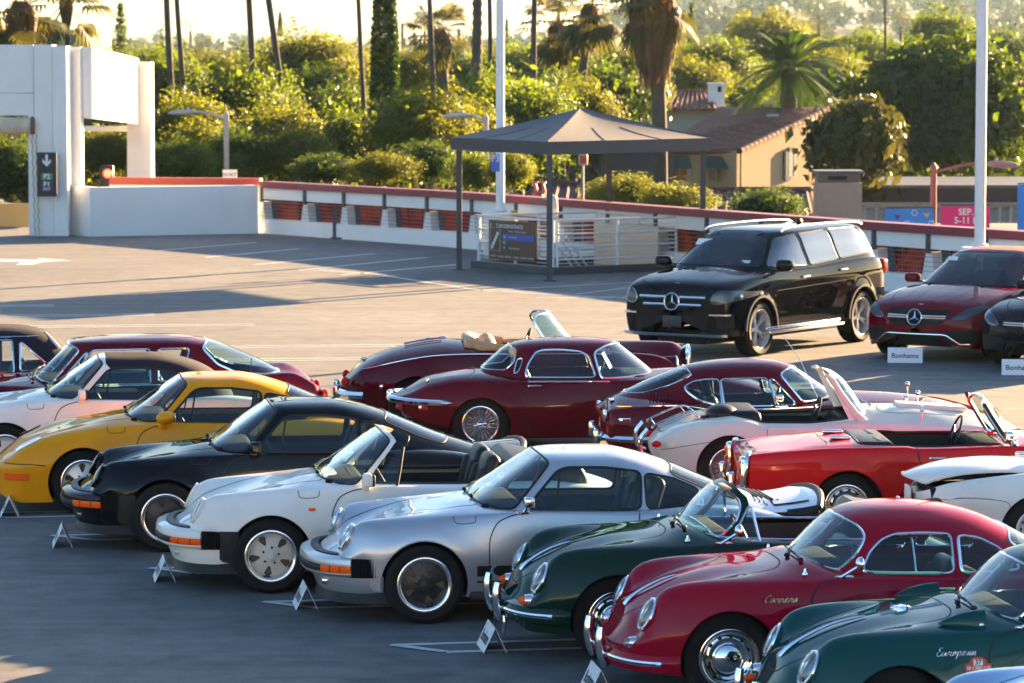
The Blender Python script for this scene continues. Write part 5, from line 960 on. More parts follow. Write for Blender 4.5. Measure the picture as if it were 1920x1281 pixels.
cm = thing('concrete_chimney', 'square tan concrete chimney block with dark metal cap', 'chimney', (0, 0, 0)); p, q = at(1532, 420, 96), at(1616, 342, 96); cx_ = (p[0] + q[0]) / 2; part('shaft', box((cx_, 96.6, (GZ + q[2]) / 2), (q[0] - p[0], 1.2, q[2] - GZ)), mat('tan_concrete', (.33, .24, .18), .85, var=.12, vscale=3), cm, smooth=False); part('louvre_band', box((cx_, 96.6, q[2] + .12), (q[0] - p[0] - .06, 1.1, .22)), mat('louvre_brown', (.12, .085, .07), .6), cm, smooth=False); part('cap', box((cx_, 96.6, q[2] + .27), (q[0] - p[0] + .1, 1.3, .08)), M_DKGREY, cm, smooth=False); part('vent_slot', box((cx_ - .05, 96.04, q[2] + .12), (.5, .03, .10)), M_DARK, cm, smooth=False)
def banner(label, u0, u1, v0, v1, D, m, deco):
    p, q = at(u0, v1, D), at(u1, v0, D); t = thing('banner', label, 'banner', (p[0], D, p[2]), 0, 'street banners'); w, h = q[0] - p[0], q[2] - p[2]; n = 12; x = np.linspace(0, w, n); G = np.stack([np.stack([x, .025 * np.sin(x * 5), 0 * x], 1), np.stack([x, .025 * np.sin(x * 5 + .6), h + 0 * x], 1)], 1); part('cloth', grid(G), m, t); deco(t, w, h); part('banner_rod', tube([(0, 0, h + .03), (w, 0, h + .03)], .02, False, 6), M_DKGREY, t); return t
def dots(t, w, h):
    for i, (x, z, c) in enumerate(((.25, .62, (.10, .02, .03)), (.85, .7, (.75, .35, .03)), (.60, .8, (.7, .7, .75)), (.45, .25, (.7, .75, .8)), (.95, .25, (.75, .75, .75)))):
        if i in (0, 1): a = np.linspace(0, 2 * np.pi, 16, endpoint=False); P = np.stack([.07 * np.cos(a) + .03 * np.sin(2 * a), 0 * a, .06 * np.sin(a) + .025 * np.cos(2 * a)], 1); part('motif', (P + [x * w, -.045, z * h], [tuple(range(16))]), mat('motif_%d' % i, c, .6), t, smooth=False)
        else: a = np.linspace(0, 2 * np.pi, 13)[:-1]; rr = np.where(np.arange(12) % 2, .05, .085); part('motif', tube(np.stack([rr * np.cos(a), 0 * a, rr * np.sin(a)], 1) + [x * w, -.045, z * h], .009, True, 4), mat('motif_%d' % i, c, .6), t)
def sep(t, w, h): front_text('SEP. 6', .21, w * .58, h * .74, M_SW, t, -.045, .004); front_text('5-11 PM', .21, w * .58, h * .36, M_SW, t, -.045, .004)
banner('blue banner with small motifs left of the reddish lamp', 1660, 1751, 391, 428, 86, mat('banner_blue', (.03, .22, .62), .7), dots); banner('pink banner with white lettering right of the reddish lamp', 1764, 1856, 386, 428, 86, mat('banner_pink', (.75, .02, .16), .7), sep); banner('blue banner cut by the right picture edge', 1908, 1990, 346, 442, 88, mat('banner_blue', (.03, .22, .62), .7), dots)
gb = thing('green_building', 'distant yellow green apartment block behind the ramp tower', 'building', (0, 0, 0)); p, q = at(-80, 110, 420), at(176, 56, 420); part('wall', box(((p[0] + q[0]) / 2, 430, (GZ + q[2]) / 2), (q[0] - p[0], 20, q[2] - GZ)), mat('lime_stucco', (.42, .40, .12), .8), gb, smooth=False); fw_ = None
for i in range(6):
    c = at(-40 + i * 36, 74, 419.8); o_ = part('window', box((0, 0, 0), (.9, .3, 1.1)), M_WIN, gb, smooth=False) if fw_ is None else inst('window', fw_, gb); fw_ = fw_ or o_; o_.location = tuple(c)
p, q = at(-60, 58, 428), at(10, 42, 428); part('penthouse', box(((p[0] + q[0]) / 2, 430, (p[2] + q[2]) / 2), (q[0] - p[0], 6, q[2] - p[2])), mat('yellow_stucco', (.55, .38, .06), .8), gb, smooth=False)
wbd = thing('white_building', 'small white building far off above the round ficus', 'building', (0, 0, 0)); p, q = at(1684, 95, 600), at(1722, 66, 600); part('wall', box(((p[0] + q[0]) / 2, 606, (GZ + q[2]) / 2), (q[0] - p[0], 12, q[2] - GZ)), M_WALLW, wbd, smooth=False); part('window', box(((p[0] + q[0]) / 2, 599.9, q[2] - 1.0), (1.8, .2, .8)), M_WIN, wbd, smooth=False)
# ---- the building on the camera's side of the lot, mirrored in the chrome
pb = thing('parking_building', 'long low cream building mirrored in the chrome hubcaps', 'building', (0, -52, 0)); part('wall', box((10, -4, 3.2), (150, 8, 6.4)), mat('cream_stucco', (.62, .55, .44), .85, var=.08), pb, smooth=False); part('parapet_cap', box((10, -4, 6.5), (150.6, 8.6, .2)), M_CAPR, pb, smooth=False); ow = None
for i in range(22): o_ = part('window', box((0, 0, 0), (3.2, .2, 1.5)), M_WIN, pb, smooth=False) if ow is None else inst('window', ow, pb); ow = ow or o_; o_.location = (-60 + 6.6 * i, .02, 4.3)
# ---- the air
hz = part('haze', box((0, 1760, 37.5), (2700, 3860, 96)), mat('haze_dummy', (1, 1, 1), 1), smooth=False); hz['kind'] = 'stuff'
m = bpy.data.materials.new('haze_air'); m.use_nodes = True; t = m.node_tree; t.nodes.clear(); o_ = t.nodes.new('ShaderNodeOutputMaterial'); pv = t.nodes.new('ShaderNodeVolumePrincipled'); pv.inputs['Color'].default_value = (.56, .82, 1.0, 1); pv.inputs['Density'].default_value = .00004; pv.inputs['Anisotropy'].default_value = .55; t.links.new(pv.outputs[0], o_.inputs['Volume']); hz.data.materials[0] = m
# ---------------------------------------------------------------- rear-engined coupes and cabriolets of the front row
def plan_nose(xs, w, xn, p=2.6, n=40):
    """plan outline of a rounded nose from one side to the other (y from +w round to -w)"""
    th = np.linspace(0, np.pi, n); y = w * np.sign(np.cos(th)) * np.abs(np.cos(th)) ** (2 / p); x = xs + (xn - xs) * np.abs(np.sin(th)) ** (2 / p)
    return np.stack([x, y], 1)
def arclen(path, n):
    L = np.concatenate([[0], np.cumsum(np.linalg.norm(np.diff(path, axis=0), axis=1))]); t = np.linspace(0, L[-1], n); return np.stack([np.interp(t, L, path[:, 0]), np.interp(t, L, path[:, 1])], 1)
def mirror_flag(c, x, z, sg, m, kind='flag', glassm=None):
    b, nn = c.side(x, z, sg); y = b[1]
    if kind == 'flag':
        o = c.p('mirror', join([rbox((x, y + sg * .085, z + .085), (.085, .165, .11), .025, 3), rbox((x + .01, y + sg * .03, z + .02), (.07, .06, .06), .02, 2)]), m)
        c.p('mirror_glass', rbox((x - .045, y + sg * .085, z + .085), (.03, .15, .10), .012, 2), M_BLACK, o)
    elif kind == 'chrome':
        o = c.p('mirror', join([rbox((x - .01, y + sg * .075, z + .105), (.075, .11, .085), .022, 3), tube([(x + .01, y, z + .015), (x, y + sg * .04, z + .05), (x, y + sg * .06, z + .085)], [.02, .013, .013], False, 8), ellipsoid((x + .02, y + sg * .004, z + .012), (.07, .018, .018), 6, 12)]), M_CHROME)
        c.p('mirror_glass', rbox((x - .05, y + sg * .075, z + .105), (.008, .10, .075), .003, 1), M_REFLECT, o)
    elif kind == 'egg':
        o = c.p('mirror', join([xf(ellipsoid((0, 0, 0), (.10, .10, .065), 12, 20), (x, y + sg * .10, z + .085), (0, .1, 0)), tube([(x + .03, y + sg * .0, z - .0), (x + .02, y + sg * .04, z + .03), (x + .01, y + sg * .08, z + .06)], [.05, .035, .03], False, 10)]), m)
        c.p('mirror_glass', xf(ellipsoid((0, 0, 0), (.01, .088, .055), 8, 16), (x - .085, y + sg * .10, z + .08)), M_REFLECT, o)
    elif kind == 'round':
        o = c.p('mirror', join([xf(lathe([(.001, .035), (.025, .03), (.045, .012), (.05, -.01), (.045, -.016), (.001, -.016)], 24, 'x'), (x - .03, y + sg * .06, z + .10)), tube([(x + .09, y + sg * .005, z + .0), (x + .03, y + sg * .03, z + .045), (x - .02, y + sg * .06, z + .08)], [.012, .010, .012], False, 8), ellipsoid((x + .07, y + sg * .002, z + .002), (.07, .012, .014), 6, 12)]), M_CHROME)
    return o
def porsche(name, label, pose, col, width=.826, flare=(0, 0), top='coupe', trim=M_BLACK, ws_tint=None, gen='g', petal=None, spoiler=None, mirrorkind='flag', mirrormat=None, ringm=None, bellows=None, seatm=None, group=None,
            valance=None, roofm=None, signal='g', archlip=None):
    wd = width / .826
    low = dict(x0=-2.13, x1=1.95, nose=(.10, .47, .5), tail=(.25, .58, .5), deform=None,
        top=[(-2.13, .66), (-1.9, .72), (-1.55, .84), (-1.1, .90), (-.5, .885), (.3, .905), (.62, .935), (.72, .930), (1.1, .845), (1.4, .755), (1.66, .655), (1.8, .585), (1.9, .525), (1.95, .49)],
        fend=[(-2.13, .64), (-1.9, .76), (-1.5, .862), (-1.136, .892), (-.5, .872), (.3, .884), (.68, .880), (1.08, .856), (1.4, .829), (1.60, .802), (1.66, .775), (1.72, .68), (1.79, .555), (1.86, .515), (1.95, .48)],
        fy=[(-2.13, .50), (-1.7, .60), (-1.1, .69), (-.5, .715), (.3, .71), (.68, .665), (1.08, .615), (1.66, .535), (1.95, .46)],
        w=[(-2.13, .55), (-1.95, .68), (-1.6, .79 * wd), (-1.1, .826 * wd), (-.6, .815 * wd if flare[1] < .03 else .81), (0, .805), (.6, .80), (1.136, .79), (1.45, .765), (1.66, .715), (1.8, .655), (1.95, .56)],
        zw=[(-2.13, .56), (-1.5, .66), (-1.1, .66), (-.4, .58), (.6, .58), (1.1, .62), (1.6, .60), (1.8, .50), (1.95, .47)],
        bot=[(-2.13, .45), (-1.6, .30), (-1.1, .22), (0, .205), (.9, .21), (1.4, .25), (1.54, .27), (1.62, .38), (1.95, .44)],
        tuck=[(-2.13, .03), (-.8, .07), (.6, .07), (1.3, .03), (1.95, .02)], valley=.12, sh=[(-2.13, .72), (.5, .72), (1.1, .70), (1.6, .66), (1.95, .66)], sd=[(-2.13, .24), (-1, .3), (.4, .16), (1.1, .26), (1.6, .24)],
        flares=[(1.136, .345, .20, .012 + flare[0]), (-1.136, .345, .26, .012 + flare[1])],
        arches=[(1.136, .315, .352, 1.0), (-1.136, .315, .352, 1.0)])
    if gen == '993':
        low['fend'] = [(-2.13, .64), (-1.9, .76), (-1.5, .862), (-1.136, .892), (-.5, .872), (.3, .884), (.68, .872), (1.08, .838), (1.35, .79), (1.55, .735), (1.72, .655), (1.84, .585), (1.95, .54)]
        low['top'] = [(-2.13, .66), (-1.9, .72), (-1.55, .84), (-1.1, .90), (-.5, .885), (.3, .905), (.62, .935), (.72, .930), (1.1, .845), (1.4, .755), (1.66, .665), (1.8, .615), (1.95, .56)]
        low['bot'] = [(-2.13, .3), (-1.6, .24), (-1.1, .2), (0, .19), (.9, .19), (1.4, .13), (1.7, .12), (1.95, .13)]
        low['x1'] = 2.04; low['nose'] = (.34, .38, .42); low['fy'] = [(-2.13, .50), (-1.7, .60), (-1.1, .69), (-.5, .715), (.3, .71), (.68, .675), (1.08, .64), (1.66, .575), (1.95, .5)]
        low['w'] = [(-2.13, .6), (-1.95, .72), (-1.6, .83), (-1.1, .865), (-.6, .83), (0, .815), (.6, .82), (1.136, .845), (1.45, .84), (1.7, .81), (1.95, .76)]
        low['zw'] = [(-2.13, .56), (-1.1, .62), (-.4, .58), (.6, .58), (1.1, .58), (1.6, .52), (1.95, .45)]; low['tuck'] = .05
    low.pop('deform')
    gh = dict(z0=.83, zp=1.317, xm=-.34, nf=4.6, nr=2.6,
        F=[(.83, .86), (.885, .765), (.939, .68), (1.10, .435), (1.24, .225), (1.285, .145), (1.302, .02), (1.317, -.34)],
        R=[(.83, -1.88), (.90, -1.66), (.986, -1.40), (1.09, -1.15), (1.194, -.90), (1.265, -.66), (1.302, -.48), (1.317, -.34)],
        S=[(.83, .735), (.876, .712), (1.05, .635), (1.20, .557), (1.255, .50), (1.295, .36), (1.317, 0)])
    c = Car(name, label, pose, 2.272, .315, width - .125, col, group, low=low, gh=gh)
    open_ = top == 'open'
    gval = c.gfun()
    if open_: hole = lambda P: np.maximum(poly_sdf(P[:, :2] * np.array([1, 1]), [(.42, -.62), (.42, .62), (-1.18, .64), (-1.18, -.64)], .12), .72 - P[:, 2])
    else: hole = lambda P: np.maximum(gval(P) + .012, .80 - P[:, 2])
    c.lower(hole=hole); c.arch_finish(lip=.007, lipmat=archlip)
    # panes
    ws_p = [(.415, .888), (.10, 1.238), (.155, 1.290), (.74, .948), (.69, .930), (.55, .896)]
    if top == 'coupe':
        dw = [(.325, .884), (.055, 1.175), (-.02, 1.205), (-.33, 1.203), (-.625, 1.165), (-.605, .878)]; qw = [(-.655, .880), (-.655, 1.155), (-.90, 1.10), (-1.115, 1.005), (-1.06, .90), (-1.0, .885)]
        rw = [(-.935, 1.195), (-.875, 1.135), (-1.20, .99), (-1.42, .915), (-1.52, .96), (-1.3, 1.06)]
        c.glaze([('windscreen', ws_p, .02, M_WSGLASS, trim, .011), ('side_window', dw, .03, M_GLASS, trim, .011), ('quarter_window', qw, .03, M_GLASS, trim, .011), ('rear_window', rw, .02, M_GLASS, trim, .009)])
        for sg in (1, -1): c.p('window_divider', tube([c.side(a, b, sg, c.gbvh)[0] for a, b in ((.085, .88), (.055, 1.03), (.028, 1.17))], .009, False, 6), M_BLACK)
    elif top == 'soft':
        g = dict(gh); g.update(R=[(.83, -1.30), (.90, -1.27), (1.02, -1.19), (1.12, -1.07), (1.20, -.92), (1.265, -.70), (1.302, -.5), (1.317, -.34)], nr=3.2); c.gh = g
        dw = [(.325, .884), (.06, 1.175), (-.02, 1.195), (-.33, 1.195), (-.60, 1.165), (-.86, 1.06), (-.86, .89), (-.605, .878)]
        rest = c.glaze([('windscreen', ws_p, .02, M_WSGLASS, M_BLACK, .010), ('side_window', dw, .03, M_GLASS, M_BLACK, .011)], roof=None)
        fr, topm = rest.cut(lambda P: .075 - (P[:, 0] - .0) - (1.24 - P[:, 2]) * .93 * (P[:, 2] < 1.24) - .0)
        c.p('windscreen_frame', fr, col); c.p('soft_top', topm, M_FABTOP)
        for sg in (1, -1): c.p('window_divider', tube([c.side(a, b, sg, c.gbvh)[0] for a, b in ((.085, .88), (.055, 1.03), (.03, 1.17))], .009, False, 6), M_BLACK)
    else:
        rest = c.glaze([('windscreen', ws_p, .02, M_WSGLASS, M_BLACK, .010)], roof=None)
        fr, _ = rest.cut(lambda P: np.maximum(poly_sdf(P[:, [0, 2]], [(.37, .86), (.055, 1.235), (.07, 1.262), (.10, 1.30), (.3, 1.35), (1.0, .95), (.95, .84)]), -1))
        c.p('windscreen_frame', fr, col)
        vw = [(.31, .884), (.03, 1.16), (.0, 1.16), (.07, .88)]; sh_ = c.gshell
        for sg in (1, -1):
            pane, _ = sh_.cut(lambda P: np.maximum(poly_sdf(P[:, [0, 2]], vw, .01), -sg * P[:, 1])); o = c.p('vent_window', pane, M_GLASS)
            c.p('window_trim', tube([c.side(a, b, sg, c.gbvh)[0] for a, b in ((.07, .87), (.035, 1.02), (0, 1.19))], .013, False, 6), M_BLACK, o)
        rim = trim_tubes(c.body_shell, hole, .018)
        if rim: c.p('cockpit_trim', join(rim), M_BLACK)
        fold = rbox((-1.22, 0, .93), (.72, 1.20, .24), .09, 5); v, f = fold; v = v.copy(); v[:, 2] += .10 * np.exp(-((v[:, 0] + 1.15) / .22) ** 2) + .012 * np.sin(v[:, 0] * 30 + v[:, 1] * 4); v[:, 2] -= .25 * np.clip(-(v[:, 0] + 1.3), 0, 1)
        c.p('folded_top', (v, f), M_LEATHER)
    # interior
    interior(c, -1.15, .5, .66, .83, M_BLACK, .25, (.30, .68, .93), .62, tubm=M_LEATHER)
    car_seats(c, -.32, .34, .28, seatm or M_LEATHER, w=.50, back=.74, head=False, tilt=.3); steering_wheel(c, .12, .36, .82, .19, .5)
    # seams: door, hood, fuel lid, sill
    zb = .872
    c.seam_side([(.60, .25), (.62, .45), (.622, .63), (.60, .72), (.55, .80), (.46, .845), (.36, .868)]); c.seam_side([(-.585, .865), (-.575, .7), (-.60, .5), (-.64, .38), (-.62, .25)]); c.seam_side([(.60, .255), (0, .25), (-.62, .255)], n=20)
    c.seam_side([(.90, .848), (.895, .812), (.875, .795), (.80, .793), (.735, .805), (.725, .85)], sides=(1,), wd=.006)
    c.seam_top([(.66, 0), (.66, .30), (.70, .48), (.85, .475), (1.2, .43), (1.6, .35), (1.85, .30)], n=60)
    c.p('cowl_grille', (lambda q: c.ribbon([a for a, b in q], [b for a, b in q], .05, .004, None))([c.topz(.735, y) for y in np.linspace(-.45, .45, 20)]), M_BLACK)
    for y0, y1 in ((.22, -.08), (-.25, -.50)):
        a, b = c.topz(.70, y0)[0], c.topz(.58, y1)[0]; c.wiper(a + [0, 0, .02], np.array([.56, y1, .985]), .40)
    # handles
    for sg in (1, -1):
        a, _ = c.side(-.42, .755, sg); h = c.p('door_handle', join([rbox((-.43, a[1] + sg * .022, .757), (.17, .016, .026), .008, 2), rbox((-.36, a[1] + sg * .01, .757), (.03, .03, .022), .008), rbox((-.50, a[1] + sg * .01, .757), (.03, .03, .022), .008)]), M_BLACK if trim is M_BLACK else M_CHROME)
        mirror_flag(c, .33, .862, sg, mirrormat or col, mirrorkind)
    # headlights
    if gen != '993': c.headlight(1.738, .532, .680, .104, .50, .07, ring=ringm or M_CHROME, ringr=.014, dome=.24, bucket=.22)
    else:
        el = [(1.665 + .125 * math.cos(t), .595 + .072 * math.sin(t) - .14 * .125 * math.cos(t)) for t in np.linspace(0, 2 * np.pi, 25)[:-1]]
        for o, q, f in patch(c, 'headlight', el, M_REFLECT, .004, 'top', 0, sides=(1, -1)):
            c.p('lens', Shell(q.V + q.N * np.sign(q.N[:, 2:3]) * .014, q.F, q.N), M_LENS, o); t = trim_tubes(q, f, .006); c.p('lamp_rim', join(t), M_BLACK, o) if t else None
    # bumper
    if gen == 'g':
        path = arclen(plan_nose(1.50, .735 + flare[0] * .4, 2.03, 2.5, 90), 70)
        full = lambda pr, lo=0, hi=None: sweep_plan(path[lo:hi], pr)
        k0 = int(np.argmax(path[:, 0] > 1.69)); kS = int(np.argmax((path[:, 0] > 1.8) & (path[:, 1] < .54)))
        b = c.p('front_bumper', sweep_plan(path[k0:-k0], [(.0, .372), (.018, .380), (.03, .395), (.03, .405), (.0, .41), (.0, .46), (.03, .462), (.032, .485), (.022, .515), (-.02, .532), (-.07, .535), (-.10, .372)]), col)
        c.p('rubber_strip', sweep_plan(path[kS:-kS], [(.002, .41), (.036, .412), (.042, .435), (.036, .458), (.002, .46)]), M_BLACK, b)
        c.p('bumper_gasket', sweep_plan(path[k0:-k0], [(-.055, .530), (-.06, .546), (-.12, .548), (-.12, .53)]), M_BLACK, b)
        for sg in (1, -1):
            seg = path[k0:kS + 1] if sg > 0 else path[-kS - 1:-k0]
            c.p('turn_signal', sweep_plan(seg, [(-.01, .405), (.034, .407), (.040, .435), (.034, .463), (-.01, .465)]), M_AMBER, b)
            for i in (len(seg) // 3, len(seg) * 2 // 3):
                q = seg[i]; nn = q - np.array([1.5, 0]); nn /= np.linalg.norm(nn); c.p('lens_divider', tube([(q[0] + nn[0] * .039, q[1] + nn[1] * .039, .41), (q[0] + nn[0] * .039, q[1] + nn[1] * .039, .46)], .004, False, 5), M_BLACK, b)
            bs = path[0:k0 + 1] if sg > 0 else path[-k0 - 1:]; m_ = 26; xs = np.interp(np.linspace(0, 1, m_), np.linspace(0, 1, len(bs)), bs[:, 0]); ys = np.interp(np.linspace(0, 1, m_), np.linspace(0, 1, len(bs)), bs[:, 1]) + sg * .007 * np.where(np.arange(m_) % 2, 1, -1)
            c.p('bellows', sweep_plan(np.stack([xs, ys], 1), [(-.05, .37), (.012, .37), (.014, .52), (-.05, .525)]), M_BLACK, b)
        vp = arclen(plan_nose(1.46, .735 + flare[0] * .4, 1.96, 2.5, 90), 50)
        c.p('front_valance', sweep_plan(vp, [(.0, .375), (-.005, .30), (-.03, .24), (-.06, .235), (-.06, .375)]), col, b)
        c.p('chin_spoiler', sweep_plan(arclen(plan_nose(1.42, .73 + flare[0] * .4, 1.93, 2.5, 90), 50), [(-.02, .25), (-.005, .20), (.008, .16), (-.02, .16), (-.06, .25)]), M_BLACK, b)
        # panel between wheel arch and bumper
        for sg in (1, -1):
            c.p('fog_lamp', rbox((1.895, sg * .40, .315), (.06, .14, .05), .012, 2), M_LENS if flare[0] > 0 else M_CHROME, b)
        if flare[0] > .01: patch(c, 'stone_guard', [(1.40, .2), (1.40, .525), (1.56, .525), (1.56, .2)], M_BLACK, .004, 'side', 0, sides=(1, -1))
    else:
        for sg in (1, -1):
            P = np.array([c.side(x, .375, sg)[0] for x in np.linspace(1.66, 1.90, 14)])
            c.p('turn_signal', grid(np.stack([P + [.003, sg * .003, -.034], P + [.006, sg * .010, -.030], P + [.006, sg * .010, .030], P + [.003, sg * .003, .034]], 1)), M_AMBER)
            pts = [(c.front(sg * y, .43)[0]) for y in np.linspace(.42, .59, 8)]; P = np.array(pts)
            c.p('fog_lamp', grid(np.stack([P + [.004, 0, -.03], P + [.010, 0, 0], P + [.004, 0, .03]], 1)), M_LENS)
            q = c.front(sg * .42, .31)[0]; c.p('air_intake', xf(ellipsoid((0, 0, 0), (.03, .12, .045), 8, 16), q), M_DARK)
        c.seam_side([(1.50, .49), (1.7, .50), (1.9, .50)], n=20)
    # sills
    for sg in (1, -1): c.p('sill', rbox((0, sg * .745, .215), (1.55, .06, .07), .02, 2), M_BLACK)
    # rear
    c.p('rear_bumper', sweep_plan((arclen(plan_nose(0, .78 + flare[1] * .5, .62, 2.8, 60), 40) * np.array([-1, 1]) - np.array([1.52, 0]))[::-1], [(0, .36), (-.03, .40), (-.03, .46), (0, .52), (.1, .52), (.1, .36)]), col)
    if spoiler in ('duck', 'whale'):
        n = 21; ys = np.linspace(-1, 1, n); rows = []
        tip = -2.17 if spoiler == 'duck' else -2.22
        for u in np.linspace(0, 1, 12):
            x = -1.60 + (tip + 1.60) * u * (1 - .06 * ys ** 2 * 0); hw_ = .58 + .05 * u
            zc = (.880 + .055 * u ** 2.2 + .01 * u) if spoiler == 'duck' else (.85 + .05 * u)
            z = zc - .06 * ys ** 2 - .02 * u * ys ** 4
            rows.append(np.stack([np.full(n, 0) + x + .10 * u * ys ** 2, ys * hw_, z], 1))
        T = np.array(rows); Bt = T.copy(); Bt[..., 2] -= np.linspace(.12, .05, 12)[:, None]
        loop = np.concatenate([T, Bt[::-1]]); v, f = grid(loop); o = c.p('tail_spoiler', Shell.quads((v, f)), col)
        lipp = np.array([T[-1]])[0]; c.p('spoiler_lip', tube(np.concatenate([T[5:, 0][:, :] + [0, -.01, 0], T[-1][1:-1], T[5:, -1][::-1] + [0, .01, 0]]) + [0, 0, -.006], .028, False, 8), M_BLACK, o)
        if spoiler == 'duck': c.p('deck_panel', grid(T[3:10, 3:-3] + [0, 0, .012]), mat('white_deck', (.75, .76, .76), .3), o)
        c.p('engine_grille', join([rbox((-1.62 - .045 * k + (.0 if spoiler == 'duck' else .05), 0, .895 - .008 * k + (-.01 if spoiler != 'duck' else .02)), (.016, .62, .014), .004) for k in range(5 if spoiler == 'duck' else 11)]), M_BLACK if spoiler == 'duck' else M_ALU, o)
    c.wheels(wheel_fuchs(petal or M_WHITEP), (.69 if flare[0] == 0 else .715), (.70 if flare[1] == 0 else .755))
    return c
# ---------------------------------------------------------------- small round coupes and cabriolet of the fifties
def oval_car(name, label, pose, col, top='coupe', bump=0.0, group=None, seatm=None, wheel=None, script=None, scoops=False, signal='clear', handle_ext=False, mirror_='round', wheelrot=0):
    low = dict(x0=-2.0, x1=1.815, nose=(.16, .40, .5), tail=(.30, .45, .5),
        top=[(-2.0, .50), (-1.9, .60), (-1.6, .775), (-1.2, .90), (-.8, .905), (0, .905), (.3, .945), (.44, .968), (.632, .929), (.919, .890), (1.281, .808), (1.45, .742), (1.667, .605), (1.729, .51), (1.768, .45), (1.815, .38)],
        fend=[(-2.0, .48), (-1.7, .70), (-1.3, .83), (-1.05, .865), (-.5, .875), (.1, .890), (.633, .879), (1.036, .870), (1.30, .851), (1.43, .822), (1.527, .755), (1.59, .62), (1.65, .50), (1.73, .41), (1.815, .36)],
        fy=[(-2.0, .40), (-1.6, .55), (-1.05, .66), (-.5, .70), (.1, .70), (.5, .67), (1.05, .625), (1.53, .565), (1.7, .50), (1.815, .40)],
        w=[(-2.0, .45), (-1.8, .63), (-1.5, .745), (-1.05, .81), (-.5, .815), (0, .815), (.5, .812), (1.05, .825), (1.35, .80), (1.55, .74), (1.68, .665), (1.815, .50)],
        zw=[(-2.0, .45), (-1.05, .56), (0, .50), (.6, .52), (1.05, .56), (1.5, .50), (1.815, .38)],
        bot=[(-2.0, .3), (-1.6, .22), (-.6, .19), (.6, .19), (1.4, .22), (1.7, .24), (1.815, .27)], tuck=[(-2, .05), (0, .10), (1.0, .08), (1.815, .05)],
        valley=.10, c1f=.60, dip=[(.2, 0), (.7, .004), (1.2, .03), (1.5, .035), (1.7, .01), (1.815, 0)], sh=[(-2, .72), (0, .72), (1.1, .70), (1.815, .68)], sd=[(-2, .24), (0, .2), (1.1, .24), (1.815, .3)],
        flares=[(1.05, .345, .16, .008), (-1.05, .33, .2, .008)], arches=[(1.05, .325, .352, 1.0), (-1.05, .315, .335, 1.02)])
    if scoops: low['arches'][1] = (-1.05, .31, .33, 1.0)
    gh = dict(z0=.85, zp=1.325, xm=-.28, nf=2.5, nr=2.45,
        F=[(.85, .575), (.90, .53), (.973, .452), (1.10, .33), (1.20, .225), (1.245, .165), (1.279, .085), (1.31, -.07), (1.325, -.28)],
        R=[(.85, -1.66), (.95, -1.43), (1.083, -1.19), (1.155, -1.05), (1.27, -.75), (1.312, -.48), (1.325, -.28)],
        S=[(.85, .735), (.88, .715), (1.0, .652), (1.13, .575), (1.21, .50), (1.27, .39), (1.31, .24), (1.325, 0)])
    c = Car(name, label, pose, 2.1, .325, .66, col, group, low=low, gh=gh); gval = c.gfun()
    if top == 'open': hole = lambda P: np.maximum(poly_sdf(P[:, :2], [(.30, -.60), (.30, .60), (-.2, .66), (-.95, .63), (-.95, -.63), (-.2, -.66)], .10), .72 - P[:, 2])
    else: hole = lambda P: np.maximum(gval(P) + .012, .80 - P[:, 2])
    c.lower(hole=hole); c.arch_finish(lip=.006)
    ws_p = [(.255, .908), (.13, 1.01), (.055, 1.11), (.05, 1.16), (.085, 1.205), (.165, 1.245), (.30, 1.20), (.6, .99), (.46, .958), (.35, .928)]
    if top == 'coupe':
        dw = [(.105, .905), (.03, 1.04), (-.06, 1.12), (-.16, 1.155), (-.35, 1.160), (-.555, 1.148), (-.545, .892)]; qw = [(-.605, 1.140), (-.76, 1.115), (-.90, 1.045), (-1.03, .935), (-1.05, .893), (-.598, .892)]
        rw = [(-1.06, 1.15), (-1.0, 1.07), (-1.22, .95), (-1.40, .94), (-1.6, .95), (-1.2, 1.15)]
        c.glaze([('windscreen', ws_p, .02, M_WSGLASS, M_CHROME, .010), ('side_window', dw, .015, M_GLASS, M_CHROME, .012), ('quarter_window', qw, .02, M_GLASS, M_CHROME, .012), ('rear_window', rw, .02, M_GLASS, M_CHROME, .008)])
        for sg in (1, -1): c.p('window_divider', tube([c.side(-.28, z, sg, c.gbvh)[0] - np.array([0, sg * .03, 0]) for z in (.89, 1.02, 1.155)], .007, False, 6), M_CHROME)
    else:
        ws_p = [(.245, .908), (.115, 1.03), (.075, 1.13), (.08, 1.17), (.13, 1.215), (.165, 1.235), (.30, 1.2), (.6, .99), (.46, .958), (.35, .928)]
        rest = c.glaze([('windscreen', ws_p, .02, M_WSGLASS, M_CHROME, .010)], roof=None)
        fr, _ = rest.cut(lambda P: poly_sdf(P[:, [0, 2]], [(.19, .87), (.055, 1.03), (.015, 1.14), (.02, 1.19), (.085, 1.262), (.15, 1.30), (.8, 1.2), (.8, .86)]))
        c.p('windscreen_frame', fr, col); vw = [(.15, .90), (.025, 1.115), (.0, 1.115), (-.035, .90)]
        for sg in (1, -1):
            pane, _ = c.gshell.cut(lambda P: np.maximum(poly_sdf(P[:, [0, 2]], vw, .004), -sg * P[:, 1])); o = c.p('vent_window', pane, M_GLASS)
            q = [c.side(a, b, sg, c.gbvh)[0] for a, b in ((.17, .89), (.02, 1.125), (0.0, 1.125), (-.035, .89))]; c.p('window_trim', tube(q, .012, True, 6), M_CHROME, o)
        rim = trim_tubes(c.body_shell, hole, .012); c.p('cockpit_trim', join(rim), M_CHROME)
        v, f = rbox((-1.12, 0, .94), (.52, 1.2, .17), .075, 4); v = v.copy(); v[:, 2] += .015 * np.sin(v[:, 0] * 30) + .05 * np.exp(-((v[:, 0] + .95) / .1) ** 2); c.p('folded_top', (v, f), M_LEATHER)
        c.p('sun_visor', rbox((.16, .3, 1.255), (.05, .3, .02), .008), M_TAN)
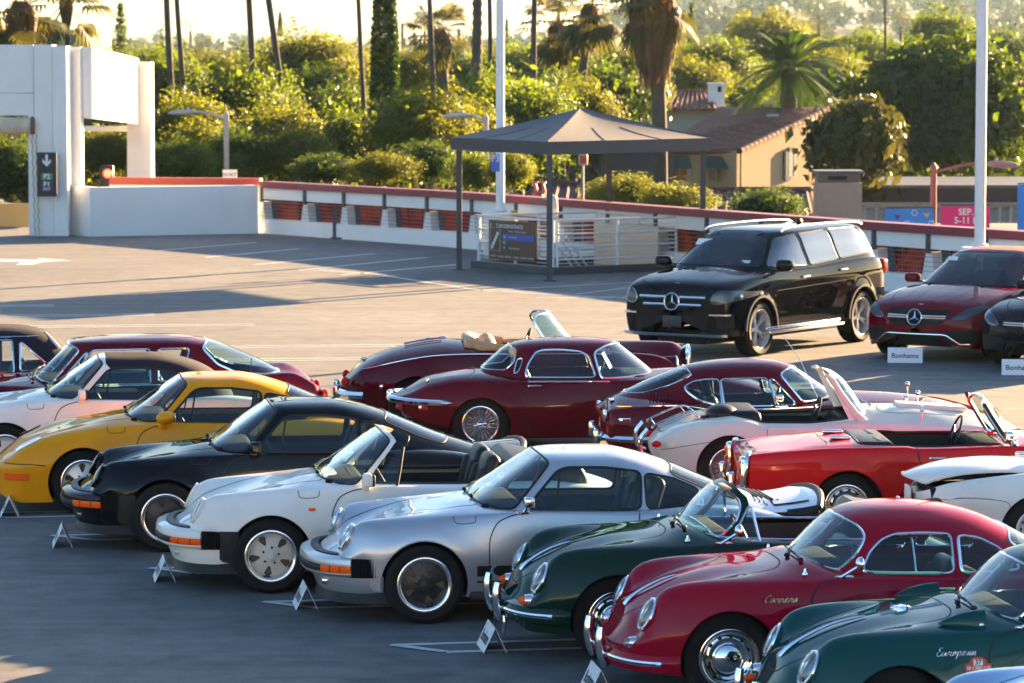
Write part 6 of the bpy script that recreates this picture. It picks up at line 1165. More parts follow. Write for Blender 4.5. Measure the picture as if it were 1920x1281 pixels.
    interior(c, -1.05, .33, .63, .85, M_BLACK, .22, (.12, .46, .94), .56, tubm=M_BROWN if seatm is M_BROWN else M_LEATHER)
    car_seats(c, -.42, .32, .30, seatm or M_LEATHER, w=.50, back=.46, head=False, tilt=.22); steering_wheel(c, .02, .33, .86, .2, .42)
    # seams
    c.seam_side([(.475, .22), (.485, .45), (.484, .70), (.46, .79), (.38, .85), (.20, .882)]); c.seam_side([(-.60, .88), (-.66, .7), (-.68, .45), (-.64, .22)])
    hoodp = [(.59, 0), (.60, .25), (.66, .42), (.78, .47), (1.05, .45), (1.4, .37), (1.62, .27), (1.70, .15), (1.715, 0)]
    c.seam_top(hoodp, n=70)
    # hood handle and trims along the centre line
    xs = np.linspace(1.665, 1.285 if not handle_ext else 1.10, 14); hp = np.array([c.topz(x, 0)[0] for x in xs]); hp[:, 2] += .010 + .012 * np.sin(np.linspace(0, np.pi, 14)); hp[0, 2] -= .005
    c.p('hood_handle', join([tube(hp, np.interp(np.linspace(0, 1, 14), [0, .08, .2, .9, 1], [.018, .022, .013, .009, .004]), False, 8)]), M_CHROME)
    if handle_ext:
        xs = np.linspace(1.0, .60, 12)
        for y in (-.02, .02): c.p('hood_strap', tube(np.array([c.topz(x, y)[0] for x in xs]) + [0, 0, .004], .006, False, 6), M_CHROME)
        a = c.topz(.86, -.02)[0]; o = c.p('filler_cap', join([lathe([(.001, .03), (.05, .028), (.056, .018), (.058, -.01)], 28, 'z'), xf(rbox((0, 0, .012), (.14, .03, .015), .006))]), M_CHROME); o.location = a
        c.p('filler_hole', join([xf(lathe([(.001, .002), (.006, 0)], 8, 'z'), (.045 * math.cos(t), .045 * math.sin(t), .0295)) for t in np.arange(8) * math.pi / 4]), M_BLACK, o)
        for sg in (1, -1):
            b, n = c.topz(.60, sg * .60); L_ = .30; rows = []
            for u in np.linspace(0, 1, 12):
                a = np.linspace(-.25, math.pi + .25, 14); rr = .068 * math.sin(min(1, u * 1.02) * math.pi / 2) ** .8 + .002
                rows.append(np.stack([np.full(14, .17 - L_ * u), rr * .85 * np.cos(a), rr * 1.25 * np.sin(a) - .0], 1))
            v, f = grid(np.array(rows)); o = c.p('air_scoop', (v + b, f), col); mo = np.array(rows[-1]) * np.array([1, .96, .96]) + [.004, 0, 0]
            c.p('scoop_mesh', (mo + b, [tuple(range(14))]), mat('scoop_inner', (.16, .22, .05), .5), o)
    # lamps
    for_lens = glass('ribbed_lens', (.82, .88, .9), .16, .12)
    c.headlight(1.598, .565, .628, .112, .46, .10, ring=M_CHROME, ringr=.012, dome=.34, lens=for_lens if not scoops else M_LENS, bucket=.17)
    for sg in (1, -1):
        if signal == 'amber':
            q = c.front(sg * .56, .40 + bump)[0]; c.p('turn_signal', xf(lathe([(.001, .085), (.02, .075), (.033, .05), (.036, .03), (.04, -.03)], 20, 'x'), q), M_AMBER); c.p('signal_base', xf(lathe([(.042, .04), (.046, .02), (.05, -.05)], 20, 'x'), q), M_CHROME)
        else:
            q = c.front(sg * .57, .43)[0]; c.p('turn_signal', xf(lathe([(.001, .06), (.02, .055), (.036, .03), (.038, .01)], 20, 'x'), q), M_LENS); c.p('signal_base', xf(lathe([(.001, .028), (.04, .025), (.044, .0), (.046, -.03)], 20, 'x'), q), M_CHROME)
            if scoops: c.p('running_lamp', xf(lathe([(.001, .05), (.02, .045), (.03, .02), (.03, -.02)], 20, 'x'), c.front(sg * .42, .40)[0]), M_AMBER)
    # bumper
    zb = .235 + bump; path = arclen(plan_nose(1.40, .765, 1.825, 2.4, 90), 64)
    b = c.p('front_bumper', sweep_plan(path, [(-.02, zb - .0), (.01, zb + .01), (.028, zb + .05), (.028, zb + .09), (.01, zb + .125), (-.05, zb + .14), (-.06, zb + .0)]), col)
    c.p('bumper_trim', sweep_plan(path[4:-4], [(.02, zb + .05), (.034, zb + .053), (.040, zb + .07), (.034, zb + .087), (.02, zb + .09)]), M_CHROME, b)
    c.p('trim_insert', sweep_plan(path[5:-5], [(.036, zb + .064), (.0425, zb + .066), (.0425, zb + .073), (.036, zb + .075)]), M_BLACK, b)
    for sg in (1, -1):
        i = np.argmin(np.abs(path[:, 1] - sg * .25)); q = path[i]; z0, z1 = zb - .02, zb + .26
        zz = np.linspace(z0, z1, 12); off = .045 + .055 * np.sin(np.linspace(.3, 2.2, 12)); P = np.stack([q[0] + off - .03, np.full(12, q[1]), zz], 1)
        c.p('overrider', xf(join([tube(P, np.interp(np.linspace(0, 1, 12), [0, .15, .7, 1], [.028, .036, .036, .026]), False, 12)])), M_CHROME, b)
        if bump: c.p('bumper_guard', xf(rbox((q[0] + .015, q[1], zb - .06), (.025, .07, .16), .01)), M_CHROME, b)
        if bump: c.p('fog_lamp', rbox((1.66, sg * .5, zb - .035), (.04, .10, .06), .015), mat('yellow_lens', (.7, .5, .05), .2), b)
    c.p('rear_bumper', sweep_plan(arclen(plan_nose(1.55, .72, 2.08, 2.4, 60), 40)[::-1] * np.array([-1, 1]), [(-.02, .28), (.02, .30), (.03, .36), (.01, .42), (-.05, .42)]), col)
    for sg in (1, -1):
        mirror_flag(c, .17, .882, sg, col, mirror_) if sg > 0 or top == 'open' else None
        a, _ = c.side(-.45, .80, sg); c.p('door_handle', join([rbox((-.45, a[1] + sg * .02, .80), (.15, .012, .018), .006)]), M_CHROME)
        t, n = c.topz(.50, sg * .64); c.p('washer_nozzle', xf(lathe([(.001, .045), (.008, .04), (.012, .015), (.022, .01), (.024, 0)], 12, 'z'), t), M_CHROME)
        c.p('sill', rbox((0, sg * .735, .2), (1.2, .05, .06), .02), col)
    for y0, y1, x1 in ((.16, -.26, .38), (.40, .02, .455)):
        a = c.topz(.545 - .06 * (y0 / .4) ** 2, y0 + .02)[0] + [0, 0, .015]; c.wiper(a, np.array([x1 + .03, y1, .985 if y1 > -.1 else .972]), .34, m=M_CHROME if False else M_BLACK)
    if script:
        L_ = script_line(script, .052); P = np.array([c.side(.70 - x, .725 + z, 1)[0] for x, z in L_]) + [0, .004, 0]
        c.p('script_badge', tube(P, .0026, False, 5), mat('gold_script', (.80, .58, .25), .25, metal=1.0) if script == 'Carrera' else M_ALU)
    c.wheels(wheel or wheel_hubcap(12, .112, M_CHROME), .66, .645)
    return c
# ---------------------------------------------------------------- the row facing the other way
def open_hole(poly, r=.1, zmin=.6): return lambda P: np.maximum(poly_sdf(P[:, :2], poly, r), zmin - P[:, 2])
def handle(c, x, z, sg, m=None, L=.14):
    a, _ = c.side(x, z, sg); return c.p('door_handle', join([tube([(x - L / 2, a[1] + sg * .022, z), (x + L / 2, a[1] + sg * .018, z + .004)], [.012, .007], False, 6), ellipsoid((x - L / 2, a[1] + sg * .012, z), (.018, .018, .018), 6, 8)]), m or M_CHROME)
def hardtop_roadster(name, label, pose, col):
    low = dict(x0=-2.35, x1=2.25, nose=(.5, .55, .5), tail=(.42, .585, .5),
        top=[(-2.36, .64), (-2.2, .69), (-1.924, .815), (-1.6, .875), (-1.3, .905), (-.5, .86), (.4, .86), (.62, .885), (.95, .905), (1.4, .87), (1.8, .77), (2.25, .6)],
        fend=[(-2.36, .62), (-2.2, .66), (-1.92, .78), (-1.59, .85), (-1.3, .866), (-1.0, .845), (-.8, .828), (-.4, .819), (.03, .823), (.57, .836), (1.0, .85), (1.4, .83), (1.8, .74), (2.25, .58)],
        fy=[(-2.36, .28), (-1.92, .44), (-1.3, .56), (-.8, .655), (0, .685), (.57, .65), (1.3, .58), (2.25, .4)],
        w=[(-2.36, .50), (-2.2, .58), (-1.9, .70), (-1.6, .785), (-1.3, .835), (-1.0, .83), (-.6, .80), (0, .785), (.7, .80), (1.3, .82), (1.8, .72), (2.25, .5)],
        zw=[(-2.36, .57), (-1.9, .57), (-1.3, .58), (-.6, .52), (.6, .52), (1.3, .58), (2.25, .52)], bot=[(-2.36, .42), (-1.9, .33), (-1.5, .24), (-.8, .17), (.9, .17), (2.25, .33)],
        tuck=[(-2.36, .10), (-1.3, .10), (0, .12), (2.25, .1)], valley=.3, sh=.68, sd=.26, flares=[(-1.333, .345, .2, .012), (1.333, .34, .2, .012)], arches=[(-1.333, .30, .345, 1.0), (1.333, .33, .34, 1.0)])
    gh = dict(z0=.78, zp=1.262, xm=-.3, nf=2.3, nr=2.7,
        F=[(.78, .745), (.887, .64), (1.05, .44), (1.17, .285), (1.22, .205), (1.247, .03), (1.262, -.3)], R=[(.78, -1.42), (.90, -1.33), (1.05, -1.17), (1.185, -.985), (1.228, -.81), (1.252, -.55), (1.262, -.3)],
        S=[(.78, .705), (.82, .688), (1.0, .603), (1.12, .525), (1.19, .44), (1.24, .28), (1.262, 0)])
    c = Car(name, label, pose, 2.667, .33, .66, col, low=low, gh=gh); gv = c.gfun()
    c.lower(hole=lambda P: np.maximum(gv(P) + .012, .76 - P[:, 2])); c.arch_finish(.007)
    ws_p = [(.03, .838), (-.045, 1.105), (-.02, 1.135), (.10, 1.185), (.21, 1.205), (.35, 1.15), (.75, .88), (.55, .862), (.3, .845)]
    dw = [(-.025, .852), (-.105, 1.085), (-.2, 1.135), (-.43, 1.152), (-.62, 1.148), (-.70, 1.125), (-.79, 1.0), (-.82, .90), (-.818, .852)]
    rw = [(-.98, 1.175), (-.93, 1.12), (-.945, 1.02), (-1.05, .925), (-1.26, .918), (-1.5, .95), (-1.2, 1.2)]
    c.glaze([('windscreen', ws_p, .02, M_WSGLASS, M_CHROME, .012), ('side_window', dw, .02, M_GLASS, M_CHROME, .013), ('rear_window', rw, .02, M_GLASS, M_CHROME, .010)])
    interior(c, -1.2, .45, .62, .78, M_BLACK, .2, (.25, .6, .86), .56, tubm=M_LEATHER); car_seats(c, -.50, .30, .34, M_BEIGE, w=.46, back=.56, head=True, tilt=.3); steering_wheel(c, .05, .32, .80, .19, .4)
    # pillar vent
    for sg in (1, -1):
        q = [(-.949, .90), (-.90, .925), (-.855, 1.04), (-.885, 1.055), (-.92, 1.02)]; q = smoothline(q, 30, True); P = np.array([c.side(a, b, sg, c.gbvh)[0] + [0, sg * .004, 0] for a, b in q])
        c.p('pillar_vent', (np.concatenate([P, [P.mean(0)]]), [(i, (i + 1) % 30, 30) for i in range(30)]), M_BLACK); c.p('vent_trim', tube(P, .008, True, 6), M_CHROME)
        handle(c, -.72, .765, sg); P = np.array([c.side(x, .80 - .001, sg)[0] for x in np.linspace(-.80, .12, 20)]); c.p('belt_trim', tube(P + [0, sg * .006, .012], .011, False, 6), M_CHROME)
    c.seam_side([(-.80, .80), (-.815, .6), (-.805, .41), (-.78, .2)]); c.seam_side([(.22, .82), (.23, .5), (.22, .2)])
    c.seam_top([(-1.4, .0), (-1.4, .34), (-1.55, .42), (-1.9, .36), (-2.15, .22), (-2.18, 0)], n=50)
    # rear bumpers, lamps
    for sg in (1, -1):
        pth = [(-2.36, sg * .16, .60), (-2.335, sg * .34, .595), (-2.22, sg * .53, .585), (-2.02, sg * .68, .578), (-1.80, sg * .765, .577), (-1.66, sg * .80, .580)]; P = smoothline(pth, 24)
        v, f = tube(P + [0, sg * .012, 0], np.interp(np.linspace(0, 1, 24), [0, .1, .85, 1], [.012, .046, .036, .006]), False, 10); c.p('rear_bumper', (v, f), M_CHROME)
        a, _ = c.side(-1.972, .515, sg); c.p('side_marker', rbox((-1.972, a[1] + sg * .004, .515), (.12, .02, .045), .008), M_CHROME); c.p('marker_lens', rbox((-1.965, a[1] + sg * .012, .515), (.075, .02, .03), .006), M_REDLENS)
        c.p('tail_lamp', rbox((-2.25, sg * .40, .515), (.08, .22, .05), .02), M_REDLENS)
    a, _ = c.topz(-1.93, -.42); c.p('fuel_latch', ellipsoid(a + [0, 0, .02], (.02, .02, .035), 8, 10), M_CHROME)
    c.p('licence_plate', rbox((-2.36, -.1, .50), (.02, .34, .13), .006), M_BLACK); c.p('exhaust_pipe', join([tube([(-2.5, y, .3), (-2.0, y, .3)], .028, False, 10) for y in (-.05, .05)]), M_CHROME)
    c.p('price_card', frame(rbox((0, 0, 0), (.004, .17, .20), .001), c.side(.05, 1.04, -1, c.gbvh)[0] + np.array([.055, .08, -.01]), (.86, -.2, .47), (.2, .97, .06), (-.47, .05, .87)), M_WHITEP)
    c.wheels(wheel_wire(44), .66, .655); return c
def sweeping_roadster(name, label, pose, col):
    low = dict(x0=-2.235, x1=2.02, nose=(.22, .80, .5), tail=(.35, .52, .5),
        top=[(-2.235, .60), (-2.1, .72), (-1.96, .81), (-1.515, .985), (-.93, 1.07), (-.6, 1.06), (.3, 1.06), (.55, 1.095), (1.06, 1.05), (1.75, 1.035), (1.9, .98), (2.02, .9)],
        fend=[(-2.235, .6), (-2.1, .68), (-1.96, .765), (-1.4, .915), (-.9, .966), (-.27, .964), (.6, .962), (1.15, .955), (1.5, .93), (1.7, .865), (1.85, .75), (2.02, .55)],
        fy=[(-2.235, .3), (-1.96, .50), (-1.4, .66), (-.9, .70), (0, .71), (.8, .70), (1.37, .66), (1.8, .6), (2.02, .5)], w=[(-2.235, .5), (-2.0, .65), (-1.6, .77), (-1.3, .82), (0, .80), (1.3, .82), (1.8, .76), (2.02, .6)],
        zw=[(-2.235, .55), (-1.3, .62), (0, .6), (1.3, .62), (2.02, .5)], bot=[(-2.235, .36), (-1.8, .28), (0, .22), (2.02, .36)], tuck=.06, valley=.30, c1f=.58, dip=[(-1.6, 0), (.6, .0), (1.2, .10), (1.7, .17), (2.02, .12)], sh=.66, sd=.24,
        flares=[(-1.3, .35, .2, .02)], arches=[(-1.3, .34, .355, 1.03), (1.3, .34, .36, 1.0)])
    gh = dict(z0=.95, zp=1.46, xm=-.5, nf=2.4, nr=2.4, F=[(.95, .74), (1.10, .55), (1.25, .42), (1.40, .27), (1.44, .1), (1.46, -.5)], R=[(.95, -1.2), (1.4, -.9), (1.46, -.5)], S=[(.95, .69), (1.1, .66), (1.3, .60), (1.42, .52), (1.46, 0)])
    c = Car(name, label, pose, 2.59, .34, .67, col, low=low, gh=gh); hole = open_hole([(.34, -.60), (.34, .60), (-.62, .64), (-.62, -.64)], .12); c.lower(hole=hole); c.arch_finish(.007)
    ws_p = [(.26, 1.02), (.08, 1.32), (.12, 1.375), (.25, 1.395), (.6, 1.3), (.9, 1.0), (.5, 1.09)]
    c.glaze([('windscreen', ws_p, .015, M_WSGLASS, M_CHROME, .015)], roof=None)
    c.p('cockpit_trim', join(trim_tubes(c.body_shell, hole, .03)), M_TAN); interior(c, -.6, .36, .62, .96, M_TAN, .28, (.1, .36, 1.02), .58, tubm=M_TAN); car_seats(c, -.30, .31, .50, M_TAN, w=.52, back=.50, head=False, tilt=.3); steering_wheel(c, .02, .32, .98, .2, .35)
    c.p('rear_roll', tube(smoothline([(-.25, .60, .99), (-.55, .56, 1.03), (-.68, .3, 1.08), (-.70, 0, 1.09), (-.68, -.3, 1.08), (-.55, -.56, 1.03), (-.25, -.60, .99)], 40), .06, False, 10), M_TAN)
    for y in (.3, -.3): c.p('seat_back', ellipsoid((-.45, y, .95), (.12, .26, .17), 12, 18), M_TAN)
    c.seam_side([(-.62, .96), (-.62, .6), (-.6, .3)]); c.trim_side([(-1.95, .755), (-1.4, .885), (-.9, .942), (0, .945), (1.0, .945)], .006, M_CHROME, n=50)
    for y in (.26, -.26): c.p('hood_louvre', join([rbox(tuple(c.topz(x, y)[0] + [0, 0, .004]), (.018, .10, .014), .003) for x in np.linspace(.95, 1.55, 16)]), col)
    c.seam_top([(.72, 0), (.72, .32), (1.2, .31), (1.85, .22)], n=40)
    g = [rbox((1.985 - .03 * abs(k) / 6, .20 * k / 6, .82), (.05, .012, .30), .004) for k in range(-6, 7)]; gr = c.p('grille', join(g), M_CHROME); a = np.linspace(0, 2 * np.pi, 30, endpoint=False)
    c.p('grille_surround', tube(np.stack([1.975 - .03 * np.abs(np.cos(a)) ** 2, .225 * np.cos(a), .82 + .165 * np.sin(a)], 1), .02, True, 8), M_CHROME, gr); c.p('grille_back', xf(ellipsoid((0, 0, 0), (.02, .21, .15)), (1.94, 0, .82)), M_DARK, gr)
    c.headlight(1.80, .56, .80, .095, .1, .05, bucket=.2)
    for s_, nm in ((1, 'front_bumper'), (-1, 'rear_bumper')):
        P = arclen(plan_nose(1.5, .72, 2.06 if s_ > 0 else 2.26, 2.6, 60), 40); P = P if s_ > 0 else P[::-1] * np.array([-1, 1]); P = P[7:-7] if s_ < 0 else P; c.p(nm, sweep_plan(P, [(-.01, .40), (.03, .41), (.045, .45), (.03, .49), (-.01, .50)]), M_CHROME)
    for sg in (1, -1):
        c.p('tail_lamp', xf(ellipsoid((0, 0, 0), (.05, .04, .06)), (-2.15, sg * .5, .60)), M_REDLENS); a, _ = c.side(-1.72, .56, sg); c.p('reflector_disc', ellipsoid(a, (.03, .008, .03)), M_CHROME)
        c.p('overrider', rbox((-2.27, sg * .34, .46), (.08, .06, .20), .028, 3), M_CHROME)
    for x, y in ((-1.93, 0), (-1.15, .25), (-.98, .25)): a = c.topz(x, y)[0]; c.p('trunk_fitting', ellipsoid(a + [0, 0, .012], (.05, .03, .02)), M_CHROME)
    c.p('luggage_strip', join([tube(np.array([c.topz(x, y)[0] + [0, 0, .012] for x in np.linspace(-1.45, -1.0, 8)]), .008, False, 5) for y in (-.22, .0, .22)]), M_CHROME)
    c.wheels(wheel_wire(36), .67, .66); return c
def fastback_gt(name, label, pose, col):
    low = dict(x0=-2.17, x1=2.2, nose=(.3, .5, .5), tail=(.10, .56, .5),
        top=[(-2.17, .74), (-2.1, .79), (-1.9, .87), (-1.4, .90), (-.5, .82), (.1, .85), (.3, .885), (.84, .87), (1.25, .835), (1.5, .79), (1.9, .68), (2.2, .55)],
        fend=[(-2.17, .73), (-2.02, .772), (-1.4, .822), (-1.0, .80), (-.6, .775), (0, .80), (.5, .81), (1.0, .80), (1.5, .76), (1.9, .67), (2.2, .55)], fy=[(-2.17, .55), (-1.4, .66), (-.6, .70), (.3, .70), (1.3, .62), (2.2, .45)],
        w=[(-2.17, .66), (-2.0, .74), (-1.5, .81), (-1.1, .835), (0, .82), (1.2, .83), (1.8, .76), (2.2, .6)], zw=[(-2.17, .6), (-1, .58), (2.2, .5)], bot=[(-2.17, .38), (-1.7, .3), (-.9, .2), (1, .2), (2.2, .3)], tuck=.07, valley=.3, sh=.7, sd=.22,
        flares=[(-1.14, .35, .2, .012)], arches=[(-1.14, .33, .35, 1.0), (1.4, .33, .35, 1.0)])
    gh = dict(z0=.73, zp=1.242, xm=-.567, nf=2.8, nr=2.3, F=[(.73, .52), (.80, .44), (.877, .33), (1.0, .15), (1.12, -.03), (1.18, -.14), (1.215, -.27), (1.242, -.567)],
        R=[(.73, -2.2), (.80, -2.08), (.887, -1.90), (1.0, -1.66), (1.10, -1.42), (1.175, -1.194), (1.22, -.9), (1.242, -.567)], S=[(.73, .725), (.77, .705), (.95, .62), (1.08, .53), (1.15, .455), (1.21, .3), (1.242, 0)])
    c = Car(name, label, pose, 2.5, .33, .68, col, low=low, gh=gh); gv = c.gfun(); c.lower(hole=lambda P: np.maximum(gv(P) + .012, .70 - P[:, 2])); c.arch_finish(.007)
    ws_p = [(-.045, .825), (-.27, 1.095), (-.24, 1.13), (-.14, 1.165), (0, 1.12), (.38, .895), (.29, .872), (.15, .845)]; dw = [(-.88, .785), (-.91, 1.06), (-.42, 1.072), (-.33, .79)]; vw = [(-.31, .79), (-.40, 1.068), (-.35, 1.062), (-.11, .80)]
    qw = [(-.925, 1.058), (-1.06, 1.055), (-1.20, 1.03), (-1.30, .975), (-1.26, .92), (-1.14, .84), (-.905, .785)]; rw = [(-1.25, 1.155), (-1.20, 1.09), (-1.45, .985), (-1.72, .90), (-1.88, .885), (-2.0, .9), (-1.5, 1.15)]
    c.glaze([('windscreen', ws_p, .015, M_WSGLASS, M_CHROME, .011), ('side_window', dw, .01, M_GLASS, M_CHROME, .010), ('vent_window', vw, .006, M_GLASS, M_CHROME, .010), ('quarter_window', qw, .02, M_GLASS, M_CHROME, .012), ('rear_window', rw, .02, M_GLASS, M_CHROME, .009)])
    interior(c, -1.6, .2, .64, .74, M_LEATHER, .22, (.0, .3, .85), .58, tubm=M_LEATHER); car_seats(c, -.62, .33, .26, M_LEATHER, w=.48, back=.52, tilt=.3); steering_wheel(c, -.2, .34, .80, .19, .4)
    c.seam_side([(-.90, .78), (-.93, .55), (-.90, .25)]); c.seam_side([(.12, .80), (.14, .5), (.1, .25)]); c.trim_side([(-.92, .768), (-.5, .762), (.1, .785)], .008, M_CHROME, n=20, off=.004); c.trim_side([(-2.05, .775), (-1.4, .80), (-1.05, .765)], .005, M_CHROME, n=24)
    for sg in (1, -1):
        c.p('pillar_louvre', join([rbox(tuple(c.side(-1.66 + .035 * k, .868, sg, c.gbvh)[0] + np.array([0, sg * .002, 0])), (.012, .012, .10 - .006 * k), .003) for k in range(8)]), M_BLACK)
        a, _ = c.side(-1.942, .645, sg); c.p('side_marker', rbox((-1.942, a[1] + sg * .006, .645), (.13, .02, .055), .008), M_CHROME); c.p('marker_lens', rbox((-1.925, a[1] + sg * .014, .645), (.08, .016, .034), .006), M_REDLENS)
        c.p('tail_lamp', rbox((-2.15, sg * .52, .68), (.05, .22, .09), .02), M_REDLENS); c.p('tail_lamp_rim', rbox((-2.14, sg * .52, .68), (.05, .25, .12), .03), M_CHROME); mirror_flag(c, -.30, .775, sg, col, 'chrome')
    P = arclen(plan_nose(1.55, .78, 2.17, 3.4, 60), 40)[::-1] * np.array([-1, 1]); c.p('rear_bumper', sweep_plan(P, [(-.02, .40), (.03, .415), (.045, .445), (.03, .475), (-.02, .485)]), M_CHROME)
    for sg in (1, -1): c.p('overrider', rbox((-2.22, sg * .45, .44), (.07, .05, .17), .022, 3), M_CHROME)
    for y in (-.52, .25): a = c.topz(1.19, y)[0]; c.p('fender_mirror', join([tube([a, a + [0, 0, .07]], .008, False, 6), ellipsoid(a + [0, 0, .10], (.025, .04, .03))]), M_CHROME)
    a = c.topz(-2.05, -.2)[0]; c.p('trunk_handle', rbox(tuple(a + [0, 0, .01]), (.06, .2, .02), .008), M_CHROME)
    c.p('antenna', tube([(.14, -.55, .82), (-.08, -.56, 1.28), (-.25, -.57, 1.52)], .004, False, 5), M_CHROME); c.p('price_card', frame(rbox((0, 0, 0), (.004, .2, .13), .001), (-.02, -.25, 1.085), (.6, -.1, .78), (.1, .99, 0), (-.78, .05, .6)), M_WHITEP)
    c.wheels(wheel_hubcap(12, .1, M_CHROME), .68, .67); return c
def racing_roadster(name, label, pose, col):
    low = dict(x0=-1.95, x1=2.0, nose=(.3, .5, .5), tail=(.28, .52, .5),
        top=[(-1.95, .62), (-1.75, .72), (-1.4, .81), (-1.1, .86), (-.8, .84), (.1, .86), (.25, .898), (.7, .90), (1.1, .86), (1.6, .78), (2.0, .6)],
        fend=[(-1.95, .6), (-1.7, .72), (-1.42, .795), (-1.12, .825), (-.95, .80), (-.80, .755), (-.36, .757), (.1, .795), (.5, .798), (.9, .785), (1.3, .765), (1.7, .68), (2.0, .55)], fy=[(-1.95, .38), (-1.5, .55), (-1.1, .62), (-.4, .67), (.5, .62), (1.2, .60), (2.0, .45)],
        w=[(-1.95, .52), (-1.75, .63), (-1.45, .72), (-1.15, .765), (-.6, .745), (0, .75), (.6, .755), (1.2, .77), (1.7, .70), (2.0, .55)], zw=[(-1.95, .55), (-1.15, .58), (-.3, .5), (1.2, .55), (2.0, .5)], bot=[(-1.95, .3), (-1.5, .22), (0, .2), (1.6, .24), (2.0, .3)],
        tuck=[(-1.95, .08), (0, .06), (2, .08)], valley=.12, sh=.66, sd=.24, flares=[(-1.168, .345, .2, .02), (1.168, .345, .2, .015)], arches=[(-1.168, .33, .35, 1.0), (1.168, .33, .35, 1.0)])
    gh = dict(z0=.77, zp=1.27, xm=-.4, nf=3.6, nr=3, F=[(.77, .36), (.90, .24), (1.1, .10), (1.235, -.03), (1.26, -.1), (1.27, -.4)], R=[(.77, -1.0), (1.27, -.4)], S=[(.77, .66), (.9, .63), (1.2, .575), (1.26, .5), (1.27, 0)])
    c = Car(name, label, pose, 2.336, .33, .62, col, low=low, gh=gh); hole = open_hole([(.10, -.56), (.10, .56), (-.4, .60), (-1.12, .54), (-1.12, -.54), (-.4, -.60)], .12, .6); c.lower(hole=hole); c.arch_finish(.007)
    ws_p = [(.10, .84), (-.10, 1.215), (-.03, 1.228), (.1, 1.2), (.4, .86), (.25, .90)]
    rest = c.glaze([('windscreen', ws_p, .012, M_WSGLASS, None, 0)], roof=None)
    fr, _ = rest.cut(lambda P: poly_sdf(P[:, [0, 2]], [(.045, .80), (-.155, 1.22), (-.13, 1.262), (.0, 1.262), (.3, 1.1), (.5, .80)])); c.p('windscreen_frame', fr, M_WHITEP)  # white frame and thick posts paint in the sky reflected by the glass
    for sg in (1, -1): c.p('windscreen_post', tube([(.20, sg * .60, .78), (.10, sg * .605, .88), (-.03, sg * .59, 1.06), (-.115, sg * .575, 1.20), (-.165, sg * .56, 1.25), (-.21, sg * .55, 1.245)], [.045, .035, .028, .026, .024, .012], False, 8), col)
    c.p('cockpit_trim', join(trim_tubes(c.body_shell, hole, .016)), M_BLACK); interior(c, -1.1, .12, .57, .74, M_LEATHER, .2, (-.06, .14, .81), .54, tubm=M_LEATHER); car_seats(c, -.62, .27, .24, M_LEATHER, w=.42, back=.46, head=False, tilt=.22); steering_wheel(c, -.2, .28, .78, .19, .3)
    c.p('folded_top', rbox((-1.0, 0, .80), (.34, 1.0, .18), .07, 3), M_LEATHER)
    v, f = ellipsoid((-1.22, -.28, .845), (.17, .22, .10), 10, 18); c.p('headrest_fairing', (v, f), M_TAN if False else M_LEATHER)
    c.p('seat_tops', xf(rbox((0, 0, 0), (.05, .40, .06), .02), (-.70, -.27, .80), (0, .4, .2)), mat('cream_trim', (.75, .68, .55), .5)) if False else None
    c.seam_side([(-.80, .745), (-.79, .5), (-.74, .26), (-.2, .24), (-.05, .45), (-.03, .74)], wd=.006, n=60); c.seam_side([(-1.85, .50), (-1.6, .56), (-1.15, .62) , (-.2, .56), (.6, .54), (1.4, .52)], wd=.006, n=60)
    c.seam_top([(.40, 0), (.40, .38), (.8, .42), (1.7, .34)], n=40); v, f = rbox((0, 0, 0), (.72, .40, .05), .02, 3); a = c.topz(.95, 0)[0]; c.p('hood_scoop', xf((v, f), a + [0, 0, .008], (0, .06, 0)), col)
    c.seam_top([(-1.25, 0), (-1.25, .36), (-1.5, .40), (-1.8, .26), (-1.84, 0)], n=40)
    # luggage rack, fuel cap
    rk = c.p('luggage_rack', join([tube(smoothline([(-1.93, y, .70), (-1.90, y, .74), (-1.6, y, .865), (-1.5, y, .84), (-1.44, y, .80)], 20), .010, False, 6) for y in (-.34, .34)] + [tube([c.topz(x, y)[0] + [0, 0, .045] for x in (-1.85, -1.5)], .008, False, 5) for y in (-.17, 0, .17)] + [tube([(x, -.34, z), (x, .34, z)], .009, False, 6) for x, z in ((-1.90, .74), (-1.6, .865), (-1.5, .84))]), M_CHROME)
    a = c.topz(-1.40, -.36)[0]; o = c.p('filler_cap', lathe([(.001, .03), (.035, .028), (.042, .018), (.046, 0)], 20, 'z'), M_BLACK); o.location = a
    hb = [tube(smoothline([(-1.95, y, .42), (-2.04, y, .46), (-2.05, y, .60), (-1.98, y, .70)], 14), .016, False, 8) for y in (-.42, -.30)]
    for h_ in hb: c.p('bumper_hoop', h_, M_CHROME)
    for h_ in [tube(smoothline([(-1.95, y, .42), (-2.04, y, .46), (-2.05, y, .60), (-1.98, y, .70)], 14), .016, False, 8) for y in (.42, .30)]: c.p('bumper_hoop', h_, M_CHROME)
    for sg in (1, -1):
        c.p('tail_lamp', ellipsoid((-1.90, sg * .52, .56), (.05, .03, .035)), M_REDLENS); a = c.topz(.78, sg * .58)[0]; c.p('fender_mirror', join([tube([a, a + [0, 0, .08]], .008, False, 6), xf(lathe([(.001, .03), (.03, .02), (.042, -.01), (.001, -.02)], 14, 'x'), a + [0, 0, .11])]), M_CHROME)
    a = c.topz(1.38, 0)[0]; c.wiper(np.array([.32, -.1, .915]), np.array([.21, .28, .95]), .3, m=M_CHROME)
    c.headlight(1.80, .56, .62, .09, .2, .06); c.wheels(wheel_wire(40), .63, .62); return c
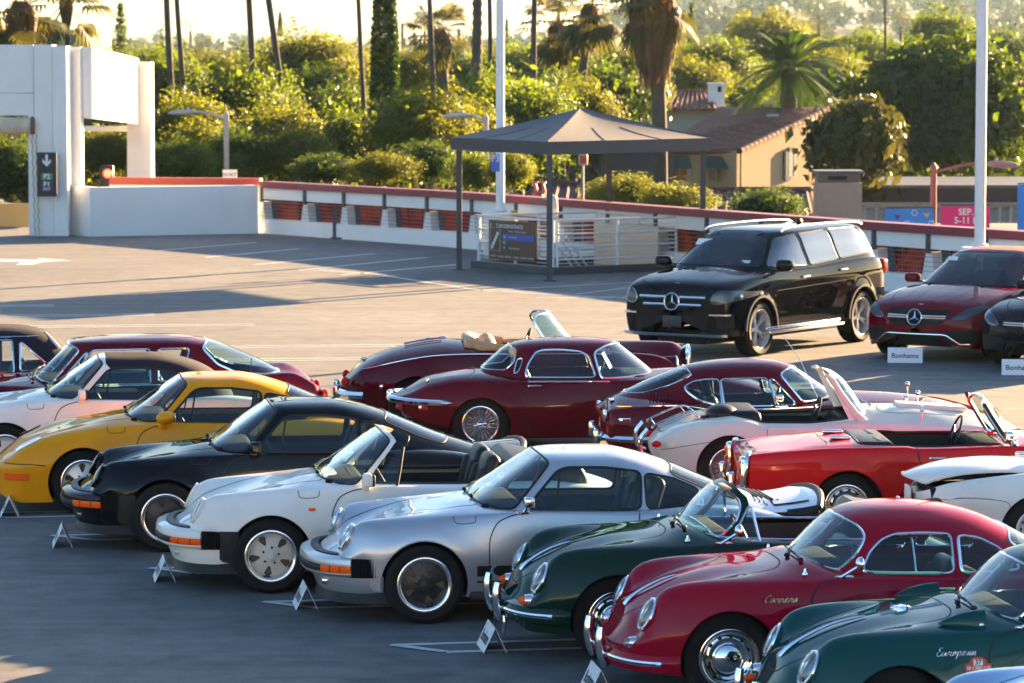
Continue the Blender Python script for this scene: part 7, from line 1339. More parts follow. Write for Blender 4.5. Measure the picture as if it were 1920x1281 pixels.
def finned_roadster(name, label, pose, col):
    low = dict(x0=-2.06, x1=1.95, nose=(.3, .5, .5), tail=(.05, .60, .5),
        top=[(-2.06, .74), (-1.9, .80), (-1.6, .845), (-1.283, .885), (-1.0, .90), (-.3, .87), (.4, .87), (.62, .90), (1.2, .86), (1.7, .75), (1.95, .6)],
        fend=[(-2.06, .785), (-1.95, .80), (-1.65, .832), (-1.06, .866), (-.55, .868), (-.46, .855), (0, .862), (.5, .875), (1.2, .84), (1.7, .74), (1.95, .6)], fy=[(-2.06, .60), (-1.65, .66), (-1, .70), (0, .715), (1.2, .66), (1.95, .5)],
        w=[(-2.06, .70), (-1.8, .745), (-1.3, .785), (0, .785), (1.1, .79), (1.6, .74), (1.95, .6)], zw=[(-2.06, .64), (-1, .66), (0, .62), (1.95, .5)], bot=[(-2.06, .40), (-1.7, .34), (-1.3, .26), (0, .2), (1.95, .3)], tuck=[(-2.06, .05), (0, .08), (2, .05)],
        valley=.02, c1f=.72, dip=[(-2.06, .0), (-1, .01), (2, .0)], sh=.80, sd=.16, flares=[(-1.1, .34, .14, .016)], arches=[(-1.1, .315, .345, 1.0), (1.1, .31, .34, 1.0)])
    gh = dict(z0=.82, zp=1.33, xm=-.2, nf=2.6, nr=3, F=[(.82, .66), (.90, .58), (1.1, .41), (1.27, .26), (1.32, .1), (1.33, -.2)], R=[(.82, -1.0), (1.33, -.2)], S=[(.82, .68), (.95, .65), (1.2, .56), (1.30, .45), (1.33, 0)])
    c = Car(name, label, pose, 2.2, .31, .63, col, low=low, gh=gh); hole = open_hole([(.36, -.60), (.36, .60), (-.2, .66), (-.98, .62), (-.98, -.62), (-.2, -.66)], .08, .7); c.lower(hole=hole); c.arch_finish(.006)
    ws_p = [(.40, .885), (.20, 1.20), (.23, 1.27), (.30, 1.285), (.6, 1.1), (.8, .85), (.56, .905)]; rest = c.glaze([('windscreen', ws_p, .015, M_WSGLASS, M_CHROME, .016)], roof=None)
    for sg in (1, -1): c.p('windscreen_post', tube([(.47, sg * .63, .86), (.36, sg * .61, .98), (.26, sg * .57, 1.14), (.20, sg * .52, 1.25)], [.03, .022, .02, .02], False, 8), M_BLACK)
    c.p('cockpit_trim', join(trim_tubes(c.body_shell, hole, .012)), M_BLACK); interior(c, -.95, .36, .63, .83, M_LEATHER, .22, (.1, .40, .88), .58, tubm=M_LEATHER); car_seats(c, -.42, .31, .34, M_LEATHER, w=.48, back=.46, head=False, tilt=.25); steering_wheel(c, .05, .32, .86, .2, .35)
    v, f = rbox((-.82, 0, .855), (.34, 1.18, .09), .04, 3); c.p('tonneau_cover', (v, f), M_LEATHER)
    c.seam_side([(-.46, .86), (-.44, .75), (-.39, .62), (-.36, .45), (-.30, .27)]); c.seam_side([(.66, .87), (.66, .5), (.62, .24)]); c.seam_top([(-1.28, 0), (-1.28, .55), (-1.5, .58), (-2.02, .52)], n=40)
    for sg in (1, -1):
        handle(c, -.27, .767, sg)
        for y in (.28,): a = c.topz(-1.12, sg * y)[0]; c.p('trunk_hinge', rbox(tuple(a + [0, 0, .015]), (.20, .055, .035), .014, 3), M_CHROME)
        rim = [(-2.075, sg * .55, .795), (-2.06, sg * .66, .80), (-2.07, sg * .725, .70), (-2.085, sg * .715, .56), (-2.09, sg * .66, .49)]; c.p('fin_trim', tube(smoothline([(-2.0, sg * .60, .808), (-2.02, sg * .68, .79), (-2.035, sg * .725, .71), (-2.055, sg * .722, .58), (-2.07, sg * .68, .49)], 20), .018, False, 8), M_CHROME)
        t = c.p('tail_lamp', join([rbox((-2.08, sg * .645, .70), (.07, .12, .09), .03, 3)]), M_AMBER); c.p('lamp_lower', rbox((-2.085, sg * .645, .59), (.07, .12, .12), .03, 3), M_REDLENS, t); c.p('lamp_housing', rbox((-2.065, sg * .645, .63), (.07, .15, .30), .04, 3), M_CHROME, t)
        c.p('rear_bumper', tube(smoothline([(-2.12, sg * .2, .47), (-2.13, sg * .45, .46), (-2.10, sg * .66, .46), (-1.95, sg * .75, .46)], 20), [.03] * 18 + [.02, .008], False, 8), M_CHROME); c.p('overrider', rbox((-2.15, sg * .45, .50), (.07, .06, .22), .025, 3), M_CHROME)
    c.headlight(1.80, .58, .64, .09, .2, .06); mirror_flag(c, .40, .87, -1, col, 'chrome')
    c.p('price_card', frame(rbox((0, 0, 0), (.004, .18, .12), .001), (.40, -.15, 1.15), (.6, 0, .78), (0, 1, 0), (-.78, 0, .6)), M_WHITEP)
    c.wheels(wheel_hubcap(12, .105, M_ALU, .014, .15, .20), .635, .625); return c
def open_trunk_roadster(name, label, pose, col):
    low = dict(x0=-2.20, x1=2.0, nose=(.3, .5, .5), tail=(.26, .56, .5), top=[(-2.2, .56), (-2.05, .60), (-1.8, .66), (-1.25, .73), (-.9, .84), (.4, .87), (.6, .90), (1.2, .86), (2.0, .6)],
        fend=[(-2.2, .62), (-1.95, .71), (-1.58, .772), (-1.28, .805), (-.8, .83), (0, .84), (.6, .85), (1.2, .84), (2.0, .6)], fy=[(-2.2, .46), (-1.9, .58), (-1.3, .64), (0, .70), (1.2, .64), (2.0, .45)],
        w=[(-2.2, .58), (-2.0, .70), (-1.6, .80), (-1.2, .845), (0, .85), (1.2, .85), (1.7, .77), (2.0, .6)], zw=[(-2.2, .56), (-1.2, .60), (2.0, .5)], bot=[(-2.2, .36), (-1.8, .32), (-1.2, .24), (0, .2), (2, .3)], tuck=.07, valley=.25, c1f=.62, dip=.02, sh=.66, sd=.25,
        flares=[(-1.2, .335, .2, .015)], arches=[(-1.2, .31, .335, 1.0), (1.2, .31, .335, 1.0)])
    gh = dict(z0=.82, zp=1.30, xm=-.2, nf=2.6, nr=3, F=[(.82, .66), (.90, .58), (1.1, .41), (1.25, .26), (1.29, .1), (1.30, -.2)], R=[(.82, -1.0), (1.30, -.2)], S=[(.82, .68), (.95, .65), (1.2, .56), (1.28, .45), (1.30, 0)])
    c = Car(name, label, pose, 2.4, .31, .70, col, low=low, gh=gh); hole1 = open_hole([(.36, -.60), (.36, .60), (-.98, .62), (-.98, -.62)], .08, .6); tr = open_hole([(-1.22, -.54), (-1.22, .54), (-1.85, .55), (-2.10, .44), (-2.10, -.44), (-1.85, -.55)], .06, .45)
    c.lower(hole=lambda P: np.minimum(hole1(P), tr(P))); c.arch_finish(.006); c.glaze([('windscreen', [(.40, .885), (.20, 1.20), (.30, 1.265), (.6, 1.1), (.8, .85), (.56, .905)], .015, M_WSGLASS, M_CHROME, .014)], roof=None)
    interior(c, -.95, .36, .63, .83, M_LEATHER, .22, (.1, .40, .88), .58, tubm=M_LEATHER); car_seats(c, -.42, .31, .34, M_BROWN, w=.48, back=.46, head=False, tilt=.25)
    v, f = rbox((-1.63, 0, .55), (.95, 1.08, .22), .02, 1); c.p('trunk_tub', (v, [q for q in f]), M_DARK); c.p('trunk_seal', join(trim_tubes(c.body_shell, tr, .012)), M_BLACK)
    # the lid, raised at its rear edge
    nx_, ny_ = 26, 25; u = np.linspace(0, 1, nx_); ys = np.linspace(-1, 1, ny_); x = -1.18 - 1.11 * u; zc = .855 - .02 * u - .13 * u ** 2.4; hw_ = .555 - .02 * u - .16 * u ** 4
    T = np.stack([x[:, None] + .16 * (u ** 5)[:, None] * ys ** 2, hw_[:, None] * ys, zc[:, None] + (.035 * np.sin(u * 2.2))[:, None] - (.045 + .0 * u)[:, None] * np.abs(ys) ** 2.6], -1); B_ = T.copy(); B_[..., 2] -= .02 + .03 * (1 - np.abs(ys[None]) ** 4) * np.minimum(1, (1 - u) * 6)[:, None]
    lid = c.p('trunk_lid', Shell.quads(grid(T)), col); c.p('lid_lining', grid(B_), M_DARK, lid); edge = np.concatenate([T[:, 0], T[-1, 1:-1], T[::-1, -1]]); edge2 = np.concatenate([B_[:, 0], B_[-1, 1:-1], B_[::-1, -1]]); c.p('lid_edge', grid(np.stack([edge, edge2])), col, lid); c.p('lid_bead', tube(edge + [0, 0, -.004], .010, False, 6), col, lid)
    vf = text_vf('190 SL', .06, .0, .3); v, f = vf; o = [np.array([-2.03 + a[1] * .9, -.25 + a[0] * 1.0 * -1 * -1, 0]) for a in v]
    for sg in (1, -1): a = c.topz(-1.16, sg * .30)[0]; c.p('lid_hinge', rbox((-1.14, sg * .30, .875), (.16, .05, .03), .012, 3), M_CHROME); c.p('tail_lamp', xf(ellipsoid((0, 0, 0), (.15, .06, .055), 10, 16), c.side(-2.06, .53, sg)[0] + [0, sg * -.01, 0], (0, 0, sg * .45)), mat('dark_red_lens', (.12, .004, .01), .12, coat=1.0))
    c.trim_side([(-2.02, .565), (-1.85, .61), (-1.60, .60)], .006, col, n=20); c.seam_side([(-2.05, .575), (-1.8, .595), (-1.5, .575), (-1.45, .5)], wd=.005)
    for sg in (1, -1): c.p('rear_bumper', tube(smoothline([(-2.30, sg * .16, .47), (-2.28, sg * .40, .47), (-2.18, sg * .62, .47), (-2.0, sg * .73, .47)], 16), [.02] + [.036] * 12 + [.03, .02, .01], False, 10), M_CHROME)
    c.p('licence_plate', rbox((-2.24, 0, .55), (.02, .30, .15), .005), M_WHITEP); c.p('lid_latch', rbox((-2.19, -.1, .60), (.05, .08, .07), .015), mat('cream_trim', (.75, .68, .55), .5))
    c.headlight(1.80, .58, .64, .09, .2, .06); c.wheels(wheel_hubcap(14, .10, M_SILVERW, .012, .16, .185), .69, .69); return c
def grand_tourer(name, label, pose, col):
    low = dict(x0=-2.6, x1=2.25, nose=(.2, .6, .5), tail=(.16, .66, .5), top=[(-2.6, .76), (-2.2, .86), (-1.9, .91), (-1.0, .86), (.3, .86), (.62, .905), (1.0, .885), (1.8, .83), (2.25, .75)],
        fend=[(-2.6, .74), (-2.17, .955), (-1.75, .93), (-1.0, .86), (.4, .84), (1.0, .86), (1.8, .83), (2.25, .74)], fy=[(-2.6, .62), (-2.0, .66), (-1, .73), (.5, .71), (1.5, .66), (2.25, .58)], w=[(-2.6, .74), (-2, .83), (-1.3, .88), (0, .87), (1.3, .87), (1.9, .82), (2.25, .72)],
        zw=[(-2.6, .62), (0, .6), (2.25, .58)], bot=[(-2.6, .36), (-1.8, .28), (0, .22), (2.25, .3)], tuck=.06, valley=.3, sh=.78, sd=.2, flares=[], arches=[(1.33, .33, .36, 1.0), (-1.33, .33, .36, 1.0)])
    gh = dict(z0=.80, zp=1.345, xm=-.75, nf=4.2, nr=2.8, F=[(.80, .76), (.911, .63), (1.05, .48), (1.225, .285), (1.29, .22), (1.325, -.1), (1.345, -.75)], R=[(.80, -2.25), (.913, -2.12), (1.0, -1.98), (1.15, -1.66), (1.286, -1.29), (1.32, -1.1), (1.345, -.75)],
        S=[(.80, .76), (.84, .745), (1.0, .68), (1.2, .585), (1.27, .54), (1.325, .36), (1.345, 0)])
    c = Car(name, label, pose, 2.667, .33, .71, col, low=low, gh=gh); gv = c.gfun(); c.lower(hole=lambda P: np.maximum(gv(P) + .012, .78 - P[:, 2])); c.arch_finish(.006)
    ws_p = [(.455, .855), (.14, 1.21), (.19, 1.245), (.27, 1.26), (.5, 1.15), (.75, .905), (.62, .91), (.55, .88)]; vw = [(.385, .845), (.055, 1.205), (.03, 1.205), (.185, .845)]; dw = [(.16, .845), (.005, 1.215), (-.64, 1.225), (-.64, .85)]; qw = [(-.72, 1.22), (-.72, .87), (-.98, .90), (-1.08, 1.225)]
    rw = [(-1.30, 1.30), (-1.22, 1.22), (-1.38, 1.05), (-1.60, .95), (-1.9, .92), (-2.1, .925), (-2.3, .95), (-1.5, 1.35)]
    c.glaze([('windscreen', ws_p, .012, M_WSGLASS, M_CHROME, .012), ('vent_window', vw, .006, M_GLASS, M_CHROME, .012), ('side_window', dw, .006, glass('clear_glass', (.9, .93, .92), .01), M_CHROME, .010), ('quarter_window', qw, .006, glass('clear_glass', (.9, .93, .92), .01), M_CHROME, .012), ('rear_window', rw, .02, M_GLASS, M_CHROME, .014)])
    interior(c, -1.6, .45, .70, .80, M_LEATHER, .24, (.25, .6, .88), .66, tubm=M_LEATHER); car_seats(c, -.35, .36, .28, M_LEATHER, w=.5, back=.54, tilt=.25, head=False); steering_wheel(c, .08, -.36, .84, .2, .4)
    c.seam_side([(.52, .80), (.50, .6), (.5, .3)]); c.seam_top([(.72, 0), (.72, .55), (1.2, .58), (2.1, .5)], n=40); c.trim_side([(.45, .835), (-.2, .835), (-1.0, .85)], .008, M_CHROME, n=20)
    c.p('antenna', tube([(-1.75, .64, .92), (-1.76, .65, 1.12)], .006, False, 5), M_CHROME)
    for y0, y1 in ((.5, .1), (.05, -.35)): c.wiper(np.array([.72 - .12 * abs(y0), y0, .90]), np.array([.63 - .05 * abs(y1), y1, .935]), .4)
    for sg in (1, -1): c.p('tail_lamp', rbox((-2.58, sg * .6, .70), (.06, .2, .12), .03), M_REDLENS)
    c.wheels(wheel_hubcap(12, .1, M_CHROME), .71, .70); return c
def vinyl_coupe(name, label, pose, col):
    low = dict(x0=-2.4, x1=2.3, nose=(.2, .6, .5), tail=(.2, .6, .5), top=[(-2.4, .80), (-1.6, .86), (0, .82), (.9, .88), (2.3, .78)], fend=[(-2.4, .78), (-1.4, .84), (0, .80), (1, .86), (2.3, .76)], fy=[(-2.4, .66), (0, .74), (2.3, .64)], w=[(-2.4, .78), (-1.3, .89), (0, .88), (1.5, .88), (2.3, .78)],
        zw=.6, bot=.26, tuck=.06, valley=.3, sh=.8, sd=.18, arches=[(1.37, .33, .36, 1.0), (-1.37, .33, .36, 1.0)])
    gh = dict(z0=.76, zp=1.31, xm=-.1, nf=4, nr=3.4, F=[(.76, 1.0), (.9, .80), (1.2, .38), (1.28, .25), (1.31, -.1)], R=[(.76, -1.32), (.90, -1.22), (1.1, -1.05), (1.2, -.92), (1.26, -.75), (1.295, -.5), (1.31, -.1)], S=[(.76, .77), (.8, .76), (1.0, .69), (1.16, .61), (1.23, .54), (1.29, .36), (1.31, 0)])
    c = Car(name, label, pose, 2.74, .33, .73, col, low=low, gh=gh); gv = c.gfun(); c.lower(hole=lambda P: np.maximum(gv(P) + .012, .72 - P[:, 2])); c.arch_finish(.006)
    dw = [(.5, .80), (.1, 1.16), (-.48, 1.165), (-.50, .80)]; qw = [(-.57, 1.15), (-.57, .81), (-.98, .81), (-.86, .90)]
    cl = glass('clear_glass', (.9, .93, .92), .01)
    c.glaze([('windscreen', [(.62, .86), (.2, 1.2), (.38, 1.22), (1.1, .86)], .012, M_WSGLASS, M_CHROME, .012), ('side_window', dw, .006, cl, M_CHROME, .012), ('quarter_window', qw, .01, cl, M_CHROME, .012)], roof='vinyl_roof', roofmat=M_FABTOP)
    for sg in (1, -1): c.p('window_divider', tube([c.side(a, b, sg, c.gbvh)[0] for a, b in ((-.34, .80), (-.34, 1.16))], .012, False, 5), M_BLACK); P = np.array([c.side(x, 1.20, sg, c.gbvh)[0] for x in np.linspace(.2, -.78, 14)]); c.p('drip_rail', tube(P, .009, False, 5), M_CHROME)
    c.trim_side([(.5, .785), (-1.1, .80)], .009, M_CHROME, n=20, smooth=False); c.p('pillar_trim', tube(np.array([c.side(a, b, s_, c.gbvh)[0] for s_, (a, b) in [(1, (-.86, 1.22)), (1, (-.95, 1.13)), (1, (-1.02, 1.05))]]), [.02, .03, .025], False, 6), mat('cream_trim', (.75, .68, .55), .5))
    interior(c, -1.2, .6, .70, .76, M_LEATHER, .24, (.4, .8, .84), .66, tubm=M_LEATHER); car_seats(c, -.2, .36, .26, M_LEATHER, w=.5, back=.52, tilt=.25, head=False)
    c.wheels(wheel_hubcap(12, .1, M_CHROME), .73, .72); return c
# ---------------------------------------------------------------- the parked classics
PT_SILVER = paint('silver_paint', (.50, .51, .53), metal=.7, rough=.34); PT_WHITE = paint('white_car_paint', (.82, .77, .69)); PT_BLACK = paint('black_paint', (.006, .007, .009)); PT_YELLOW = paint('yellow_paint', (.85, .31, .002))
PT_GREEN = paint('dark_green_paint', (.004, .026, .016)); PT_RUBY = paint('ruby_paint', (.30, .002, .020)); PT_TEAL = paint('teal_green_paint', (.003, .055, .052)); PT_MAROON = paint('maroon_paint', (.105, .002, .009)); PT_RED = paint('bright_red_paint', (.58, .004, .008)); PT_IVORY = paint('ivory_paint', (.66, .66, .55)); PT_ICE = paint('ice_blue_paint', (.26, .42, .62), metal=.3)
BLACKP = mat('black_petal', (.014, .014, .016), .35, spec=.5)
AF = 187.5; AB = 2.0
GF, GB = 'classic cars parked nose first beside the tent cards', 'classic cars parked tail first in the second row'
F1 = porsche('white_convertible', 'white convertible with raised dark fabric top behind the yellow coupe', (AF, -4.27, 38.85), PT_WHITE, top='soft', petal=M_WHITEP, group=GF)
F2 = porsche('yellow_coupe', 'bright yellow coupe with laid-back oval headlamps and painted door mirror', (AF, -3.17, 36.46), PT_YELLOW, width=.86, gen='993', mirrorkind='egg', petal=M_SILVERW, ringm=PT_YELLOW, group=GF)
F3 = porsche('black_coupe', 'black coupe with slatted whale tail between yellow and white cars', (AF, -2.11, 33.72), PT_BLACK, width=.87, flare=(.025, .06), spoiler='whale', petal=BLACKP, group=GF, ringm=PT_BLACK)
F4 = porsche('white_cabriolet', 'white cabriolet with its top folded and cream five-spoke wheels', (AF, -.99, 31.2), PT_WHITE, width=.87, flare=(.025, .06), top='open', petal=mat('cream_wheel', (.70, .64, .52), .4), group=GF, ringm=PT_WHITE)
F5 = porsche('silver_coupe', 'silver coupe with black wheels, side stripe and duck tail', (AF, .336, 29.53), PT_SILVER, petal=BLACKP, spoiler='duck', mirrorkind='chrome', group=GF)
F6 = oval_car('green_cabriolet', 'dark green open cabriolet with chrome overriders and amber lamps', (AF, 1.715, 27.6), PT_GREEN, top='open', bump=.06, signal='amber', seatm=M_BROWN, group=GF)
F7 = oval_car('ruby_coupe', 'ruby red round coupe with gold Carrera script on its fender', (AF, 2.446, 25.85), PT_RUBY, script='Carrera', seatm=M_BROWN, group=GF)
F8 = oval_car('teal_coupe', 'teal green round coupe with two fender scoops and hood filler cap', (AF, 3.381, 23.613), PT_TEAL, script='European', scoops=True, handle_ext=True, group=GF)
F9 = oval_car('ice_blue_car', 'ice blue car cut off by the bottom right corner', (AF, 4.13, 21.0), PT_ICE, group=GF)
# side stripe of the silver coupe, rally plate and marker lamps
for sg in (1, -1):
    xs = np.linspace(.72, -.70, 40); P = np.array([F5.side(x, .415, sg)[0] for x in xs]); Pu = np.array([F5.side(x, .458, sg)[0] for x in xs]); Pl = np.array([F5.side(x, .372, sg)[0] for x in xs]); o_ = np.array([0, sg * .003, 0])
    F5.p('side_stripe', grid(np.stack([Pu + o_, P + o_, Pl + o_], 1)), M_BLACK); Pu = np.array([F5.side(x, .335, sg)[0] for x in xs]) + o_; Pl = np.array([F5.side(x, .320, sg)[0] for x in xs]) + o_; F5.p('side_stripe', grid(np.stack([Pu, Pl], 1)), M_BLACK)
    a = np.linspace(.5, 2 * np.pi - .5, 30); F5.p('stripe_letter', F5.ribbon(*(lambda q: (np.array([h[0] for h in q]), np.array([h[1] * np.sign(h[1][1]) * sg for h in q])))([F5.side(.50 - .105 * math.cos(t), .42 + .062 * math.sin(t), sg) for t in a]), .024, .006, None), PT_SILVER)
for car_ in (F4,):
    for sg in (1, -1): a, _ = car_.side(.79, .70, sg); car_.p('side_marker', rbox((.79, a[1] + sg * .004, .70), (.06, .014, .026), .005), M_AMBER)
o_ = F8; pl = [(-.085, -.035), (.085, -.035), (.085, .015), (.055, .022), (.05, .045), (.02, .06), (-.02, .06), (-.05, .045), (-.055, .022), (-.085, .015)]
sh_p = F8.decal_side((np.array([(x, y, 0) for x, y in pl]), [tuple(range(10))]), .56, .655, 1, mat('rally_red', (.55, .02, .02), .4), 'rally_plate', .006)
F8.decal_side((np.array([(-.03, .008, 0), (.03, .008, 0), (.03, .045, 0), (-.03, .045, 0)]), [(0, 1, 2, 3)]), .56, .655, 1, M_WHITEP, 'plate_panel', .008); F8.decal_side(text_vf('37', .042, bold=.0008), .56, .682, 1, M_BLACK, 'plate_number', .010); [F8.decal_side((np.array([(x, -.02, 0), (x + w_, -.02, 0), (x + w_, .004, 0), (x, .004, 0)]), [(0, 1, 2, 3)]), .56, .655, 1, mat('plate_pale_print', (.75, .45, .42), .5), 'plate_print', .010) for x, w_ in ((-.075, .03), (-.038, .012), (-.02, .045), (.032, .014), (.052, .026))]
B2 = sweeping_roadster('maroon_roadster', 'long maroon open roadster with tan cockpit and upright chrome grille', (AB, .15, 43.9), PT_MAROON)
B3 = hardtop_roadster('maroon_hardtop', 'maroon hardtop sports car with a wire wheel and slim tail bumper', (AB, .954, 41.73), PT_MAROON)
B4 = fastback_gt('maroon_fastback', 'maroon fastback coupe with slanted rear glass behind the ivory roadster', (AB, 3.1, 39.1), PT_MAROON)
q_ = None
B5 = racing_roadster('ivory_roadster', 'ivory open roadster with a chrome luggage rack on its tail', (AB, 3.342, 37.32), PT_IVORY)
B6 = finned_roadster('red_roadster', 'bright red open roadster with chrome edged tail fins', (AB, 4.18, 34.38), PT_RED)
B7 = open_trunk_roadster('white_roadster', 'white roadster with its boot lid standing open at right edge', (AB, 5.80, 32.75), PT_WHITE)
for c_ in (B2, B3, B4, B5, B6, B7): c_.root['group'] = GB
B1 = grand_tourer('maroon_grand_tourer', 'maroon grand tourer with a big wraparound rear window', (AF, -4.73, 40.95), PT_MAROON); B1.root['group'] = GF
B0 = vinyl_coupe('black_top_coupe', 'black vinyl roofed coupe at left edge behind the maroon grand tourer', (AF, -6.38, 43.0), PT_BLACK); B0.root['group'] = GF
# ---------------------------------------------------------------- modern cars by the wall
def star_emblem(c, o, n, rad, m, parent=None):
    n = np.array(n) / np.linalg.norm(n); Y = np.cross([0, 0, 1.], n); Y /= np.linalg.norm(Y); Z = np.cross(n, Y); a = np.linspace(0, 2 * np.pi, 33)[:-1]
    g = [tube(np.stack([0 * a, rad * np.cos(a), rad * np.sin(a)], 1), rad * .09, True, 6)]
    for k in range(3):
        t = math.pi / 2 + k * 2 * math.pi / 3; d = np.array([0, math.cos(t), math.sin(t)]); e = np.array([0, -math.sin(t), math.cos(t)])
        v = np.array([[0, 0, 0] + e * rad * .13, [0, 0, 0] - e * rad * .13, d * rad, np.array([rad * .12, 0, 0]), np.array([-.005, 0, 0])]); g.append((v, [(0, 3, 2), (3, 1, 2), (1, 4, 2), (4, 0, 2)]))
    return c.p('star_emblem', frame(join(g), o, n, Y, Z), m, parent)
def big_suv(name, label, pose, col):
    low = dict(x0=-2.62, x1=2.55, nose=(.12, .62, .25), tail=(.2, .8, .4), top=[(-2.62, 1.2), (-2.4, 1.30), (0, 1.31), (1.35, 1.31), (1.6, 1.27), (2.1, 1.185), (2.35, 1.13), (2.47, 1.07), (2.55, .99)], fend=[(-2.62, 1.15), (-2.2, 1.31), (-1.4, 1.30), (0, 1.25), (1.2, 1.23), (1.6, 1.20), (2.1, 1.14), (2.35, 1.08), (2.47, 1.02), (2.55, .95)],
        fy=[(-2.62, .74), (-2, .86), (1.2, .86), (2.0, .82), (2.55, .70)], w=[(-2.62, .86), (-2.2, .95), (-1.6, .965), (0, .945), (1.6, .965), (2.05, .955), (2.3, .925), (2.45, .87), (2.55, .78)], zw=[(-2.62, .8), (0, .95), (1.6, .85), (2.55, .65)], bot=.33, tuck=.05,
        valley=.3, sh=.8, sd=.24, flares=[(1.6, .46, .12, .02), (-1.6, .46, .14, .02)], arches=[(1.6, .42, .46, 1.0), (-1.6, .42, .46, 1.0)])
    gh = dict(z0=1.18, zp=1.86, xm=-.7, nf=5, nr=7, F=[(1.18, 1.62), (1.31, 1.40), (1.55, .98), (1.74, .62), (1.80, .46), (1.84, .1), (1.86, -.7)], R=[(1.18, -2.52), (1.38, -2.46), (1.6, -2.36), (1.76, -2.24), (1.82, -2.1), (1.85, -1.5), (1.86, -.7)],
        S=[(1.18, .905), (1.29, .885), (1.5, .81), (1.72, .725), (1.79, .66), (1.835, .48), (1.86, 0)])
    c = Car(name, label, pose, 3.2, .405, .83, col, low=low, gh=gh, cat='car'); gv = c.gfun(); c.lower(hole=lambda P: np.maximum(gv(P) + .015, 1.15 - P[:, 2])); c.arch_finish(.012, M_BLACK)
    fd = [(1.12, 1.31), (.64, 1.68), (.52, 1.725), (.10, 1.755), (.04, 1.28)]; rd = [(-.03, 1.285), (.02, 1.755), (-.85, 1.785), (-.93, 1.33)]; qw = [(-1.0, 1.34), (-.95, 1.785), (-1.86, 1.785), (-2.18, 1.44), (-2.1, 1.39)]
    c.glaze([('windscreen', [(1.20, 1.315), (.66, 1.70), (.58, 1.775), (.50, 1.80), (1.6, 1.4), (1.42, 1.322)], .015, glass('suv_windscreen', (.12, .13, .14), .03), M_BLACK, .010), ('side_window_front', fd, .02, M_GLASSD, M_BLACK, .012), ('side_window_rear', rd, .02, M_GLASSD, M_BLACK, .012), ('quarter_window', qw, .03, M_GLASSD, M_BLACK, .012)])
    interior(c, -2.2, 1.2, .84, 1.2, M_BLACK, .4, (.95, 1.35, 1.27), .8); car_seats(c, .1, .42, .62, M_LEATHER, w=.52, back=.66, tilt=.25); steering_wheel(c, .65, .42, 1.2, .19, .4)
    for sg in (1, -1):
        c.p('roof_rail', join([tube(smoothline([(.50, sg * .665, 1.80), (.35, sg * .66, 1.84), (0, sg * .65, 1.862), (-1.0, sg * .64, 1.875), (-1.9, sg * .63, 1.86), (-2.15, sg * .63, 1.82)], 40), .020, False, 8)]), M_ALU)
        o = c.p('mirror', xf(rbox((0, 0, 0), (.16, .26, .17), .06, 4), (1.06, sg * 1.06, 1.33)), col); c.p('mirror_arm', rbox((1.08, sg * .93, 1.26), (.10, .12, .05), .02), M_BLACK, o); c.p('mirror_glass', rbox((.978, sg * 1.06, 1.33), (.006, .22, .13), .002), M_REFLECT, o)
        for x, z in ((.21, 1.12), (-.98, 1.17)): a, _ = c.side(x, z, sg); c.p('door_handle', rbox((x, a[1] + sg * .022, z), (.22, .03, .035), .014, 3), M_CHROME)
        c.p('running_board', join([rbox((.30, sg * .985, .345), (2.3, .14, .045), .02), rbox((.30, sg * .96, .40), (2.3, .06, .05), .02)]), M_ALU)
        for xa in (1.6, -1.6): c.p('wheel_arch_trim', tube([(xa + .468 * math.cos(t), sg * .972, .42 + .468 * math.sin(t)) for t in np.linspace(-.05, math.pi + .05, 26)], .026, False, 6), M_BLACK)
        a, _ = c.side(-2.45, 1.15, sg); c.p('tail_lamp', rbox((-2.45, sg * .815, 1.15), (.2, .20, .24), .05, 3), M_REDLENS)
    c.seam_side([(1.13, 1.26), (1.16, .9), (1.10, .5), (1.0, .42), (.1, .40), (.02, .9), (.02, 1.25)], wd=.008, smooth=False); c.seam_side([(.02, .41), (-.9, .40), (-1.08, .7), (-1.02, 1.0), (-.98, 1.28)], wd=.008, smooth=False); c.seam_side([(1.1, .95), (-.9, 1.0), (-2.3, 1.08)], wd=.006, n=40)
    c.seam_top([(1.45, .0), (1.45, .45), (1.40, .74), (1.9, .76), (2.25, .70), (2.45, .50)], n=60, wd=.008); c.seam_top([(1.5, .30), (1.9, .36), (2.35, .42)], n=30, wd=.016, off=.003, m=col, name='hood_crease')
    for y in (.22, .34, .46): c.p('hood_vent', rbox(tuple(c.topz(1.56, y)[0] + [0, 0, .004]), (.06, .07, .012), .004), M_ALU); c.p('hood_vent', rbox(tuple(c.topz(1.56, -y)[0] + [0, 0, .004]), (.06, .07, .012), .004), M_BLACK)
    # front
    g = patch(c, 'grille', [(-.60, .965), (.60, .965), (.52, .74), (.30, .70), (-.30, .70), (-.52, .74)], M_DARK, .006, rad=.03)[0][0]
    for z, w_ in ((.90, .565), (.79, .50)):
        for s_ in (1, -1):
            P = np.array([c.front(y, z)[0] for y in np.linspace(s_ * .12, s_ * w_, 14)]) + [.02, 0, 0]; c.p('grille_bar', tube(P, .027, False, 8), M_ALU, g)
    q = c.front(0, .835)[0]; star_emblem(c, q + [.045, 0, 0], (1, 0, .1), .125, M_CHROME, g)
    q, n = c.topz(2.42, 0); c.p('hood_badge', xf(lathe([(.001, .008), (.03, .006), (.034, 0)], 16, 'z'), q), M_ALU)
    hl = [(.63, .83), (.72, .79), (.94, .86), (.99, .95), (.92, 1.01), (.76, 1.02), (.65, .95)]
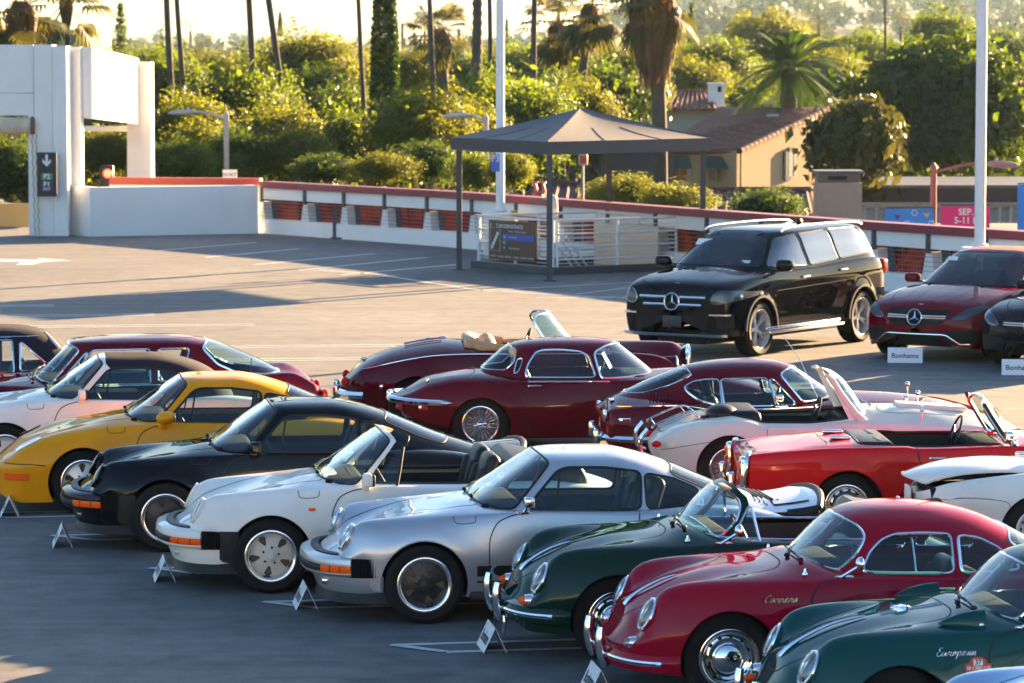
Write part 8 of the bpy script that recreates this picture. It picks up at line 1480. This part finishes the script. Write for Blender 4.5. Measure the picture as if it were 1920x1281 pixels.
    for o, a, f in patch(c, 'headlight', hl, mat('lamp_inside', (.05, .055, .065), .3, metal=.5), .005, sides=(1, -1), rad=.02):
        c.p('lens', a.offset(0) if False else Shell(a.V + [.012, 0, 0], a.F, a.N), glass('clear_lens', (.92, .94, .95), .01), o); m_ = a.V.mean(0); c.p('projector', join([ellipsoid(m_ + [.004, d, -.015], (.02, .045, .045)) for d in (-.05, .06)]), M_REFLECT, o); t = trim_tubes(a, f, .007)
        if t: c.p('lamp_rim', join(t), M_CHROME, o)
    patch(c, 'lower_intake', [(-.62, .63), (.62, .63), (.56, .42), (-.56, .42)], M_DARK, .005, rad=.03); c.p('licence_plate', rbox(tuple(c.front(0, .54)[0] + [.02, 0, 0]), (.02, .32, .17), .006), mat('dark_plate', (.03, .03, .032), .5))
    for o, a, f in patch(c, 'side_intake', [(.70, .66), (.92, .68), (.90, .44), (.74, .44)], M_DARK, .005, sides=(1, -1)): pass
    for sg in (1, -1): P = np.array([c.front(sg * y, .655)[0] for y in np.linspace(.62, .90, 12)]) + [.02, 0, 0]; c.p('day_lamp', tube(P, .022, False, 6), M_ALU)
    P = np.array([[2.50 - .5 * max(0, abs(y) - .5) ** 1.6, y, .36] for y in np.linspace(-.86, .86, 40)]); c.p('skid_trim', sweep_plan(P[::-1, :2], [(0, .31), (.07, .33), (.08, .365), (.03, .385), (-.04, .385)]), M_ALU)
    c.p('windscreen_sticker', frame(rbox((0, 0, 0), (.003, .24, .14), .001), (.85, -.53, 1.64) if False else tuple(c.gbvh.ray_cast(Vector((3, -.50, 1.63)), Vector((-1, 0, 0)))[0] + Vector((.008, 0, .004))), (.62, 0, .78), (0, 1, 0), (-.78, 0, .62)), M_WHITEP)
    c.p('windscreen_sticker', frame(rbox((0, 0, 0), (.003, .16, .06), .001), tuple(c.gbvh.ray_cast(Vector((3, .50, 1.375)), Vector((-1, 0, 0)))[0] + Vector((.008, 0, .004))), (.62, 0, .78), (0, 1, 0), (-.78, 0, .62)), mat('pale_sticker', (.5, .62, .62), .5))
    a = c.topz(-1.3, 0, c.gbvh)[0]; c.p('roof_fin', join([ellipsoid(a + [0, 0, .02], (.09, .03, .05))]), M_BLACK)
    c.wheels(wheel_spoke(5, .29, .28, M_SILVERW), .83, .83); return c
def sport_sedan(name, label, pose, col, topm, lipm):
    low = dict(x0=-2.4, x1=2.30, nose=(.30, .48, .36), tail=(.2, .7, .4), top=[(-2.4, .95), (-1.6, 1.02), (0, .94), (.9, .95), (1.05, .97), (1.5, .915), (2.0, .81), (2.18, .745), (2.30, .66)], fend=[(-2.4, .92), (-1.5, .99), (0, .93), (.9, .92), (1.4, .88), (1.85, .80), (2.1, .71), (2.30, .6)],
        fy=[(-2.4, .70), (0, .80), (1.4, .74), (2.0, .64), (2.3, .5)], w=[(-2.4, .78), (-1.4, .92), (0, .895), (1.4, .92), (1.8, .90), (2.05, .84), (2.2, .74), (2.3, .62)], zw=[(-2.4, .7), (0, .68), (1.4, .65), (2.3, .42)], bot=[(-2.4, .3), (0, .2), (1.7, .19), (2.3, .17)], tuck=.05,
        valley=.2, sh=.76, sd=.24, flares=[(1.42, .36, .12, .012), (-1.42, .36, .12, .02)], arches=[(1.42, .335, .37, 1.0), (-1.42, .335, .37, 1.0)])
    gh = dict(z0=.86, zp=1.42, xm=-.5, nf=4.4, nr=4, F=[(.86, 1.15), (.96, .98), (1.2, .52), (1.36, .16), (1.395, .03), (1.412, -.2), (1.42, -.5)], R=[(.86, -2.0), (1.0, -1.75), (1.2, -1.4), (1.34, -1.1), (1.40, -.8), (1.42, -.5)], S=[(.86, .80), (.94, .78), (1.2, .66), (1.34, .58), (1.38, .5), (1.41, .3), (1.42, 0)])
    c = Car(name, label, pose, 2.84, .335, .79, col, low=low, gh=gh, cat='car'); gv = c.gfun(); c.lower(hole=lambda P: np.maximum(gv(P) + .012, .84 - P[:, 2])); c.arch_finish(.008)
    dk = glass('suv_windscreen', (.12, .13, .14), .03)
    rest = c.glaze([('windscreen', [(.70, .945), (.10, 1.335), (.16, 1.362), (.40, 1.33), (1.2, .97), (.9, .962)], .012, dk, M_BLACK, .010), ('side_window', [(.58, .955), (.05, 1.30), (-.3, 1.335), (-.8, 1.30), (-.75, .965)], .02, M_GLASSD, M_CHROME, .010), ('quarter_window', [(-.80, 1.29), (-1.1, 1.18), (-1.35, 1.02), (-.78, .97)], .02, M_GLASSD, M_CHROME, .010)], roof=None)
    fr, tp = rest.cut(lambda P: (-.02) - P[:, 0] + np.clip(1.33 - P[:, 2], 0, 1) * -.9 * 0 + np.where(P[:, 2] < 1.33, (1.33 - P[:, 2]) * 1.55, 0)); c.p('windscreen_frame', fr, col); c.p('soft_top', tp, topm)
    interior(c, -1.5, .9, .74, .88, M_BLACK, .25, (.55, .95, .92), .7); car_seats(c, -.25, .37, .36, M_LEATHER, w=.5, back=.62, tilt=.3); steering_wheel(c, .3, .37, .86, .19, .4)
    for sg in (1, -1):
        o = c.p('mirror', xf(rbox((0, 0, 0), (.13, .22, .13), .05, 4), (.50, sg * .98, 1.0)), col); c.p('mirror_arm', rbox((.52, sg * .86, .955), (.08, .12, .03), .012), M_BLACK, o)
        a, _ = c.side(-.45, .82, sg); c.p('door_handle', rbox((-.45, a[1] + sg * .02, .82), (.2, .025, .03), .012, 3), col); c.p('tail_lamp', rbox((-2.36, sg * .66, .82), (.1, .3, .14), .04), M_REDLENS)
    c.seam_side([(.75, .92), (.78, .6), (.70, .25), (-.6, .25), (-.66, .6), (-.62, .92)], wd=.007, smooth=False); c.seam_top([(1.10, 0), (1.08, .5), (1.2, .66), (1.7, .62), (2.1, .42), (2.2, .2)], n=50)
    for y in (.22, .40): c.seam_top([(1.15, y), (1.6, y - .02), (2.12, y - .10)], n=30, wd=.012, off=.003, m=col, name='hood_crease')
    for sg in (1, -1): c.p('washer_jet', ellipsoid(c.topz(1.12, sg * .4)[0] + [0, 0, .01], (.03, .02, .012)), M_BLACK)
    g = patch(c, 'grille', [(-.46, .70), (.46, .70), (.47, .60), (.36, .50), (.0, .475), (-.36, .50), (-.47, .60)], M_DARK, .005, rad=.02)[0][0]
    for s_ in (1, -1):
        for dz in (-.012, .014): P = np.array([c.front(y, .60 + dz)[0] for y in np.linspace(s_ * .10, s_ * .43, 12)]) + [.016, 0, 0]; c.p('grille_bar', tube(P, .011, False, 6), M_ALU, g)
    q = c.front(0, .595)[0]; star_emblem(c, q + [.04, 0, 0], (1, 0, .12), .105, M_CHROME, g); q, n = c.topz(2.12, 0); c.p('hood_badge', xf(lathe([(.001, .008), (.028, .006), (.03, 0)], 16, 'z'), q), M_ALU)
    hl = [(.50, .575), (.66, .58), (.80, .66), (.86, .735), (.80, .755), (.64, .70)]
    for o, a, f in patch(c, 'headlight', hl, mat('lamp_inside', (.05, .055, .065), .3, metal=.5), .005, sides=(1, -1), rad=.012):
        c.p('lens', Shell(a.V + [.010, 0, .004], a.F, a.N), glass('clear_lens', (.92, .94, .95), .01), o); t = trim_tubes(a, f, .006); c.p('lamp_rim', join(t), M_ALU, o) if t else None; m_ = a.V.mean(0); c.p('projector', ellipsoid(m_ + [.0, 0, 0], (.02, .035, .03)), M_REFLECT, o)
    patch(c, 'side_intake', [(.40, .42), (.80, .44), (.82, .26), (.44, .24)], M_DARK, .005, sides=(1, -1)); patch(c, 'lower_intake', [(-.36, .36), (.36, .36), (.42, .24), (-.42, .24)], M_DARK, .005)
    L_ = [(-.86, .25), (-.62, .25), (-.46, .36), (-.40, .375), (.40, .375), (.46, .36), (.62, .25), (.86, .25)]; P = []
    for i in range(len(L_) - 1):
        for u in np.linspace(0, 1, 8, endpoint=False): P.append((L_[i][0] + (L_[i + 1][0] - L_[i][0]) * u, L_[i][1] + (L_[i + 1][1] - L_[i][1]) * u))
    P = np.array([c.front(a, b)[0] for a, b in P if abs(a) < .80]) + [.014, 0, 0]; c.p('bumper_trim', tube(P, .010, False, 6), lipm)
    c.p('windscreen_sticker', frame(rbox((0, 0, 0), (.003, .24, .12), .001), tuple(c.gbvh.ray_cast(Vector((3, -.40, 1.27)), Vector((-1, 0, 0)))[0] + Vector((.008, 0, .004))), (.4, 0, .92), (0, 1, 0), (-.92, 0, .4)), M_WHITEP)
    c.wheels(wheel_spoke(10, .245, .245, M_BLACK, False, .014), .79, .79); return c
B8 = big_suv('black_suv', 'tall black SUV with roof rails catching the low sun', (236.5, 3.79, 56.13), PT_BLACK)
B9 = sport_sedan('red_convertible', 'dark red modern convertible with bright red fabric top', (236, 7.30, 55.36), paint('wine_paint', (.16, .003, .012)), mat('red_soft_top', (.75, .05, .025), .8, var=.1, bump=.2, bscale=300), M_ALU)
B10 = sport_sedan('black_sports_car', 'black modern sports car cut by the right edge', (236, 8.77, 53.65), PT_BLACK, PT_BLACK, PT_BLACK)
for c_ in (B9, B10): c_.root.scale = (1.1, 1.1, 1.1)
# tent cards
M_CARD = mat('card_white', (.80, .80, .80), .55); M_PRINT = mat('print_black', (.015, .015, .018), .6)
_tc = text_vf('Bonhams', .098, 0, 0, bold=.0016)
def tent_card(label, x, y, ang, w=.44, h=.19, lean=.09):
    t = thing('tent_card', label, 'sign', (x, y, 0), R(ang), 'auction tent cards'); pan = []
    for sg in (1, -1):
        top = np.array([0, 0, h]); v = np.array([(sg * lean, -w / 2, .001), (sg * lean, w / 2, .001), (sg * .002, w / 2, h), (sg * .002, -w / 2, h)]); n = np.array([h, 0, sg * lean]) * np.array([sg, 1, sg]); n = n / np.linalg.norm(n) * .0035
        vv = np.concatenate([v, v - n]); f = [(0, 1, 2, 3), (7, 6, 5, 4), (0, 4, 5, 1), (1, 5, 6, 2), (2, 6, 7, 3), (3, 7, 4, 0)]; pan.append(part('panel', (vv, f), M_CARD, t, smooth=False))
    v, f = _tc; n = np.array([h, 0, lean]); n /= np.linalg.norm(n); up = np.array([-lean, 0, h]); up /= np.linalg.norm(up); base = np.array([lean * .56, 0, h * .46]) + n * .002
    part('lettering', (np.array([base + np.array([0, 1, 0]) * a[0] * w / .46 + up * a[1] * (1.25 if ang < 200 else 1) for a in v]), f), M_PRINT, pan[0], smooth=False)
for lab, u, v, ang in (('tent card before the silver coupe on the parking line end', 572, 1137, 187.5), ('tent card in front of the dark green cabriolet', 922, 1216, 187.5), ('tent card in front of the white cabriolet', 308, 1086, 187.5), ('tent card in front of the black coupe', 117, 1022, 187.5), ('tent card by the nose of the yellow coupe', 18, 966, 187.5), ('tent card cut by the bottom edge before the ruby coupe', 1118, 1297, 187.5), ('tent card under the dark red convertible', 1697, 680, 262), ('tent card under the black sports car at right edge', 1912, 703, 262)):
    g_ = gpt(u, v); k_ = 1.0 if ang < 200 else 1.15; tent_card(lab, g_[0], g_[1], ang, .44 * k_, .19 * k_, .09 if ang < 200 else .06)
